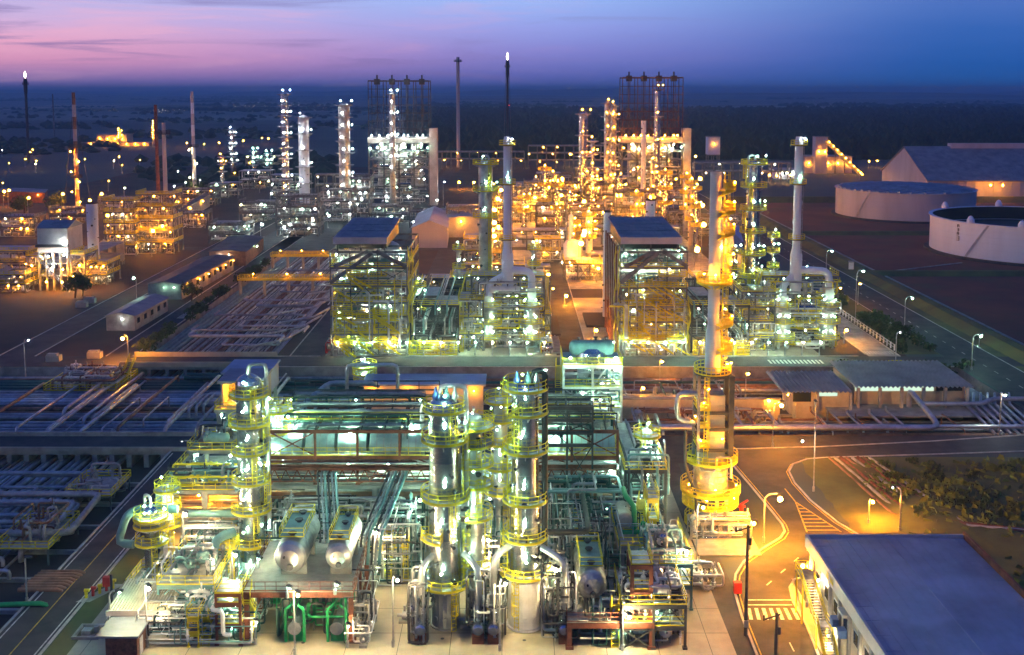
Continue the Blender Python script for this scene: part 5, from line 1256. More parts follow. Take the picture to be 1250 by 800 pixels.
# --- upper left track
sleepers('low concrete sleeper under the pipes of the upper left track', -91.5, -58.5, range(262, 428, 14), ZB, 'sleepers of the upper left track')
x = -91.2
while x < -58.8:
    r = rng.choice([.18, .24, .3, .4]); m = rng.choice(('pipegrey', 'pipesilver', 'dullclad', 'piperust', 'pipegrey'))
    if x < -87: m = 'teal'; r = .5
    run([(x, 244, ZB + r), (x, 429, ZB + r)], r, m, '%s pipe running far away along the upper left track' % ADJ[m], 'pipes running far along the upper left track', 7); x += r * 2 + rng.uniform(.1, .5)
for k, y in enumerate((268, 276, 283, 289, 297, 305, 316, 327, 340, 352, 366, 380)):
    r = rng.choice([.28, .36, .5]); m = rng.choice(('pipeblue', 'pipegrey', 'pipesilver')); a = rng.uniform(-88, -74); b = rng.choice([-56, -60]); z = .2 + rng.uniform(-.6, .3)
    run([(a, y + 6, z), (a, y, z), (b, y, z), (b, y - 8 * (k % 2), z)], r, m, '%s pipe crossing over the upper left track' % ADJ[m], 'pipes crossing the upper left track', 8)
for k in range(6):
    xx = -59 + (k % 3) * 1.1; y = 262 + k * 14
    run([(xx - 8, y, .4), (xx - 8, y + 2, .4), (xx, y + 10, .4), (xx + 3, y + 26, .4)], .32, 'pipesilver', 'silver slanting pipe at the right edge of the upper left track', 'slanting pipes of the upper left track', 8)
for yy, xa, xb in ((zat, 0, 0),) * 0: pass
for (px0, px1, py, w_) in ((290, 412, 350, 'nearer'), (330, 408, 320, 'farther')):
    Yb = gp(350, py)[1] * .985; z = 3.2
    a, b = xat(px0, Yb, z), xat(px1, Yb, z)
    t = thing('pipe_bridge', '%s bright yellow railed footbridge crossing the upper left track' % w_, 'footbridge', ((a + b) / 2, Yb, 0))
    mb = MB(); mb.box(a, b, Yb, Yb + 3, z - .3, z); mb.build('deck', 'yellow', t)
    mb = MB(); mb.rail([(a, Yb, z), (b, Yb, z)], 1.3, .16); mb.rail([(a, Yb + 3, z), (b, Yb + 3, z)], 1.3, .16); mb.build('railing', 'yellow', t)
    for k in range(5): mb = MB(); xx = a + .5 + (b - a - 1) * k / 4; mb.box(xx - .3, xx + .3, Yb + .4, Yb + 2.6, 0 if xx > -58 or xx < -92 else GZ, z - .3); mb.build('pier', 'cream', t)
    for k in range(3): lamp(t, (a + (b - a) * (k + .5) / 3, Yb - .8, z + 2.2), 'amber', .2)
# --- right hand track behind the front unit (amber lit)
sleepers('low concrete sleeper under the amber lit pipes of the right track', -30, 104, range(199, 246, 9), ZB, 'sleepers of the right track')
y = 198.2
while y < 244:
    r = rng.choice([.2, .3, .4, .5]); m = rng.choice(('pipegrey', 'pipesilver', 'piperust', 'piperust', 'pipegrey'))
    if 238 < y: m = rng.choice(('darkgreen', 'piperust'))
    z = ZB + r + (1.2 if y < 206 else 0)
    if not 213 < y < 231: run([(-31, y, z), (rng.choice([104, 104, 76]), y, z)], r, m, '%s pipe lying crosswise in the amber lit right track' % ADJ[m], 'crosswise pipes of the right track')
    y += r * 2 + rng.uniform(.3, 1.3)
run([(20, 196.8, 1.2), (xat(1138, 197, 1), 196.8, 1.2), (xat(1142, 200, 1), 199, 1.2), (xat(1108, 212, 4), 211, 4.6), (xat(1108, 212, 4), 211, 1)], .55, 'pipesilver', 'fat silver pipe along the right road turning back in a long bend', None, 12)
run([(20, 198.6, .9), (108, 198.6, .9)], .4, 'pipesilver', 'straight silver pipe behind the fat bent one, right road', None, 10)
run([(xat(1120, 213, 1), 212.5, 1.2), (xat(1196, 213, 1), 212.5, 1.2), (xat(1212, 216, 1), 216, 1.2), (130, 216, 1.2)], .45, 'pipeblue', 'blue grey pipe leaving the pump house toward the right edge', None, 10)
for k in range(22):
    xx = rng.choice([rng.uniform(22, 48), rng.uniform(50, 96)]); r = rng.choice([.16, .22, .28]); m = rng.choice(('pipesilver', 'piperust', 'pipegrey')); ya = rng.uniform(197, 201); yb = rng.uniform(205, 212)
    run([(xx, ya, ZB), (xx, ya, .2), (xx, yb, .2), (xx, yb, 1.0 if k % 2 else ZB)], r, m, '%s short pipe running away at the front of the right track' % ADJ[m], 'short pipes of the right track', 7)
for k in range(7):
    xx = 92 + k * 1.5; run([(xx, 197, -.2), (xx, 203, .6), (xx + 1.5, 214, .6), (xx + 5, 222, .6)], .3, ('pipeblue', 'pipesilver')[k % 2], '%s pipe fanning out at the right edge track' % ADJ[('pipeblue', 'pipesilver')[k % 2]], 'fanning pipes at the right edge', 8)
for k in range(8):
    a = gp(1012 + k * 7, 562); b = gp(1090 + k * 13, 632 + k * 2)
    run([(a[0], a[1], .5), (b[0], b[1], .5), (b[0] + 22, b[1] - 8 + k * .5, .5)], .2 + .05 * (k % 3), ('piperust', 'pipegrey', 'rust')[k % 3], '%s pipe slanting down the field beside the right road' % ADJ[('piperust', 'pipegrey', 'rust')[k % 3]], 'field pipes beside the right road', 8)
# wall with pump row behind the chimney
t = thing('retaining_wall', 'long low amber lit wall behind the orange heater', 'wall', (38, 214, GZ))
mb = MB(); mb.box(22, 55.2, 214, 214.6, GZ, 1.6); mb.build('wall', 'cream', t); mb = MB(); mb.box(21.8, 55.4, 213.8, 214.8, 1.6, 1.9); mb.build('coping', 'concrete', t)
clutter('before the long amber lit wall', 24, 52, 209, 213.5, GZ, 4.2, 303, 3, 5, 16, ('white', 'cream', 'dullclad'), ('piperust', 'pipegrey', 'pipesilver'))
clutter('in right track behind scaffold tower', 20, 50, 218, 240, GZ, 4.2, 304, 2, 3, 22, ('white', 'cream', 'dullclad'), ('piperust', 'pipegrey', 'darkgreen'))
t = thing('track_wall', 'amber lit wall strip between cooler bank and middle road', 'wall', (-20, 218, GZ))
mb = MB(); mb.box(-31, -6, 218, 218.6, GZ, 3.4); mb.build('wall', 'cream', t); mb = MB(); mb.box(-31.5, -5.5, 217.5, 226, 3.4, 3.8); mb.build('roof', 'bluegrey', t)
for k in range(4): lamp(t, (-29 + k * 7, 216.8, 2.6), 'amber', .2)
# ================================================================ pump house with ribbed roof, right
def ribroof(mb, x0, x1, y0, y1, z0, z1, n, amp):
    for k in range(n):
        a = x0 + (x1 - x0) * k / n; b = x0 + (x1 - x0) * (k + 1) / n; c = (a + b) / 2
        mb.add([(a, y0, z0), (c, y0, z0 + amp), (b, y0, z0), (a, y1, z1), (c, y1, z1 + amp), (b, y1, z1)], [(0, 1, 4, 3), (1, 2, 5, 4)])
t = thing('pump_house', 'long low pump house with ribbed dark roof and lit window band', 'pump house', (78, 214, 0))
a, b = xat(1042, 215, 5), xat(1186, 215, 5)
mb = MB(); ribroof(mb, a, b, 213, 232, 4.3, 4.9, 26, .45); mb.build('roof', 'greyroof', t)
mb = MB(); mb.box(a + .5, b - 1, 216, 230.5, GZ, 4.1); mb.build('wall', 'cream', t)
for k in range(6): mb = MB(); xx = a + .6 + (b - a - 2) * k / 5; mb.box(xx - .3, xx + .3, 213.4, 214.0, 0, 4.2); mb.build('post', 'concrete', t)
mb = MB(); mb.box(xat(1046, 215, 4), xat(1142, 215, 4), 215.85, 215.96, 2.9, 3.9); mb.build('window', 'winlight', t)
mb = MB(); mb.box(xat(1142, 215, 4) + .5, b - 1.5, 215.85, 215.96, 2.9, 3.9); mb.build('window', 'glass', t)
mb = MB(); mb.box(a - 6, b + 6, 208, 231, -.25, .05); mb.build('floor', 'concrete', t)
t = thing('pump_house', 'smaller lean to pump house with ribbed roof, amber lit left end', 'pump house', (58, 214, 0))
a, b = xat(953, 213, 4), xat(1040, 213, 4)
mb = MB(); ribroof(mb, a, b, 211.5, 226, 3.7, 4.2, 16, .4); mb.build('roof', 'greyroof', t)
mb = MB(); mb.box(a + 3.5, b - .2, 214, 225, GZ, 3.5); mb.build('wall', 'cream', t)
mb = MB(); mb.box(xat(968, 214, 3), xat(990, 214, 3), 213.85, 213.97, 1.2, 3.2); mb.build('door', 'glass', t)
mb = MB(); mb.box(xat(1000, 214, 3), xat(1022, 214, 3), 213.85, 213.97, 2.4, 3.1); mb.build('window', 'winlight', t)
for k in range(3): mb = MB(); xx = a + .5 + (b - a - 1) * k / 2; mb.box(xx - .25, xx + .25, 211.8, 212.4, 0, 3.6); mb.build('post', 'concrete', t)
lamp(t, (a + 1.5, 213, 2.9), 'amber', .22)
t = thing('access_frame_yellow', 'small yellow access frame behind the ribbed pump house roof', 'access frame', gp(1092, 456) + (0,)); t.name = 'access_stand'
q = gp(1092, 458); mb = MB(); mb.rail([(q[0] - 1.5, q[1], 2.2), (q[0] + 1.5, q[1], 2.2)], 1.2, .16)
for e in (-1.5, 1.5): mb.beam((q[0] + e, q[1], 0), (q[0] + e, q[1], 2.3), .2)
mb.box(q[0] - 1.6, q[0] + 1.6, q[1] - .5, q[1] + .5, 2.1, 2.25); mb.build('stand', 'yellow', t)
# ================================================================ maintenance building with blue roof, lower right
BX0, BY1 = gp(983, 652, 9.2); BX1 = gp(1176, 650, 9.2)[0]; BY0 = 96.0
t = thing('workshop_building', 'large workshop with flat bluish roof and yellow outside stair, lower right corner', 'building', ((BX0 + BX1) / 2, BY0, 0))
OB = tuple(t['_o'])
mb = MB(); mb.box(BX0 + .5, BX1 - .5, BY0, BY1 - .5, 0, 8.4); mb.build('wall', 'cream', t)
mb = MB(); cx_ = (BX0 + BX1) / 2
mb.add([(BX0 + .35, BY0, 8.72), (cx_, BY0, 9.05), (BX1 - .35, BY0, 8.72), (BX0 + .35, BY1 - .35, 8.72), (cx_, BY1 - .35, 9.05), (BX1 - .35, BY1 - .35, 8.72)], [(0, 1, 4, 3), (1, 2, 5, 4)])
k = BY0
while k < BY1 - 1: mb.box(BX0 + .4, cx_ - .1, k, k + .05, 8.74, 8.80); mb.box(cx_ + .1, BX1 - .4, k, k + .05, 8.74, 8.80); k += 3.1
mb.box(cx_ - .18, cx_ + .18, BY0, BY1 - .4, 9.04, 9.14)
mb.build('roof', 'bluegrey', t)
mb = MB(); k = BX0 + 1.2
while k < BX1 - .6:
    z_ = 8.75 + .33 * (1 - abs(k - cx_) / (cx_ - BX0)); mb.beam((k, BY0, z_), (k, BY1 - .5, z_), .05, .03); k += 1.25
mb.build('seam', 'bluegrey', t)
mb = MB(); mb.box(BX0, BX0 + .3, BY0, BY1, 7.6, 9.2); mb.box(BX0 + .3, BX1 - .3, BY1 - .3, BY1, 7.6, 9.2); mb.build('parapet', 'palewall', t)
mb = MB(); mb.box(BX1 - .3, BX1, BY0, BY1, 7.6, 9.5); mb.build('parapet', 'rust', t)
for k in range(9):
    y = BY1 - 2.5 - k * 3.6; mb = MB(); mb.box(BX0 + .2, BX0 + .5, y - .3, y + .3, 0, 7.6); mb.build('pilaster', 'greyroof', t)
for k in range(6):
    y = BY1 - 4.6 - k * 3.6; mb = MB(); mb.box(BX0 + .4, BX0 + .47, y - .8, y + .8, 4.6, 6.3); f = mb.build('window', 'palewall', t); f['_o'] = OB
    mb = MB(); mb.box(BX0 + .36, BX0 + .4, y - .65, y + .65, 4.75, 6.15); mb.build('pane', 'glass', f)
for y in (BY1 - 13.0, BY1 - 15.6): mb = MB(); mb.box(BX0 - .5, BX0 + .4, y - .6, y + .5, 4.0, 4.9); mb.build('cooling_unit', 'bluepaint', t)
mb = MB(); mb.box(BX0 - .3, BX0 + .4, BY1 - 16.6, BY1 - 14.5, 6.6, 6.9); mb.build('canopy', 'palewall', t)
mb = MB(); yl = BY1 - 10.6
for k in range(6):
    if k == 2: continue
    yy = yl + .45 * (2.5 - k); mb.box(BX0 - .05, BX0 - .003, yy - .16, yy + .16, 8.0, 8.08); mb.box(BX0 - .05, BX0 - .003, yy - .16, yy - .08, 8.08, 8.7); mb.box(BX0 - .05, BX0 - .003, yy - .08, yy + .16, 8.62, 8.7); mb.box(BX0 - .05, BX0 - .003, yy + .08, yy + .16, 8.08, 8.4)
mb.build('sign_letters', 'yellow', t)
# stair along the wall
ya, yb, yc, yd = BY1 - 2.2, BY1 - 5.2, BY1 - 10.5, BY1 - 19.5
xs_ = BX0 - 1.0
st = MB(); st.box(xs_ - .75, BX0 + .3, yb, ya, 5.5, 5.62); st.box(xs_ - .75, xs_ + .75, yc - 1.6, yc, 3.1, 3.22); st.build('landing', 'galv', t)
st = MB(); st.stair((xs_, yb, 5.5), (xs_, yc, 3.2), 1.3, 14); st.stair((xs_, yc - 1.6, 3.1), (xs_, yd + 3.5, 0), 1.3, 16); st.build('stair', 'galv', t)
st = MB()
for e in (-.72, .72): st.rail([(xs_ + e, yb, 5.55), (xs_ + e, yc, 3.2), (xs_ + e, yc - 1.6, 3.2), (xs_ + e, yd + 3.5, .1)], 1.1, .08)
st.rail([(xs_ + .7, ya, 5.6), (xs_ - .72, ya, 5.6), (xs_ - .72, yb, 5.6)], 1.1, .08)
for p in ((xs_ - .6, ya - .2, 5.5), (xs_ - .6, yb, 5.5), (xs_ - .6, yc - .8, 3.1), (xs_ + .6, yc - .8, 3.1)): st.beam((p[0], p[1], 0), p, .14)
st.build('railing', 'yellow', t)
lamp(t, (BX0 - .3, BY1 - 7, 6.4), 'warm', .17); lamp(t, (BX0 - .3, BY1 - 16, 4.6), 'warm', .17); lamp(t, (BX0 - .5, BY1 - 12, 2.2), 'warm', .2); lamp(t, (BX0 - .4, BY1 - 22, 4), 'warm', .2)
# ================================================================ street lamps and poles of the near roads
GRP = 'street lamps along the plant roads'
def mast(lab, px, pyb, pyt, arm, col, r=.3, name='street lamp'):
    x, y = gp(px, pyb); h = zat(pyt, y); return lamp_post(lab, x, y, h, arm, col, None, r=r)
t = mast('tall grey mast with a white lamp on a side arm, beside the right road', 993, 600, 490, (0, 0.01), 'white', .01)
x, y = gp(993, 600); lamp(t, (x - 2.1, y - .3, zat(538, y)), 'white', .28)
mast('street lamp with amber light behind the road junction', 943, 546, 490, (1.2, 0), 'amber', .7)
mast('street lamp with amber light at the kerb bulge', 932, 662, 602, (2.0, 0), 'amber', .8)
mast('street lamp with slim pale pole in the rough field', 1098, 650, 594, (-1.0, 0), 'white', .1)
mast('street lamp with white light at the right edge by the silver pipes', 1220, 531, 480, (.5, 0), 'white', .3)
mast('dim street lamp by the left road behind the leftmost column', 239, 566, 538, (-2, 0), 'white', .05)
mast('street lamp with white light on the far left dark lot', 31, 460, 414, (.8, 0), 'white', .22)
mast('street lamp with blazing amber light at the far end of the left bridge', 157, 442, 409, (-1, 0), 'amber', .8)
mast('street lamp with greenish light by the low left offices', 167, 366, 338, (-.6, 0), 'green', .4)
mast('thin street pole with small lamp in the front left track', 33, 737, 680, (.2, 0), 'white', .05)
for px, pyb, pyt, lab in ((1044, 392, 329, 'first'), (1104, 402, 362, 'second'), (1186, 452, 408, 'third'), (1008, 345, 305, 'far')):
    mast('%s street lamp from the left along the diagonal road' % lab if lab != 'far' else 'street lamp where the diagonal road passes the right heater', px, pyb, pyt, (1.6, 0), 'green', .42)
mast('street lamp pole before the hedge at the right crossing', 1093, 448, 405, (.6, 0), 'white', .12)
mast('street lamp with small light lying low by the white kerb line', 1195, 425, 407, (.4, 0), 'green', .2)
for lab, px, pyb, pyt in (('tall dark utility pole at the kerb right of the front unit', 910, 776, 641), ('dark utility pole stub before the crosswalk', 946, 830, 748)):
    x, y = gp(px, pyb); h = zat(pyt, y); t = thing('utility_pole', lab, 'pole', (x, y, 0))
    mb = MB(); mb.lathe([(.24, 0), (.15, h), (.02, h)], (x, y, 0), 8); mb.build('pole', 'darksteel', t)
    mb = MB(); mb.beam((x - 1.4, y, h - .8), (x + .4, y, h - .2), .14); mb.tube((x - 1.4, y, h - .9), (x - 1.4, y, h - .3), .12, 6); mb.tube((x + .3, y - .1, h - 2.4), (x + .3, y - .1, h - 1.6), .2, 8); mb.build('bracket', 'darksteel', t)
    mb = MB(); mb.box(x - .25, x + .25, y - .4, y - .12, 1.2, 2.0); mb.build('junction_box', 'galv', t)
# unseen amber lamp added to light the apron
x, y = gp(985, 742); t = lamp_post('unseen added lamp with bright amber light beside the outside stair', x, y, 6.2, (-.4, 0), 'amber', None, r=.56)
x, y = gp(1060, 640); lamp_post('low street lamp with amber light beside the field pipes', x, y, 4, (.3, 0), 'amber', None, r=.45)
x, y = gp(915, 672); lamp_post('short street lamp with amber light below the orange heater', x, y, 4.5, (.3, 0), 'amber', None, r=.45)

for px, pyb, h, lab in ((782, 505, 6, 'added left of the orange heater'), (836, 512, 5, 'added just behind the orange heater'), (910, 486, 6, 'right of the heater stack'), (935, 515, 5, 'added before the long low wall'), (805, 470, 6, 'added close to the middle road')):  # all but the one by the heater stack added to light the track
    x, y = gp(px, pyb, GZ); lamp_post('amber track lamp on a stem in the right track ' + lab, x, y, h, (.3, 0), 'amber', 'amber lamps of the right track', z=GZ, r=.42)
# ================================================================ middle units (twin blue roofed structures, heaters)
rng = random.Random(33)
def blue_structure(side, x0, x1, y0, y1, seed):
    W = '%s blue roofed structure' % side
    n = 3; xs = [x0, x0 + (x1 - x0) * .26, x0 + (x1 - x0) * (.62 if side == 'left' else .7), x1]; ys = [y0, y0 + (y1 - y0) * .3, y0 + (y1 - y0) * .65, y1]
    zs = [5.5, 10, 13.4, 17.5, 22, 26] if side == 'left' else [4, 8.6, 12.4, 17, 22, 26]
    t = frame('process_structure', 'tall open steel structure under a blue roof, %s one of the pair' % side, 'process structure', xs, ys, zs, 'steel', .30, [True] * 5 + [False], .5, seed=seed, lamps=['green', 'green', 'warm'], lamp_r=.34, thick=.11, sub=0, dim=.4, group='blue roofed structures of the middle unit')
    nm = ['lowest', 'second', 'third', 'fourth', 'top']
    clutter('at foot of ' + W, x0, x1, y0 - 1, y0 + 8, 0, 3.6, seed * 50 + 9, 1, 4, 14, ('white', 'clad', 'galv'), ('pipesilver', 'white', 'yellow', 'pipegrey'), 5)
    for i, z in enumerate(zs[:-1]):
        clutter('on %s deck, %s' % (nm[i], W), x0 + .5, x1 - .5, y0 + .3, y0 + 8, z, 3.3, seed * 50 + i, 3, 3, 26, ('white', 'clad', 'galv', 'teal') if i < 3 else ('white', 'teal'), ('pipesilver', 'white', 'yellow', 'pipegrey') if i < 3 else ('white', 'teal', 'pipesilver'), 5)
    rg = random.Random(seed + 5)
    for k in range(40):
        a = rg.uniform(x0 + .3, x1 - 4); z = rg.uniform(2, 20.5); b = a + rg.uniform(2.5, 5); y = y0 + rg.uniform(-1.6, 2.4)
        mb = MB(); mb.box(a, b, y, y + 2, z - .1, z); d = mb.build('gallery', 'galv', t); d['_o'] = t['_o']
        mb = MB(); mb.rail([(a, y + 2, z), (a, y, z), (b, y, z), (b, y + 2, z)], 1.2, .12, 1.0)
        if k % 2: mb.stair((a + .4, y - .6, z), (b + 1.0, y - .6, z - 3.2), .9)
        mb.build('railing', 'yellow', d)
    for k in range(26): lamp(t, (rg.uniform(x0 + 1, x1 - 1), y0 + rg.uniform(2, 7), rg.uniform(2, 24)), rg.choice(['green', 'green', 'white', 'warm']), rg.uniform(.24, .42))
    for k in range(14):
        xx = rg.uniform(x0, x1); yy = y0 - rg.uniform(.3, 1.2); mb = MB(); a = rg.uniform(0, 8); b = a + rg.uniform(6, 14); mb.path([(xx, yy, a), (xx, yy, b), (xx + rg.uniform(-4, 4), yy, b), (xx, yy + 4, b)], rg.uniform(.1, .25), 6); mb.build('riser_pipe', rg.choice(['pipesilver', 'white', 'pipegrey', 'yellow']), t)
    # roof shelter
    a, b = x0 + 1.5, x0 + (x1 - x0) * .72
    if side == 'right': a, b = x0 + .5, x0 + (x1 - x0) * .88
    zr = 29.3
    for x in (a + .3, (a + b) / 2, b - .3):
        for y in (y0 + .5, y0 + 12, y1 - 1): mb = MB(); mb.beam((x, y, 26), (x, y, zr), .4); mb.build('roof_post', 'darksteel', t)
    mb = MB(); mb.add([(a - .6, y0 - .6, zr + .05), (b + .6, y0 - .6, zr + .05), (b + .6, y1, zr + 1.1), (a - .6, y1, zr + 1.1), (a - .6, y0 - .6, zr - .15), (b + .6, y0 - .6, zr - .15), (b + .6, y1, zr + .9), (a - .6, y1, zr + .9)], [(0, 1, 2, 3), (4, 7, 6, 5), (0, 4, 5, 1), (1, 5, 6, 2), (2, 6, 7, 3), (3, 7, 4, 0)])
    k = a + 1
    while k < b: mb.beam((k, y0 - .5, zr + .12), (k, y1, zr + 1.17), .12, .1); k += 1.9
    for q in (.3, .6): yy = y0 + (y1 - y0) * q; mb.beam((a - .5, yy, zr + .12 + 1.05 * q), (b + .5, yy, zr + .12 + 1.05 * q), .12, .1)
    mb.build('roof', 'greyroof', t)
    mb = MB(); mb.box(a - .6, b + .6, y0 - .8, y0 - .62, zr - 1.5, zr + .15); mb.build('fascia', 'palewall', t)
    mb = MB(); mb.box(a, b, y0 + 3, y1 - 1, 26.2, zr - .4); mb.build('roof_shade', 'black', t)  # black box painted as the shade in the storey under the roof
    # big diagonal braces below the roof
    for p, q in (((x0 + 1, y0 - .3, 22.2), ((x0 + x1) / 2, y0 - .3, 26)), ((x0, y0 - .3, 18.2), ((x0 + x1) / 2 + 1, y0 - .3, 25.6)), ((x1, y0 - .3, 22.2), ((x0 + x1) / 2 + 2, y0 - .3, 26))):
        mb = MB(); mb.beam(p, q, .9, .9); mb.build('brace', 'steel', t)
    mb = MB(); mb.box(x0 + .6, x1 - .6, y0 + 8.6, y0 + 8.8, 18.3, 25); mb.build('back_panel', 'palewall', t)
    # coke drums inside
    for k in range(2):
        cx = x0 + (x1 - x0) * (.32 + .36 * k); column('large silver coke drum inside %s, %s' % (W, ('left', 'right')[k]), cx, y0 + 14, 3, 24, 3.3, 'dullclad', cat='coke drum', name='coke_drum', n=18, group='coke drums of the middle unit')
    return t
ax0, ax1 = xat(404, 257, 12), xat(497, 257, 12)
blue_structure('left', ax0, ax1, 257, 289, 4)
bx0_, bx1_ = xat(757, 257, 12), xat(838, 257, 12)
blue_structure('right', bx0_, bx1_, 257, 291, 5)
t = thing('clad_wall', 'grey clad side wall panels on the left flank of the right blue roofed structure', 'wall panel', (bx0_ - .8, 262, 4))
mb = MB(); mb.box(bx0_ - .75, bx0_ - .55, 258, 288, 9, 26); mb.build('panel', 'palewall', t)
mb = MB(); 
for k in range(7): y = 258.2 + k * 4.9; mb.beam((bx0_ - .9, y, 0), (bx0_ - .9, y, 27), .35)
mb.build('rib', 'rust', t)
def heater_pair(side, pxs, pxl, pxr, Y):
    W = 'the %s middle heater' % side
    X = xat(pxs, Y, 20); zt = zat(167, Y); z1 = zat(302, Y)
    t = thing('stack', 'tall pale grey stack with wider lower half above %s' % W, 'stack', (X, Y, 14), 'stacks of the middle heaters'); 
    mb = MB(); mb.lathe([(1.5, 0), (1.5, z1 - 16), (1.02, z1 - 14), (1.02, zt - 15), (.8, zt - 14), (.7, zt - 14), (.7, zt - 15)], (X, Y, 14), 16)
    k = 2
    while k < zt - 15: r_ = 1.53 if k < z1 - 16 else 1.05; mb.lathe([(r_, -.1), (r_ + .06, -.07), (r_ + .06, .07), (r_, .1)], (X, Y, 14 + k), 16, smooth=False); k += 3.2
    # helical strakes
    pts = [(X + 1.12 * math.cos(a * .55), Y + 1.12 * math.sin(a * .55), z1 + 2 + a * .85) for a in range(int((zt - z1 - 4) / .85))]
    mb.path(pts, .09, 4, False)
    mb.build('shaft', 'tankwhite', t)
    for z in (zt - 2.2, (zt + z1) / 2 + 2, z1 + 2):
        mb = MB(); mb.ring((X, Y, z), 1.02, 2.1, -.1, .1, n=14); p = mb.build('platform', 'darksteel', t); p['_o'] = (X, Y, 14)
        mb = MB(); mb.rail(ngon((X, Y, z + .1), 2.05, 10), 1.2, .1, closed=True); mb.build('railing', 'yellow', p)
    mb = MB(); mb.ladder((X + .9, Y - .9, 16), (X + 1.0, Y - .8, zt), .7, -.7, .1, cage=False, rung=1.2); mb.build('ladder', 'galv', t)
    lamp(t, (X + 1.2, Y - 1.8, zt - .5), 'white', .2); lamp(t, (X, Y - 2, (zt + z1) / 2 + 4), 'green', .16)
    xl, xr = xat(pxl, Y, 10), xat(pxr, Y, 10)
    zc = zat(336, Y)
    mb = MB(); mb.path([(X + .5, Y - .3, zc + 1.5), (xr - 1, Y - 1, zc + 1.2), (xr, Y - 1.2, zc), (xr, Y - 1.2, zc - 6)], .95, 12); solo('flue_duct', mb, 'tankwhite', 'pale flue duct arching right from the stack of %s' % W, 'duct')
    mb = MB(); mb.path([(X - .5, Y - .3, zc + .2), (xl + 1, Y - 1, zc - 1.4), (xl, Y - 1.2, zc - 2.6), (xl, Y - 1.2, zc - 8)], .85, 12); solo('flue_duct', mb, 'tankwhite', 'pale flue duct dropping left from the stack of %s' % W, 'duct')
    for xx, zt_, s in ((xl, zc - 5, 'left'), (xr, zc - 3, 'right')):
        c = thing('heater_cell', 'round silver heater cell at the %s foot of the stack, %s' % (s, W[4:]), 'heater', (xx, Y - 1.2, 0))
        mb = MB(); mb.box(xx - 1.1, xx + 1.1, Y - 2.3, Y - .1, 11, zt_); mb.build('convection_box', 'palewall', c)
        mb = MB(); mb.lathe([(.1, 0), (2.0, 0), (2.0, 7.6), (1.2, 8.6), (.1, 8.6)], (xx, Y - 1.2, 2.4), 16, smooth=False)
        for k in range(4): mb.lathe([(2.02, 0), (2.12, 0), (2.12, .15), (2.02, .15)], (xx, Y - 1.2, 3 + k * 2), 16, smooth=False)
        mb.build('shell', 'dullclad', c)
        for k in range(4): p = polar(xx, Y - 1.2, 1.6, PI / 4 + k * PI / 2); mb = MB(); mb.beam((*p, 0), (*p, 2.5), .5); mb.build('leg', 'fireproof', c)
        for z in (2.6, 6.6, 10.9):
            mb = MB(); mb.ring((xx, Y - 1.2, z), 2.0, 3.2, -.1, .1, n=16); p = mb.build('platform', 'galv', c); p['_o'] = c['_o']
            mb = MB(); mb.rail(ngon((xx, Y - 1.2, z + .1), 3.15, 12), 1.2, .11, closed=True); mb.build('railing', 'yellow', p)
            for a in (-1.2, -2.2): q = polar(xx, Y - 1.2, 2.8, a); lamp(c, (*q, z + 2), 'green', .15)
    frame('heater_structure', 'open steel structure around the foot of %s' % W, 'process structure', [xl - 4.5, xl + 3.4, (xl + xr) / 2 + .5, xr - 3.3, xr + 3.2], [Y + 1.6, Y + 9], [4.5, 9, 13.5, 18], 'steel', .45, True, .35, seed=9, lamps=['green', 'white', 'green', 'warm'], lamp_r=.19, thick=.11, sub=0, dim=.15)
    for i, z in enumerate((0, 4.5, 9, 13.5)): clutter('%s, %s' % (('on the ground', 'on first deck', 'on second deck', 'on top deck')[i], W[4:]), xl - 4, xr + 3, Y - 3, Y + 4, z, 4, 400 + i + int(Y) + pxs, 1, 4, 14, ('white', 'clad', 'galv'), ('pipesilver', 'white', 'yellow', 'pipegrey'), 5)
heater_pair('left', 619.5, 597, 649, 266)
heater_pair('right', 971.5, 954, 1009, 266)
def mcol(label, px, wp, pyt, Y, pyb=None, mat='clad', plats=5, col='green', lamp_r=.22, head='dome', thick=.14, name='process_column', cat='column', a0=-PI, a1=.5, z0=0, railmat='yellow', lad=True, wd=1.4, zmin=6, every=1, rails=True, dim=False, group=None):
    x = xat(px, Y, 20); zt = zat(pyt, Y); r = wpx(wp, Y, 20) / 2; zl = zmin
    P = [(zl + (zt - zl - 1) * (k + 1) / plats, a0, a1, wd) for k in range(plats)] if plats else []
    return column(label, x, Y, z0, zt - r * .7, r, mat, min(4, zt * .1), plats=P, col=col, lamp_r=lamp_r, head=head, n=14, thick=thick, cat=cat, name=name, railmat=railmat, ladders=lad, every=every, rails=rails, dim=dim, group=group)
mcol('dark grey reactor column with green lit top gallery, left of the pale stack', 593, 17, 196, 284, mat='dullclad', plats=3, zmin=24, col='green', a0=-PI, a1=PI, wd=1.6)
mcol('silver reactor column with many green lit galleries, left of the right stack', 918, 17, 196, 278, mat='clad', plats=6, zmin=10, col='green', a0=-PI, a1=PI, wd=1.6, lamp_r=.26)
for px, Y, w_ in ((593, 284, 'left'), (918, 278, 'right')):
    x = xat(px, Y, 45); zt = zat(200, Y); mb = MB(); mb.path([(x - 1, Y, zt), (x - 1, Y, zt + 2.2), (x + .8, Y, zt + 2.2), (x + .8, Y, zt)], .3, 8); solo('pipe_bend', mb, 'pipesilver', 'silver hoop pipe on top of the %s middle reactor column' % w_, 'pipe')
column('plain pale stack lit amber from below beside the right blue roof', xat(741, 300, 15), 300, 0, zat(257, 300), 1.15, 'tankwhite', head='open', name='stack', cat='stack', plats=())
column('short fat pale stack standing behind the right blue roof', xat(793.5, 330, 15), 330, 0, zat(243, 330), 1.45, 'tankwhite', head='open', name='stack', cat='stack', plats=())
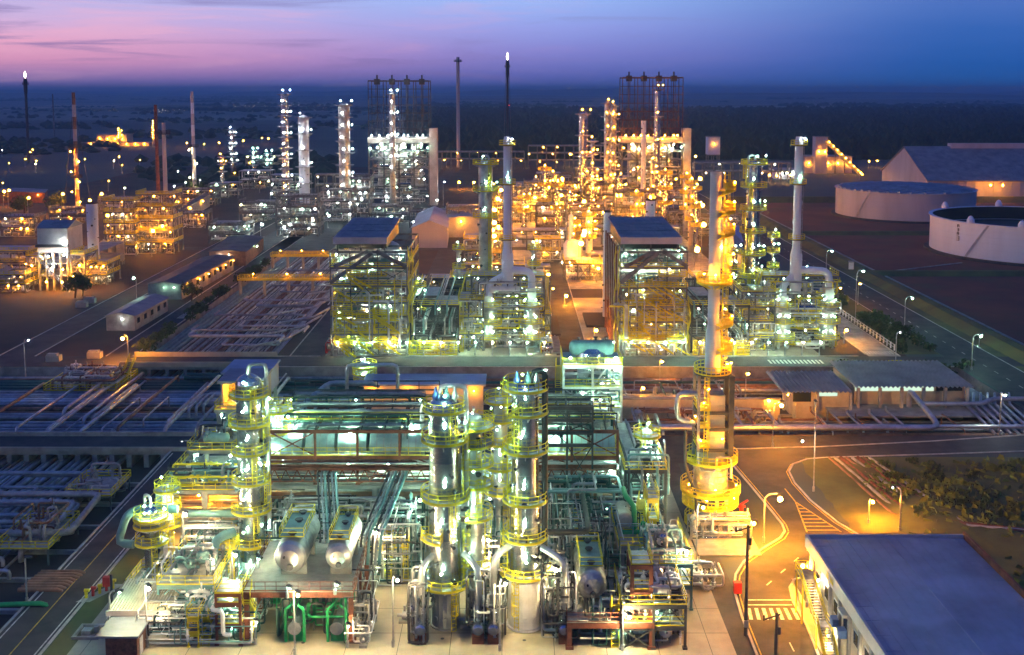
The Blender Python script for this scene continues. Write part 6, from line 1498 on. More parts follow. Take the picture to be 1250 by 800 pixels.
# cooler racks between structures and heaters
for s, a, b in (('left', 502, 560), ('right', 843, 912)):
    x0, x1 = xat(a, 262, 10), xat(b, 262, 10)
    frame('cooler_rack', 'dark steel cooler rack full of pipes beside the %s blue roofed structure' % s, 'pipe rack', [x0, (x0 + x1) / 2, x1], [260, 272, 284, 298], [4.5, 8, 12], 'darksteel', .4, [False, False, True], .5, seed=8, lamps=['green', 'green', 'white'], lamp_r=.22, lampevery=1, thick=.11, sub=2)
    ck = bpy.context.scene.objects[[o.name for o in THINGS if o.get('category') == 'pipe rack'][-1]]
    for k in range(20):
        xx = x0 + .4 + (x1 - x0 - .8) * k / 19; z = rng.choice([4.7, 8.2, 12.3]); r = rng.uniform(.14, .3); m = rng.choice(('pipegrey', 'pipesilver', 'darksteel', 'teal'))
        mb = MB(); mb.path([(xx, 259, z - rng.uniform(2, 3.5)), (xx, 259, z + r), (xx, 300, z + r)], r, 6); mb.build('pipe', m, ck)
    clutter('at foot of %s dark cooler rack' % s, x0, x1, 257, 262, 0, 3.6, 500 + len(s), 2, 5, 16, ('white', 'clad', 'galv'), ('pipesilver', 'white', 'yellow', 'pipegrey'), 5)
    mb = MB(); mb.rail([(x0, 257.4, .1), (x1, 257.4, .1)], 1.3, .16); mb.rail([(x0, 257.4, 2.4), (x1, 257.4, 2.4)], 1.2, .14); mb.rail([(x0, 257.4, 1.2), (x1, 257.4, 1.2)], 1.2, .14); solo('guard_railing', mb, 'yellow', 'bright yellow stacked railing in front of the %s cooler rack' % s, 'railing')
clutter('between left heater and amber road', xat(660, 262, 0), 10, 258, 268, 0, 3.5, 540, 2, 4, 12, ('white', 'clad', 'galv'), ('pipesilver', 'white', 'yellow', 'rust'), 5)
clutter('right of the amber road', 20, bx0_ - 1, 258, 266, 0, 3.0, 541, 2, 3, 12, ('cream', 'clad', 'galv'), ('rust', 'white', 'yellow'), 5)
clutter('left of the left blue roof', -46, ax0 - .5, 258, 268, 0, 3.0, 542, 1, 2, 8, ('cream', 'galv', 'white'), ('red', 'red', 'pipegrey'), 6)
# small green lit column head before the middle road
column('small green lit column head between middle road and cooler bank', xat(445, 236, 5), 236, GZ, zat(446, 236), 1.3, 'white', 1, plats=[(zat(466, 236), *F, 1.3), (zat(456, 236), *F, 1.5), (zat(448, 236), *F, 1.5)], lamp_r=.26, thick=.12)
# slabs and sheds on the amber yard
for (px0, py0, px1, py1, lab, h) in ((656, 410, 680, 388, 'dark tank pit left of the amber road', .5), (652, 432, 682, 412, 'pale slab left of the amber road', .35), (716, 400, 744, 384, 'dark basin right of the amber road', .6)):
    a = gp(px0, py0); b = gp(px1, py1); mb = MB(); mb.box(min(a[0], b[0]), max(a[0], b[0]), a[1], b[1], .03, h); solo('basin', mb, 'soil' if 'dark' in lab else 'concrete', lab, 'basin')
lamp_post('street lamp with amber light at the mouth of the amber road', 11, 300, 9, (.5, 0), 'amber', None, r=.3)
for (px, pyb, pyt, r, lab) in ((667, 372, 332, .75, 'left of the amber road'), (689, 372, 358, .75, 'low at the amber road'), (725, 418, 400, .7, 'before the dark basin'), (728, 345, 325, .7, 'at the end of the amber road'), (1047, 372, 345, .35, 'behind the right heater, near'), (1023, 372, 350, .35, 'behind the right heater, far'), (1030, 420, 400, .6, 'beside the lit concrete strip')):
    x, y = gp(px, pyb); lamp_post('amber yard lamp on a thin pole ' + lab, x, y, max(3, zat(pyt, y)), (.4, 0), 'amber', 'amber yard lamps', r=r)
# ---------------------------------------------------------------- hedge and shrubs
def shrub(label, x, y, h, r, group, seed, n=90, mat='leaf', name='shrub', trunk=False):
    rg = random.Random(seed); t = thing(name, label, name, (x, y, 0), group)
    mb = MB()
    for _ in range(n):
        a = rg.uniform(0, 2 * PI); e = rg.uniform(-.9, 1); q = rg.random() ** .4; c = Vector((x + r * q * math.cos(a) * (1 - e * e * .5), y + r * q * math.sin(a) * (1 - e * e * .5), h * (.55 + .42 * e * q)))
        s = rg.uniform(.16, .4) * r ** .5 * .9; d = Vector((rg.uniform(-1, 1), rg.uniform(-1, 1), rg.uniform(-.6, 1))).normalized(); u = d.orthogonal().normalized() * s; v = d.cross(u).normalized() * s * .8
        mb.add([c - u - v * .3, c + v, c + u - v * .2, c - v], [(0, 1, 2, 3)])
    mb.build('foliage', mat, t)
    mb = MB(); mb.tube((x, y, 0), (x + rg.uniform(-.2, .2), y, h * .6), .09 * r ** .5 + .03, 5)
    for _ in range(3): mb.tube((x, y, h * .25), (x + rg.uniform(-r, r) * .6, y + rg.uniform(-r, r) * .6, h * .75), .05, 4)
    mb.build('stem', 'bark', t)
    return t
for k in range(46):
    u = rng.random(); y = 258 + 76 * u; x = rng.uniform(96.4, 104.8)
    shrub('leafy green shrub in the hedge between lit strip and diagonal road', x, y, rng.uniform(1.8, 3.8), rng.uniform(1.2, 2.2), 'shrubs of the right hedge', k + 1, 120)
for k in range(48):
    y = rng.uniform(258, 400); shrub('dark bush on the verge beside the upper left track', rng.uniform(-92.9, -90.6), y, rng.uniform(1.8, 3.6), rng.uniform(1.5, 2.8), 'bushes beside the upper left track', 100 + k, 80, 'leaf')
for k in range(26):
    x, y = gp(rng.uniform(1020, 1185), rng.uniform(447, 461)); shrub('dark bush behind the ribbed pump house roof', x, y, rng.uniform(1.0, 2.4), rng.uniform(1.0, 2.0), 'bushes behind the pump house', 200 + k, 70, 'leaf')
for k in range(9):
    x, y = gp(rng.uniform(1070, 1250), rng.uniform(566, 590)); shrub('dark bush in the rough field below the right road', x, y, rng.uniform(.8, 1.6), rng.uniform(1.0, 2.0), 'bushes of the rough field', 300 + k, 70, 'leaf')
mb = MB(); 
for k in range(26): y = 262 + k * 2.6; mb.beam((95.9, y, 0), (95.9, y, 1.6), .3); mb.beam((95.9, y, 1.5), (95.9, y + 2.6, 1.5), .12); mb.beam((95.9, y, .8), (95.9, y + 2.6, .8), .12)
solo('guard_fence', mb, 'white', 'pale post fence between lit strip and green hedge', 'fence')

# fill between the structures: low racks and gear behind and beside the heaters
for i, (a, b, Y, h, nl, c, w_) in enumerate(((505, 548, 312, 9, 2, ['green', 'warm'], 'behind the left cooler rack'), (552, 585, 300, 12, 3, ['green', 'warm'], 'left of the dark reactor column'), (600, 655, 300, 11, 3, ['warm', 'amber'], 'behind the left middle heater'), (845, 890, 312, 10, 2, ['green', 'warm'], 'behind the right cooler rack'), (880, 940, 292, 13, 3, ['green', 'white', 'warm'], 'around the silver reactor column'), (905, 945, 262, 15, 4, ['green', 'white'], 'between chimney and right heater'), (985, 1016, 285, 9, 2, ['warm', 'green'], 'behind the right heater cells'), (560, 590, 262, 13, 3, ['green', 'warm'], 'between cooler rack and left heater'), (656, 672, 268, 8, 2, ['green', 'warm'], 'at the right of the left heater'), (560, 640, 345, 8, 2, ['amber', 'warm'], 'before the central unit, left'))):
    x0, x1 = xat(a, Y, 5), xat(b, Y, 5)
    frame('process_structure', 'low crowded steel structure %s' % w_, 'process structure', [x0, x0 + (x1 - x0) * .4, x1], [Y, Y + 5, Y + 10], [h * (k + 1) / nl for k in range(nl)], 'steel', .34, True, .4, rails=True, railmat='yellow', seed=20 + i, lamps=c, lamp_r=.24, thick=.12, sub=0, stairs=False)
    for k in range(nl): clutter('%s, %s' % (('ground level', 'first deck', 'second deck', 'third deck')[k], w_), x0, x1, Y - 1, Y + 6, h * k / nl, h / nl, 700 + i * 7 + k, 1, 1, 12, ('white', 'clad', 'galv'), ('pipesilver', 'white', 'yellow', 'pipegrey'), 5)
for i, (px, w, pyt, Y, m, pl) in enumerate(((512, 5, 345, 275, 'clad', 3), (560, 6, 300, 300, 'dullclad', 3), (577, 5, 330, 290, 'clad', 3), (897, 6, 305, 285, 'clad', 4), (930, 6, 330, 275, 'white', 3), (944, 5, 285, 290, 'clad', 5), (985, 6, 330, 290, 'clad', 3), (652, 6, 300, 290, 'dullclad', 4), (640, 5, 345, 280, 'clad', 3))):
    mcol('slim silver process column among the middle heaters', px, w, pyt, Y, mat=m, plats=pl, col='green', lamp_r=.2, lad=False, thick=.12, wd=1.2, a0=-PI, a1=PI, zmin=4)
for k, px in enumerate(range(412, 1016, 21)):  # row added to light the dark base of the middle units
    if 676 < px < 745: continue
    x = xat(px, 256.8, 3); lamp_post('added low greenish flood lamp in the row along the middle road', x, 256.6, 4.0, (.1, -.5), 'green' if k % 3 else 'warm', 'added low flood lamps along the middle road', r=.34)
# ================================================================ far units
rng = random.Random(77)
def unit(lab, px0, px1, pyb, Y, h, nl, cols, seed, nx=3, dep=12, mat='steel', lamp_r=.4, clut=1, dim=0.0, cat='process structure', miss=.35, rails=True, lampevery=1):
    """one open steel structure of a far unit, with its equipment"""
    x0, x1 = xat(px0, Y, 5), xat(px1, Y, 5); xs = [x0 + (x1 - x0) * k / nx for k in range(nx + 1)]
    zs = [h * (k + 1) / nl for k in range(nl)]
    t = frame('process_structure', lab, cat, xs, [Y, Y + dep * .5, Y + dep], zs, mat, max(.35, Y / 1500), True, miss, rails=rails and Y < 620, brace=True, railmat='yellow' if Y < 440 else 'steel', seed=seed, lamps=cols, lamp_r=lamp_r, thick=Y / 2100, sub=0, stairs=False, dim=dim or .4, lampevery=lampevery)
    a_ = lab.split(','); short = a_[1].strip() + ' ' + a_[0].replace('open ', '').replace('steel ', '') + ' ' + a_[2].strip().replace('in the ', 'of ')
    short = short.replace('amber lit structure of', 'frame,').replace('white lit structure of', 'frame,')
    for i in range(nl):
        if clut: clutter('in ' + short, x0, x1, Y - 1, Y + dep * .6, zs[i] - h / nl, h / nl, seed * 40 + i, clut, 1, 8 * clut, ('white', 'clad', 'cream', 'galv'), ('pipesilver', 'white', 'cream', 'pipegrey'), 5)
    return t
# --- amber unit in the centre
AM = ['amber', 'amber', 'amber', 'warm']
for i, (a, b, Y, h, nl, w_) in enumerate(((655, 690, 470, 14, 3, 'left front'), (697, 738, 470, 12, 3, 'middle front'), (652, 684, 400, 9, 2, 'small left nearest'), (640, 672, 540, 18, 3, 'far left'), (675, 712, 560, 16, 3, 'second row left'), (716, 752, 545, 17, 3, 'second row right'), (655, 700, 640, 15, 2, 'third row left'), (704, 750, 640, 18, 2, 'third row right'), (752, 800, 470, 20, 3, 'right front'), (800, 850, 480, 16, 3, 'far right front'), (770, 840, 560, 14, 2, 'below the right derrick'), (545, 590, 480, 12, 2, 'left of the pale stack'), (590, 640, 520, 12, 2, 'behind the pale stack'), (690, 735, 360, 6, 1, 'lowest nearest'), (566, 612, 400, 9, 2, 'between left shed and pale stack'), (852, 905, 470, 9, 2, 'right of the amber unit'), (620, 650, 600, 10, 2, 'deep behind the pale stack'))):
    unit('amber lit open steel structure, %s, in the central unit' % w_, a, b, 0, Y, h, nl, AM, 60 + i, nx=3, dep=14, lamp_r=.42, clut=2)
for px, w, pyt, Y, m, pl, lab in ((711.5, 11, 137, 560, 'clad', 4, 'tall amber lit column with small crown, left of the twin columns'), (741, 8, 124, 575, 'dullclad', 7, 'left of the tall twin columns lit amber'), (748.5, 7, 127, 580, 'dullclad', 7, 'right of the tall twin columns lit amber'), (723, 5, 170, 520, 'clad', 5, 'thin amber lit column between the crowned column and the twins'), (665, 6, 205, 480, 'clad', 3, 'short amber lit column in the left of the central unit'), (680, 5, 225, 430, 'clad', 2, 'stubby amber lit column near the amber road head'), (697, 6, 262, 400, 'tankwhite', 0, 'plain stubby column at the amber road head'), (812, 7, 210, 470, 'clad', 3, 'short amber lit column under the right derrick'), (640, 5, 240, 450, 'clad', 2, 'stubby amber lit column just right of the pale stack'), (757, 6, 215, 500, 'clad', 3, 'amber lit column left of the white stack')):
    mcol(lab, px, w, pyt, Y, mat=m, plats=pl, col='amber', lamp_r=.27, lad=False, rails=Y < 500, thick=.2, zmin=8, wd=2.0, a0=-PI, a1=PI)
mcol('slender white stack before the right derrick', 785, 6, 144, 510, mat='tankwhite', plats=0, head='open', name='stack', cat='stack')
t = thing('surge_vessel', 'fat white vessel lit from below at the amber road head', 'vessel', (xat(699, 385, 5), 385, 0)); x = xat(699, 385, 5)
mb = MB(); mb.lathe([(.1, 0), (3.2, .2), (3.4, 1.2), (3.4, 5), (2.6, 6.4), (.1, 7)], (x, 385, 4), 18); mb.build('shell', 'white', t)
for k in range(6): p = polar(x, 385, 3, k * PI / 3); mb = MB(); mb.beam((*p, 0), (*p, 4.6), .5); mb.build('leg', 'steel', t)
for k in range(4): lamp(t, (x - 4 + k * 2.7, 380.5, 3.0), 'warm', .3)
# sodium flood masts of the centre
for i, (px, py, Y, lab) in enumerate(((695, 187, 900, 'on the far amber pipe rack'), (545, 193, 900, 'left end of the far amber pipe rack'), (559, 221, 700, 'left of two below the far rack'), (577, 221, 700, 'right of two below the far rack'), (651, 239, 520, 'over the left of the central unit'), (751, 236, 520, 'over the middle of the central unit'), (847, 189, 640, 'right of the right derrick'), (606, 274, 430, 'beside the pale stack'), (895, 225, 560, 'before the dark wood'), (849, 233, 500, 'right end of the central unit'), (878, 228, 540, 'behind the silver reactor column'), (470, 277, 430, 'left of the gabled shed'))):
    x = xat(px, Y, 10); z = max(5, zat(py, Y)); lamp_post('big sodium flood mast ' + lab, x, Y, z, (.6, 0), 'amber', 'sodium flood masts', r=.85 if i < 9 else .6)
for k in range(30):  # extra masts added to flood the central ground with amber
    Y = rng.uniform(345, 640); px = rng.uniform(575, 860); x = xat(px, Y, 8)
    if 9 < x < 21 and Y < 520: x += 12
    lamp_post('added sodium flood mast among the amber lit central structures', x, Y, rng.uniform(12, 19), (.6, 0), 'amber', 'added sodium flood masts of the central unit', r=rng.uniform(1.05, 1.45))
for k in range(16):  # extra masts added to light the left unit
    Y = rng.uniform(350, 600); x = xat(rng.uniform(-10, 215), Y, 8); lamp_post('added sodium flood mast among the amber lit left structures', x, Y, rng.uniform(7, 12), (.6, 0), 'amber', 'added sodium flood masts of the left unit', r=rng.uniform(.75, 1.0))
for k in range(22):
    Y = rng.uniform(345, 620); a = rng.uniform(585, 835); b = a + rng.uniform(18, 42); x0, x1 = xat(a, Y, 5), xat(b, Y, 5)
    if x0 < 20 and x1 > 10 and Y < 520: continue
    h = rng.uniform(6, 15); nl = 2 if h < 11 else 3
    frame('process_structure', 'small amber lit steel frame crowded with pipes in the central unit', 'process structure', [x0, (x0 + x1) / 2, x1], [Y, Y + 5, Y + 9], [h * (q + 1) / nl for q in range(nl)], 'steel', .4, True, .4, rails=Y < 440, railmat='yellow', seed=k, lamps=AM, lamp_r=.36, thick=.2, sub=0, stairs=False, dim=.45, group='small steel frames of the central unit')
    pipework('pipes woven through a small amber lit frame', (x0, x1, Y - .5, Y + 5, .3, h + 2), 16, 1500 + k, ('pipesilver', 'white', 'cream', 'pipegrey'), (.12, .4), 5, group='pipes of the small central frames')
for k in range(24):
    Y = rng.uniform(380, 640); px = rng.uniform(590, 850); h = rng.uniform(12, 30); x = xat(px, Y, 8)
    if 9 < x < 21 and Y < 520: continue
    column('slim amber lit column among the central structures', x, Y, 0, h, rng.uniform(.7, 1.5), rng.choice(['clad', 'dullclad', 'tankwhite', 'cream']), min(3, h * .1), plats=[(h * q, -PI, PI, 1.4) for q in (.45, .7, .95)], col='amber', lamp_r=.3, n=10, ladders=False, rails=Y < 500, thick=.2, group='slim columns of the central unit')
for k, (a, b, Y, z) in enumerate(((600, 672, 352, 6), (722, 800, 372, 7), (596, 690, 430, 8), (712, 830, 440, 8), (600, 850, 520, 9))):
    x0, x1 = xat(a, Y, 5), xat(b, Y, 5); n = max(3, int((x1 - x0) / 7)); t = frame('pipe_rack', 'amber lit low pipe rack, %s, crossing the central unit' % ('nearest left', 'nearest right', 'second left', 'second right', 'rear')[k], 'pipe rack', [x0 + (x1 - x0) * q / n for q in range(n + 1)], [Y, Y + 6], [z * .6, z], 'steel', .45, False, rails=False, brace=False, stairs=False, lamps=AM, lamp_r=.36, sub=0)
    for zz in (z * .6, z):
        for q in range(5): mb = MB(); r = rng.uniform(.2, .42); mb.tube((x0, Y + .6 + q * 1.15, zz + r), (x1, Y + .6 + q * 1.15, zz + r), r, 6); mb.build('pipe', 'pipesilver', t)
# far amber pipe rack
def far_rack(lab, px0, px1, Y, zs, col, n=14, dim=.5):
    x0, x1 = xat(px0, Y, 8), xat(px1, Y, 8); xs = [x0 + (x1 - x0) * k / n for k in range(n + 1)]
    t = frame('pipe_rack', lab, 'pipe rack', xs, [Y, Y + 8], zs, 'steel', .8, False, rails=False, brace=False, stairs=False, seed=3, lamps=col, lamp_r=.34, sub=0, lampevery=2)
    for z in zs:
        mb = MB()
        for k in range(3): mb.tube((x0, Y + 1 + k * 2.2, z + .5), (x1, Y + 1 + k * 2.2, z + .5), .42, 6)
        mb.mat('pipegrey') if False else None
        mb.build('pipe_bank', 'pipegrey', t)
far_rack('long amber lit pipe rack before the dark wood, left of centre', 528, 640, 880, [8, 14], 'amber', 10)
far_rack('long amber lit pipe rack before the dark wood, right of centre', 645, 756, 880, [7, 13, 19], 'amber', 10)
far_rack('dim pipe rack before the dark wood, right of the right derrick', 848, 965, 760, [7, 13], 'warm', 10)
far_rack('dim pipe rack at the left of the left derrick', 385, 450, 640, [8, 14], 'warm', 6)
# --- derricks
def derrick(side, pa, pb, pyt, cols, Y=600, hot=True):
    W = 'the %s derrick' % side
    x0, x1 = xat(pa, Y, 40), xat(pb, Y, 40); d = 16; zt = zat(pyt, Y); zb = zat(168, Y)
    n = 4; xs = [x0 + (x1 - x0) * k / n for k in range(n + 1)]
    t = frame('coker_structure', 'tall lit concrete structure with cutting derrick frame on top, %s one of the pair' % side, 'process structure', xs, [Y, Y + d], [6, 11, 16, 21, 26, 31, zb - 3], 'steel', .9, [True] * 7, .25, rails=False, seed=7, lamps=cols, lamp_r=.46, sub=0, stairs=False, brace=True, group='derrick structures')
    mb = MB(); mb.box(x0 - .6, x1 + .6, Y - .8, Y + d, zb - 3 + .1, zb); mb.build('top_slab', 'palewall', t)
    mb = MB()
    for y in (Y + .5, Y + d - .5):
        for x in xs: mb.beam((x, y, zb), (x, y, zt), .42)
        for k in range(7): z = zb + (zt - zb) * (k + 1) / 7; mb.beam((x0, y, z), (x1, y, z), .5 if k > 4 else .26, .8 if k == 6 else .3)
        for x, x2 in zip(xs[:-1], xs[1:]):
            mb.beam((x, y, zb), ((x + x2) / 2, y, zb + (zt - zb) / 2), .2); mb.beam((x2, y, zb), ((x + x2) / 2, y, zb + (zt - zb) / 2), .2)
            mb.beam(((x + x2) / 2, y, zb), ((x + x2) / 2, y, zt), .2)
    for x in (x0, x1):
        for k in (3, 6): z = zb + (zt - zb) * (k + 1) / 7; mb.beam((x, Y + .5, z), (x, Y + d - .5, z), .4)
    mb.build('derrick_frame', 'darkrust' if side == 'right' else 'darksteel', t)
    for k in range(4):
        x = x0 + (x1 - x0) * (k + .5) / 4; mb = MB(); mb.box(x - 1.4, x + 1.4, Y + 4, Y + 10, zt - 2, zt + 1.2); mb.tube((x, Y + 7, zt + 1.2), (x, Y + 7, zt + 3.4), .5, 6); mb.tube((x, Y + 7, zb), (x, Y + 7, zt - 2), .3, 5); mb.build('crown_block', 'darksteel', t)
    xp0, xp1 = xat(pb + 1, Y, 20), xat(pb + 10, Y, 20)
    mb = MB(); mb.box(xp0, xp1, Y - .5, Y + 9, 0, zat(157, Y)); mb.build('lift_shaft', 'palewall', t)
    for k in range(8): lamp(t, (x0 + (x1 - x0) * (k + rng.uniform(.2, .8)) / 8, Y - 1.6, zb + 1.2), cols if isinstance(cols, str) else cols[0], .42)
    for k in range(12): lamp(t, (x0 + (x1 - x0) * (k + rng.uniform(.1, .9)) / 12, Y - 1.2, zb - 5 - rng.uniform(0, 1.5)), rng.choice(['green', 'white']) if side == 'left' else rng.choice(['amber', 'warm', 'green']), .36)
    for i in range(6): clutter('under ' + W, x0 + 1, x1 - 1, Y - 1, Y + 6, (0, 6, 11, 16, 21, 26)[i], 5, 900 + i + pa, 2, 1, 8, ('white', 'clad', 'galv', 'cream'), ('pipesilver', 'white', 'pipegrey'), 5)
    for k in range(3): column('large silver coke drum under %s' % W, x0 + (x1 - x0) * (k + .8) / 3.6, Y + 9, 10, 34, 3.6, 'dullclad', cat='coke drum', name='coke_drum', n=14)
derrick('left', 450, 523.5, 99, ['white', 'green'])
derrick('right', 759.5, 833, 95, ['amber', 'warm'])
mcol('lit silver column rising through the left derrick', 479.5, 8, 113, 594, mat='dullclad', plats=8, col='white', lamp_r=.4, lad=False, rails=False, wd=1.8, a0=-PI, a1=PI, zmin=14)
mcol('slim silver stack rising before the right derrick', 801.5, 8, 107, 590, mat='clad', plats=4, col='amber', lamp_r=.34, lad=False, rails=False, wd=1.6, head='open', name='stack', cat='stack')
# --- white lit unit, left of centre
WH = ['white', 'green', 'white', 'warm']
for px, w, pyt, Y, m, pl, lab, c in ((349, 9, 113, 560, 'clad', 10, 'tallest column of the white lit unit, studded with lamps', 'white'), (371.5, 13, 141, 565, 'tankwhite', 5, 'pale column right of the tallest in the white lit unit', 'white'), (421, 14, 126, 560, 'dullclad', 8, 'fat column left of the left derrick, with lit galleries', 'white'), (283.5, 6, 157, 800, 'clad', 7, 'small distant column studded with white lamps', 'white'), (310, 5, 183, 780, 'clad', 4, 'tiny distant column left of the tallest white lit one', 'green'), (327, 5, 186, 760, 'clad', 4, 'tiny distant lit column nearer the tallest white lit one', 'green'), (271, 5, 190, 700, 'clad', 3, 'stubby column at the left end of the white lit unit', 'amber')):
    mcol(lab, px, w, pyt, Y, mat=m, plats=pl, col=c, lamp_r=.36 if px != 371.5 else .26, lad=False, rails=False, wd=1.9, a0=-PI, a1=PI, zmin=7)
for i, (a, b, Y, h, nl, w_) in enumerate(((338, 388, 470, 18, 4, 'big front'), (292, 336, 520, 10, 2, 'front left'), (392, 430, 520, 16, 3, 'right of the big front one'), (255, 290, 640, 9, 2, 'far left'), (292, 330, 700, 12, 2, 'rear left'), (330, 375, 640, 14, 3, 'rear middle'), (425, 452, 560, 18, 3, 'next to the left derrick'), (255, 300, 450, 8, 2, 'nearest left'), (300, 340, 860, 12, 2, 'remote'), (450, 500, 520, 8, 2, 'below the left derrick'), (500, 545, 500, 8, 2, 'right below the left derrick'))):
    unit('white lit open steel structure, %s, in the white unit' % w_, a, b, 0, Y, h, nl, WH, 120 + i, nx=3, dep=14, lamp_r=.40, clut=1)
for i, (px, py, Y) in enumerate(((352, 272, 470), (345, 275, 470), (318, 272, 470), (380, 268, 480), (400, 262, 500), (330, 235, 560), (365, 250, 520), (541, 221, 600), (425, 243, 540), (440, 242, 540), (532, 243, 520))):
    x = xat(px, Y, 6); lamp_post('bright white flood lamp at the foot of the white lit unit', x, Y, max(4, zat(py, Y)), (.5, 0), 'white', 'white flood lamps', r=.75 if i < 3 else .5)
# --- amber units at the left
for i, (a, b, Y, h, nl, w_) in enumerate(((128, 165, 415, 22, 5, 'tall left'), (168, 212, 420, 24, 5, 'tall right'), (0, 42, 470, 9, 2, 'far left edge'), (-30, 36, 356, 11, 3, 'left edge'), (33, 47, 352, 10, 3, 'beside the grey clad tower'), (170, 215, 560, 10, 2, 'rear'), (215, 262, 600, 9, 2, 'distant rear'), (120, 170, 560, 8, 2, 'rear left'), (60, 108, 520, 7, 2, 'behind the grey clad tower'), (-20, 30, 338, 6, 2, 'nearest left edge'), (106, 130, 352, 7, 2, 'right of the grey clad tower'), (220, 250, 500, 7, 1, 'right low'))):
    unit('amber lit open steel structure, %s, in the left unit' % w_, a, b, 0, Y, h, nl, AM, 160 + i, nx=3, dep=12, lamp_r=.38, clut=1)
x0, x1 = xat(47, 342, 8), xat(103, 342, 8)
t = thing('clad_tower', 'grey clad process building with gable roof and lamps inside, left unit', 'process building', ((x0 + x1) / 2, 342, 0))
mb = MB(); mb.box(x0, x0 + (x1 - x0) * .66, 342, 354, 12.5, 20.5); mb.build('wall', 'palewall', t)
mb = MB(); xm = x0 + (x1 - x0) * .66; mb.add([(x0 - .4, 341.5, 20.5), (xm + .4, 341.5, 20.5), (xm + .4, 354.5, 20.5), (x0 - .4, 354.5, 20.5), (x0 - .4, 348, 22.6), (xm + .4, 348, 22.6)], [(0, 1, 5, 4), (2, 3, 4, 5), (0, 4, 3), (1, 2, 5)]); mb.build('roof', 'greyroof', t)
mb = MB(); mb.box(x0 - .3, xm + .3, 340.8, 341.9, 14.4, 15.3); mb.build('canopy', 'darksteel', t)
for k in range(5):
    for yy in (342, 353.5): mb = MB(); xx = x0 + .3 + (xm - x0 - .6) * k / 4; mb.beam((xx, yy, 0), (xx, yy, 12.5), .6); mb.build('post', 'steel', t)
for z in (5, 9): mb = MB(); mb.box(x0, xm, 342.3, 391, z - .3, z); mb.build('floor', 'concrete', t)
mb = MB(); mb.stair((xm + 1, 340, 0), (x0 + 2, 340, 10), 1.4, 20); mb.build('stair', 'galv', t)
for p, c in (((x0 + 4, 340.5, 11.5), 'white'), ((x0 + 9, 340.5, 12), 'white'), ((x0 + 5, 340.5, 7.5), 'white'), ((x0 + 8.5, 340.5, 7.3), 'amber'), ((x0 - 1.5, 340.5, 8.5), 'amber'), ((x0 + 3, 340.5, 3.2), 'amber'), ((x0 + 8, 340.5, 3.2), 'amber'), ((x1 - 1, 340.5, 8.6), 'amber'), ((xm - .5, 340, 15.6), 'white'), ((x1 - 3, 340, 5), 'amber')): lamp(t, p, c, .42)
frame('steel_annex', 'open amber lit steel annex on the right of the grey clad building', 'process structure', [xm + .8, x1], [342, 353], [4, 8, 12], 'steel', .5, True, .3, seed=3, lamps='amber', lamp_r=.3, thick=.16, sub=0, brace=True, stairs=False)
column('plain pale chimney lit amber in the left unit', xat(113.5, 366, 15), 366, 0, zat(247, 366), 1.9, 'tankwhite', head='open', name='stack', cat='stack')
for k, px in enumerate((127, 137, 147)): vessel('pale upright storage vessel in the row beside the plain chimney', xat(px, 395, 5), 395, 0, 9, 1.5, 'cream', 'row of pale vessels', cat='vessel')
# --- slim stacks and flares
def slim(label, px, wp, pyt, pyb, Y, mat, name='stack', bands=None, lights=0, guy=False, col='amber', taper=.75, plats=()):
    x = xat(px, Y, 10); zt = zat(pyt, Y); r = wpx(wp, Y, 10) / 2; t = thing(name, label, name.replace('_', ' '), (x, Y, 0))
    mb = MB(); n = 10
    if bands:
        for k in range(n): mb.mat(bands[k % 2]); z0, z1 = zt * k / n, zt * (k + 1) / n; mb.lathe([(r * (1 - (1 - taper) * k / n), 0), (r * (1 - (1 - taper) * (k + 1) / n), z1 - z0)], (x, Y, z0), 12)
    else: mb.mat(mat); mb.lathe([(r, 0), (r * taper, zt), (r * taper * .7, zt), (r * taper * .7, zt - 2)], (x, Y, 0), 12)
    mb.build('shaft', None if bands else mat, t)
    for q in plats:
        z = zt * q; mb = MB(); mb.ring((x, Y, z), r * .8, r + 1.8, -.15, .15, n=12); mb.rail(ngon((x, Y, z), r + 1.7, 8), 1.4, .25, closed=True); mb.build('platform', 'darksteel', t)
    for k in range(lights): lamp(t, (x + (r + .9) * (-1) ** k, Y - r - .6, zt * (.1 + .5 * k / max(1, lights))), col, .5)
    if guy:
        for s in (-1, 1):
            mb = MB(); mb.beam((x + s * r, Y, zt * .8), (x + s * zt * .12, Y, 0), .16); mb.build('guy_wire', 'darksteel', t)
    return t
slim('tall banded stack with guy lines and amber lamps, left side', 94.5, 5.4, 113, 0, 560, 'tankwhite', bands=('tankgrey', 'piperust'), lights=6, guy=True, plats=(.55, .3))
slim('slim pale banded stack with white lamps, left of the white lit unit', 237.5, 5, 112, 0, 620, 'tankwhite', bands=('tankwhite', 'tankgrey'), lights=4, col='warm', plats=(.5,))
slim('pale violet grey stack, nearer of the left pair', 203, 6, 150, 0, 480, 'tankgrey', plats=(.9,))
slim('dark brown stack, darker of the left pair', 193.5, 5, 128, 0, 540, 'rust')
slim('tall grey stack standing alone before the dark wood', 559.5, 4.6, 70, 0, 900, 'tankgrey', taper=.9, plats=(.96,))
slim('thin faint mast on the far left plain', 66, 2, 115, 0, 1500, 'steel')
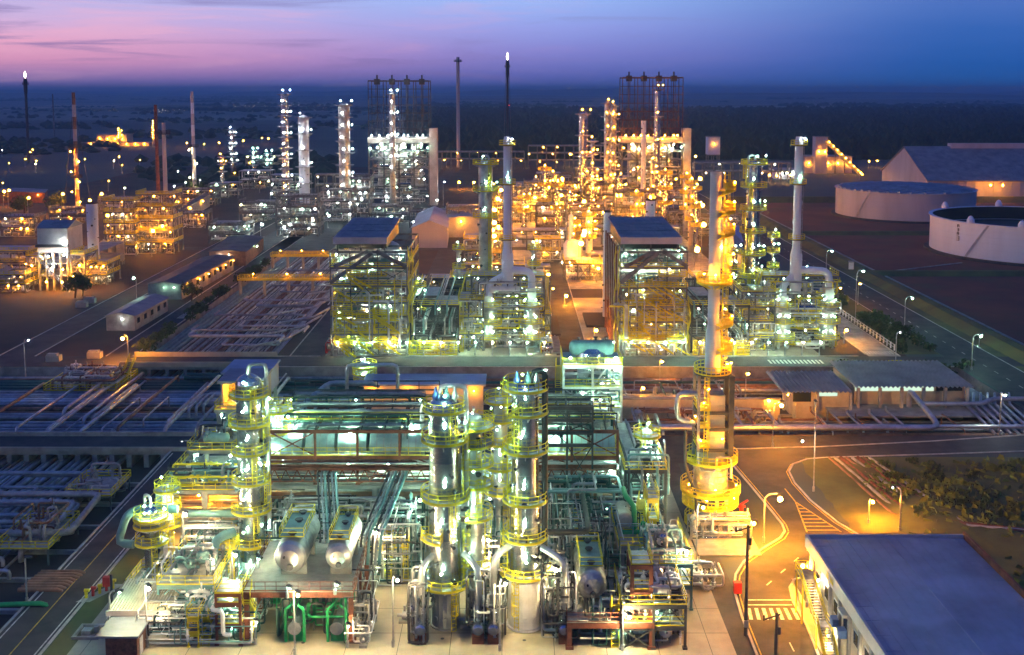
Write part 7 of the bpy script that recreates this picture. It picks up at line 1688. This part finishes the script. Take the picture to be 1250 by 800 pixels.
def flare(label, px, wp, pyt, pyf, Y):
    x = xat(px, Y, 30); zt = zat(pyt, Y); r = wpx(wp, Y, 30) / 2; t = thing('flare_stack', label, 'flare stack', (x, Y, 0))
    mb = MB(); mb.lathe([(r, 0), (r * .9, zt * .8), (r * 1.3, zt * .86), (r * 1.5, zt - 3), (r * 1.1, zt), (r * .6, zt)], (x, Y, 0), 10); mb.build('shaft', 'darksteel', t)
    mb = MB(); mb.ring((x, Y, zt * .93), r, r * 2.2, -.2, .2, n=10); mb.rail(ngon((x, Y, zt * .93), r * 2.1, 8), 1.6, .3, closed=True); mb.build('platform', 'darksteel', t)
    if px > 300:
        mb = MB()
        for s in (-1, 1):
            for e in (-1, 1): mb.beam((x + s * 4, Y + e * 4, 0), (x + s * 1.6, Y + e * 1.6, zt * .95), .35)
        mb.build('lattice', 'steel', t); o = lamp(t, (x + 1.5, Y - 4, zt * .52), 'amber', .4); o.data = lampmesh('redlight')
    h = zat(pyf, Y) - zt; mb = MB(); mb.lathe([(.2, 0), (r * .8, h * .25), (r * .95, h * .45), (r * .55, h * .75), (.05, h)], (x, Y, zt + .2), 10); mb.build('flame', 'flamemat', t)
flare('tall flare stack with small white flame, far left', 33.5, 3.4, 96, 87, 950)
flare('latticed flare stack with narrow flame and red light, centre', 619.5, 3.2, 74, 64, 1100)
# --- distant lit plants
def block(label, px0, px1, pyt, pyb, Y, mat, cat='building', dep=20, roof=None, lamps_=0, col='amber', name='industrial_building', wins=0, r=.6):
    x0, x1 = xat(px0, Y, 5), xat(px1, Y, 5); h = zat(pyt, Y); z0 = max(0, zat(pyb, Y)) if pyb else 0
    t = thing(name, label, cat, ((x0 + x1) / 2, Y, z0))
    mb = MB(); mb.box(x0, x1, Y, Y + dep, z0, h - .4); mb.build('wall', mat, t)
    mb = MB(); e = .02 * (x1 - x0); mb.box(x0 - e, x1 + e, Y - .5, Y + dep + .5, h - .38, h); mb.build('roof', roof or 'greyroof', t)
    for k in range(wins): mb = MB(); xx = x0 + (x1 - x0) * (k + .3) / wins; mb.box(xx, xx + (x1 - x0) * .4 / wins, Y - .08, Y - .01, z0 + (h - z0) * .45, z0 + (h - z0) * .75); mb.build('window', 'glass' if k % 3 else 'winlight', t)
    for k in range(lamps_): lamp(t, (x0 + (x1 - x0) * (k + .5) / lamps_, Y - 1.5, z0 + (h - z0) * .6), col, r)
    return t
block('pale distant hall lit amber on the left plain', 118, 155, 164, 0, 1250, 'cream', lamps_=4, r=.55, wins=0)
block('low distant annex beside the amber lit hall', 106, 182, 174, 0, 1240, 'cream', lamps_=7, r=.5)
mcol('amber glowing distant tower right of the pale hall', 145.5, 3.5, 158, 1235, mat='cream', plats=5, col='amber', lamp_r=.5, lad=False, rails=False, wd=2)
mcol('tallest amber glowing distant tower on the left plain', 188, 5, 149, 1235, mat='cream', plats=8, col='amber', lamp_r=.55, lad=False, rails=False, wd=2)
for i in range(34):
    px = rng.uniform(0, 330); py = rng.uniform(160, 240) ; x, y = gp(px, py + 6); lamp_post('tiny distant lamp on the dark left plain', x, y, 7, (.3, 0), rng.choice(['amber', 'amber', 'warm', 'white']), 'distant plain lamps', r=rng.uniform(.25, .45) * y / 800)
# conveyor plant at right
block('pale transfer tower of the distant plant before the dark wood', 995, 1009.5, 167, 0, 830, 'tankgrey', dep=9, lamps_=2, r=.5)
block('pale low hall of the distant plant before the dark wood', 981, 1040, 191, 0, 835, 'tankgrey', lamps_=5, r=.5)
block('small low office in front of the distant plant', 947, 975, 207, 0, 780, 'tankwhite', lamps_=2, col='white', r=.4, wins=4)
block('small white tower box behind the right unit', 863.5, 878.5, 167, 189, 800, 'tankwhite', dep=9, lamps_=1, col='amber', r=.25)
bt = THINGS[-1]; xa, xb, zl = xat(863.5, 800, 5), xat(878.5, 800, 5), zat(189, 800)
for xx in (xa + .5, (xa + xb) / 2, xb - .5):
    for yy in (800.6, 808.4): mb = MB(); mb.beam((xx, yy, 0), (xx, yy, zl), .7); mb.build('leg', 'steel', bt)
for q in range(4): mb = MB(); z_ = zl * (q + .9) / 4; mb.box(xa, xb, 800.3, 808.7, z_ - .4, z_); mb.build('floor', 'steel', bt)

t = thing('conveyor', 'slanting lit conveyor gallery descending from the pale tower', 'conveyor', (xat(1022, 826, 15), 826, 0))
mb = MB(); a = (xat(1009, 826, 30), 826, zat(172, 826)); b = (xat(1052, 826, 5), 822, zat(216, 826)); mb.beam(a, b, 3, 3); mb.build('gallery', 'steel', t)
for k in range(9): q = [a[i] + (b[i] - a[i]) * (k + .5) / 9 for i in range(3)]; lamp(t, (q[0], q[1] - 2.6, q[2] + .8), 'amber', .36)
for k in range(3): q = [a[i] + (b[i] - a[i]) * (k + 1) / 4 for i in range(3)]; mb = MB(); mb.beam((q[0], q[1], 0), (q[0], q[1], q[2] - 1.5), .8); mb.build('trestle', 'steel', t)
for px, py in ((938, 217), (947, 218), (1060, 199), (1070, 198), (1091, 216), (1049, 214), (1038, 203), (1095, 200), (964, 217)):
    x, y = gp(px, py + 6); lamp_post('amber lamp on the yard before the dark wood', x, y, 6, (.4, 0), 'amber', 'yard lamps before the wood', r=.5)
# --- warehouse
x0, x1, y0, y1, he, hr = 246, 460, 628, 706, 11.7, 29.3
t = thing('warehouse', 'huge warehouse with steep dark blue roof and pale gable, right edge', 'warehouse', ((x0 + x1) / 2, y0, 0)); ym = (y0 + y1) / 2
mb = MB(); mb.box(x0, x1, y0, y1, 0, he); mb.add([(x0, y0, he), (x0, y1, he), (x0, ym, hr)], [(0, 2, 1)])
for k in range(40): xx = x0 + 2 + k * 5.3; mb.box(xx - .25, xx + .25, y0 - .35, y0 - .003, 0, he)
mb.build('wall', 'tankgrey', t)
mb = MB()
for s, ya in ((1, y0 - 1.2), (-1, y1 + 1.2)):
    zz = he - .5; mb.add([(x0 - .8, ya, zz), (x1, ya, zz), (x1, ym, hr + .3), (x0 - .8, ym, hr + .3), (x0 - .8, ya, zz + .5), (x1, ya, zz + .5), (x1, ym, hr + .8), (x0 - .8, ym, hr + .8)], [(0, 1, 2, 3)[::s], (4, 5, 6, 7)[::-s] if s < 0 else (4, 5, 6, 7), (0, 4, 7, 3), (0, 1, 5, 4)])
k = x0 + 3
while k < x1: mb.beam((k, y0 - 1.2, he + .03), (k, ym, hr + .83), .3, .12); k += 4.2
mb.build('roof', 'greyroof', t)
mb = MB(); mb.box(x0 + 28, x1, ym - 3, ym + 3, hr - .5, hr + 2.6); mb.build('ridge_vent', 'tankgrey', t)
for px in (1207, 1222, 1100): lamp(t, (xat(px, 622, 6), 620, zat(226, 622)), 'amber', .6)
lamp(t, (238, 700, 5), 'amber', .5)
# --- tanks
def tank(label, cx, cy, r, h, mat, dome, base=2.6):
    t = thing('storage_tank', label, 'storage tank', (cx, cy, 0)); n = 96
    mb = MB(); mb.lathe([(r, 0), (r, h)], (cx, cy, 0), n)
    for k in range(1, 6): mb.lathe([(r, -.04), (r + .03, -.02), (r + .03, .02), (r, .04)], (cx, cy, h * k / 6), n, smooth=False)
    mb.build('shell', mat, t)
    mb = MB(); mb.lathe([(r + .02, 0), (r + 2.2, 0), (r + 2.0, .9), (r + .02, .9)], (cx, cy, 0.01), n, smooth=False); mb.build('base_ring', 'asphalt', t)
    mb = MB(); mb.lathe([(r - .9, h - .1), (r + .7, h - .1), (r + .7, h + .15), (r - .9, h + .15), (r - .9, h - .1)], (cx, cy, 0), n, smooth=False); mb.build('rim', 'tankwhite' if not dome else 'tankgrey', t)
    if dome:
        mb = MB(); mb.lathe([(r - 1, h + .16), (r * .6, h + .9), (r * .25, h + 1.25), (.1, h + 1.35)], (cx, cy, 0), n)
        mb.build('roof', 'tankroof', t)
        for k in range(15):
            off = -r * .92 + k * r * .13; hw = math.sqrt(max(1, (r - 1) ** 2 - off * off)); a = .55
            d = (math.cos(a), math.sin(a)); nn = (-d[1], d[0]); pts = []
            for q in range(9):
                s = -hw + 2 * hw * q / 8; x, y = d[0] * s + nn[0] * off, d[1] * s + nn[1] * off; rr_ = math.hypot(x, y) / r; pts.append((cx + x, cy + y, h + .35 + 1.1 * (1 - rr_ ** 1.5)))
            mb = MB()
            for p, q in zip(pts[:-1], pts[1:]): mb.beam(p, q, 1.3, .8)
            mb.build('roof_rib', 'bluegrey', t)
    else:
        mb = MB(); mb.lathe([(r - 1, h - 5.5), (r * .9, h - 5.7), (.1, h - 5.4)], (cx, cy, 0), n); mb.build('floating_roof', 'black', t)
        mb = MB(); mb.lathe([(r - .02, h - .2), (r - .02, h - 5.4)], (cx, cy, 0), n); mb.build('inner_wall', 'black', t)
        for a in (-2.63, -2.15, -1.6, 2.2, 1.5, .8, -1.0):
            p = polar(cx, cy, r + .4, a); mb = MB(); mb.lathe([(1.6, 0), (1.5, 1.2), (.8, 2.4), (.05, 2.8)], (*p, h + .16), 8); mb.build('vent_hood', 'tankwhite', t)
    mb = MB()
    a0 = PI + .46 if not dome else PI + .5
    for k in range(40): a = a0 + k * .006; p = polar(cx, cy, r + .8, a); z = h * k / 40; mb.box(p[0] - .5, p[0] + .5, p[1] - .2, p[1] + .2, z, z + .15)
    mb.build('stair', 'galv', t)
    return t
tank('big pale tank with ribbed bluish dome roof, farther of the two', 204.5, 552, 34.4, 14.3, 'tankgrey', True)
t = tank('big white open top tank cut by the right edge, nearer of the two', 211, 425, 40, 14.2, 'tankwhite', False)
mb = MB()
for k in range(4):
    a = PI + .36; p = polar(211, 425, 40.05, a); tx, ty = -math.sin(a), math.cos(a); z = 12 - k * 1.5 - (.6 if k == 3 else 0); s = 1 if k < 3 else 1.6
    for (u0, w0, u1, w1) in ((-.4, 0, -.4, 1), (.4, 0, .4, 1), (-.4, 1, .4, 1), (-.4, .5, .4, .5)) if k % 2 == 0 else ((-.4, 0, .4, 0), (-.4, 1, .4, 1), (-.4, .5, .4, .5), (.4, 0, .4, 1)):
        mb.beam((p[0] + tx * u0 * s, p[1] + ty * u0 * s, z + w0 * s), (p[0] + tx * u1 * s, p[1] + ty * u1 * s, z + w1 * s), .22)
mb.build('painted_mark', 'black', t)
block('white notice board at the diagonal road', 1036, 1042, 319, 329, 350, 'white', cat='sign', dep=.3, name='notice_board')
# --- low buildings left of the middle
def hall(label, c, mat, roof, h, gable=1.0, lamps_=(), wins=0, name='low_building'):
    """long building from its four ground corners (front left, front right, back right, back left)"""
    P = [gp(*p) for p in c]; t = thing(name, label, 'building', (P[0][0], P[0][1], 0)); o = t['_o']
    Wd = (P[1][0] - P[0][0]); 
    mb = MB(); mb.add([(*p, 0) for p in P] + [(*p, h) for p in P], [(0, 1, 5, 4), (1, 2, 6, 5), (2, 3, 7, 6), (3, 0, 4, 7)])
    fm, bm = [(P[0][i] + P[1][i]) / 2 for i in (0, 1)], [(P[2][i] + P[3][i]) / 2 for i in (0, 1)]
    mb.add([(*P[0], h), (*P[1], h), (*fm, h + gable), (*P[2], h), (*P[3], h), (*bm, h + gable)], [(0, 1, 2), (3, 4, 5)]); mb.build('wall', mat, t)
    ex = .5
    mb = MB(); mb.add([(P[0][0] - ex, P[0][1] - ex, h - .1), (*[fm[0], fm[1] - ex], h + gable + .1), (P[1][0] + ex, P[1][1] - ex, h - .1), (P[3][0] - ex, P[3][1] + ex, h - .1), (bm[0], bm[1] + ex, h + gable + .1), (P[2][0] + ex, P[2][1] + ex, h - .1)], [(0, 1, 4, 3), (1, 2, 5, 4)])
    mb.build('roof', roof, t)
    for k in range(wins):
        q = (k + .3) / wins; q2 = (k + .7) / wins; nx_ = .06
        a = [P[1][i] + (P[2][i] - P[1][i]) * q for i in (0, 1)]; b = [P[1][i] + (P[2][i] - P[1][i]) * q2 for i in (0, 1)]
        mb = MB(); mb.add([(a[0] + nx_, a[1], h * .4), (b[0] + nx_, b[1], h * .4), (b[0] + nx_, b[1], h * .75), (a[0] + nx_, a[1], h * .75)], [(0, 1, 2, 3)]); mb.build('window', 'glass', t)
    for k in range(0):
        q = (k + .35) / max(1, wins - 2); a = P[0][0] + Wd * q; mb = MB(); mb.box(a, a + Wd * .25 / max(1, wins - 2) * 2, P[0][1] - .06, P[0][1] - .01, h * .55, h * .8); mb.build('window', 'glass', t)
    for (e, q, c_, r) in lamps_:
        A, B = (P[1], P[2]) if e == 'r' else (P[0], P[1]); x = A[0] + (B[0] - A[0]) * q; y = A[1] + (B[1] - A[1]) * q; lamp(t, (x + (.9 if e == 'r' else 0), y - (.9 if e == 'f' else 0), h * .8), c_, r)
    return t
hall('low white office with bluish gable roof near the left lot', ((130, 404), (165, 404), (205, 380), (172, 380)), 'concrete', 'greyroof', 4.2, .9, (('f', .6, 'white', .14),), 5)
hall('long low workshop with grey roof and amber lit right wall', ((181, 366), (222, 366), (285, 330), (250, 330)), 'concrete', 'darkroof', 5, .7, tuple(('r', .1 + .17 * k, 'amber', .2) for k in range(6)) + (('f', .5, 'green', .1), ('f', .8, 'green', .1)), 9)
hall('dark roofed low building with tan wall left of the pipe tracks', ((256, 325), (300, 325), (322, 305), (280, 305)), 'piperust', 'darkroof', 5.5, .5, (('f', .3, 'white', .2), ('f', .55, 'warm', .2), ('r', .5, 'green', .2)), 0, 'flat_building')
hall('long dark shed with ribbed amber wall behind the left tracks', ((213, 276), (218, 276), (256, 252), (248, 252)), 'cream', 'darkroof', 7, .5, (('r', .3, 'amber', .4), ('r', .7, 'amber', .4)), 0, 'long_shed')
hall('pale gabled shed behind the left blue roofed structure', ((503, 303), (546, 303), (549, 282), (512, 282)), 'tankgrey', 'tankgrey', 8.5, 3, (), 0, 'gabled_shed')
hall('long flat bluish roofed shed behind the pale gabled one', ((545, 290), (590, 290), (590, 274), (545, 274)), 'palewall', 'bluegrey', 9, .4, (('f', .4, 'amber', .4),), 0, 'long_shed')
hall('deep blue roofed building between the middle chimney and right reactor', ((868, 328), (905, 328), (900, 305), (868, 305)), 'palewall', 'bluepaint', 10, 1.0, (('f', .3, 'warm', .4),), 0, 'gabled_shed')
hall('amber lit gabled shed behind the chimney of the orange heater', ((884, 352), (906, 352), (903, 330), (884, 330)), 'cream', 'greyroof', 11, 3, (('f', .4, 'amber', .5),), 0, 'gabled_shed')
hall('long low shed at the far left edge', ((-20, 248), (55, 248), (58, 243), (-20, 243)), 'rust', 'greyroof', 6, .6, (('f', .9, 'amber', .25),), 0, 'long_shed')
# trees near the left unit
def tree(label, x, y, h, r, seed, group=None, n=420):
    rg = random.Random(seed); t = thing('tree', label, 'tree', (x, y, 0), group)
    mb = MB(); mb.path([(x, y, 0), (x + .2, y, h * .3), (x, y, h * .7)], r * .07, 6, False)
    for k in range(5): a = k * 1.3; mb.tube((x, y, h * (.3 + .06 * k)), (x + r * .7 * math.cos(a), y + r * .7 * math.sin(a), h * (.55 + .06 * k)), r * .03, 4)
    mb.build('trunk', 'bark', t)
    mb = MB(); cl = [(rg.uniform(-.6, .6) * r, rg.uniform(-.6, .6) * r, h * rg.uniform(.45, .85), r * rg.uniform(.35, .6)) for _ in range(11)]
    for _ in range(n):
        c0 = rg.choice(cl); d = Vector((rg.gauss(0, 1), rg.gauss(0, 1), rg.gauss(0, .8))).normalized() * c0[3] * rg.random() ** .3
        c = Vector((x + c0[0], y + c0[1], c0[2])) + d; s = r * rg.uniform(.06, .13); u = Vector((rg.uniform(-1, 1), rg.uniform(-1, 1), rg.uniform(-.5, .8))).normalized(); v = u.orthogonal().normalized(); w_ = u.cross(v)
        mb.add([c - v * s, c + w_ * s, c + v * s, c - w_ * s * .7], [(0, 1, 2, 3)])
    mb.build('crown', 'leaf', t)
for k, (px, py, h, r, lab) in enumerate(((241, 246, 12, 8, 'round dark tree before the long dark shed'), (92, 364, 8, 4, 'dark tree at the foot of the grey clad building'), (101, 362, 7, 3.5, 'smaller dark tree right of the grey clad building'), (234, 368, 6, 3.5, 'dark tree at the corner of the long workshop'), (30, 262, 9, 7, 'dark tree at the far left edge'), (70, 258, 9, 7, 'dark tree near the banded stack'))):
    x, y = gp(px, py); tree(lab, x, y, h, r, 60 + k)
# debris on the left lot
for px, py in ((116, 437), (66, 441), (110, 370), (100, 375)):
    x, y = gp(px, py); mb = MB(); mb.box(x - 1.6, x + 1.6, y - 1, y + 1, .02, 1.5); mb.box(x - 1.4, x + 1.0, y - .8, y + .6, 1.5, 1.9); solo('site_container', mb, 'cream', 'small pale container standing on the dark left lot', 'container', 'containers on the left lot')
# ---------------------------------------------------------------- haze
# ---------------------------------------------------------------- haze: one closed box of even thin air
HAZE = True
if HAZE:
    hz = MB(); hz.box(-17000, 17000, -300, 19500, -4.5, 112)
    m = bpy.data.materials.new('haze'); m.use_nodes = True; nt = m.node_tree; nt.nodes.clear()
    pv = nt.nodes.new('ShaderNodeVolumePrincipled'); pv.inputs['Color'].default_value = (.34, .70, 1, 1); pv.inputs['Density'].default_value = .00015; pv.inputs['Anisotropy'].default_value = .2
    oo = nt.nodes.new('ShaderNodeOutputMaterial'); nt.links.new(pv.outputs[0], oo.inputs['Volume']); M['haze'] = m
    try: m.cycles.homogeneous_volume = True
    except Exception: pass
    o = hz.build('haze', 'haze'); tag(o, 'thin blue evening haze filling the air over the plain', 'haze', kind='stuff')
# ---------------------------------------------------------------- labels: tell repeats apart where they are few
def sx_of(o):
    x, y, z = o.location; return x / max(1, y * CS + (CH - z) * SN)
by = {}
for o in THINGS: by.setdefault(o['label'], []).append(o)
ORD = ('leftmost', 'second from left', 'third from left', 'fourth from left', 'fifth from left', 'sixth from left', 'seventh from left', 'eighth from left', 'ninth from left')
for lab, os_ in by.items():
    if len(os_) < 2: continue
    os_.sort(key=sx_of)
    n = len(lab.split())
    if len(os_) <= 8 and n <= 13:
        for k, o in enumerate(os_):
            s = ('left one', 'right one')[k] if len(os_) == 2 else (ORD[k] if k < len(os_) - 1 else 'rightmost')
            o['label'] = lab + ', ' + s
    else:
        g_ = os_[0].get('group') or ' '.join(lab.split()[1:])
        for o in os_: o['group'] = g_
for o in bpy.data.objects:
    if '_o' in o: del o['_o']
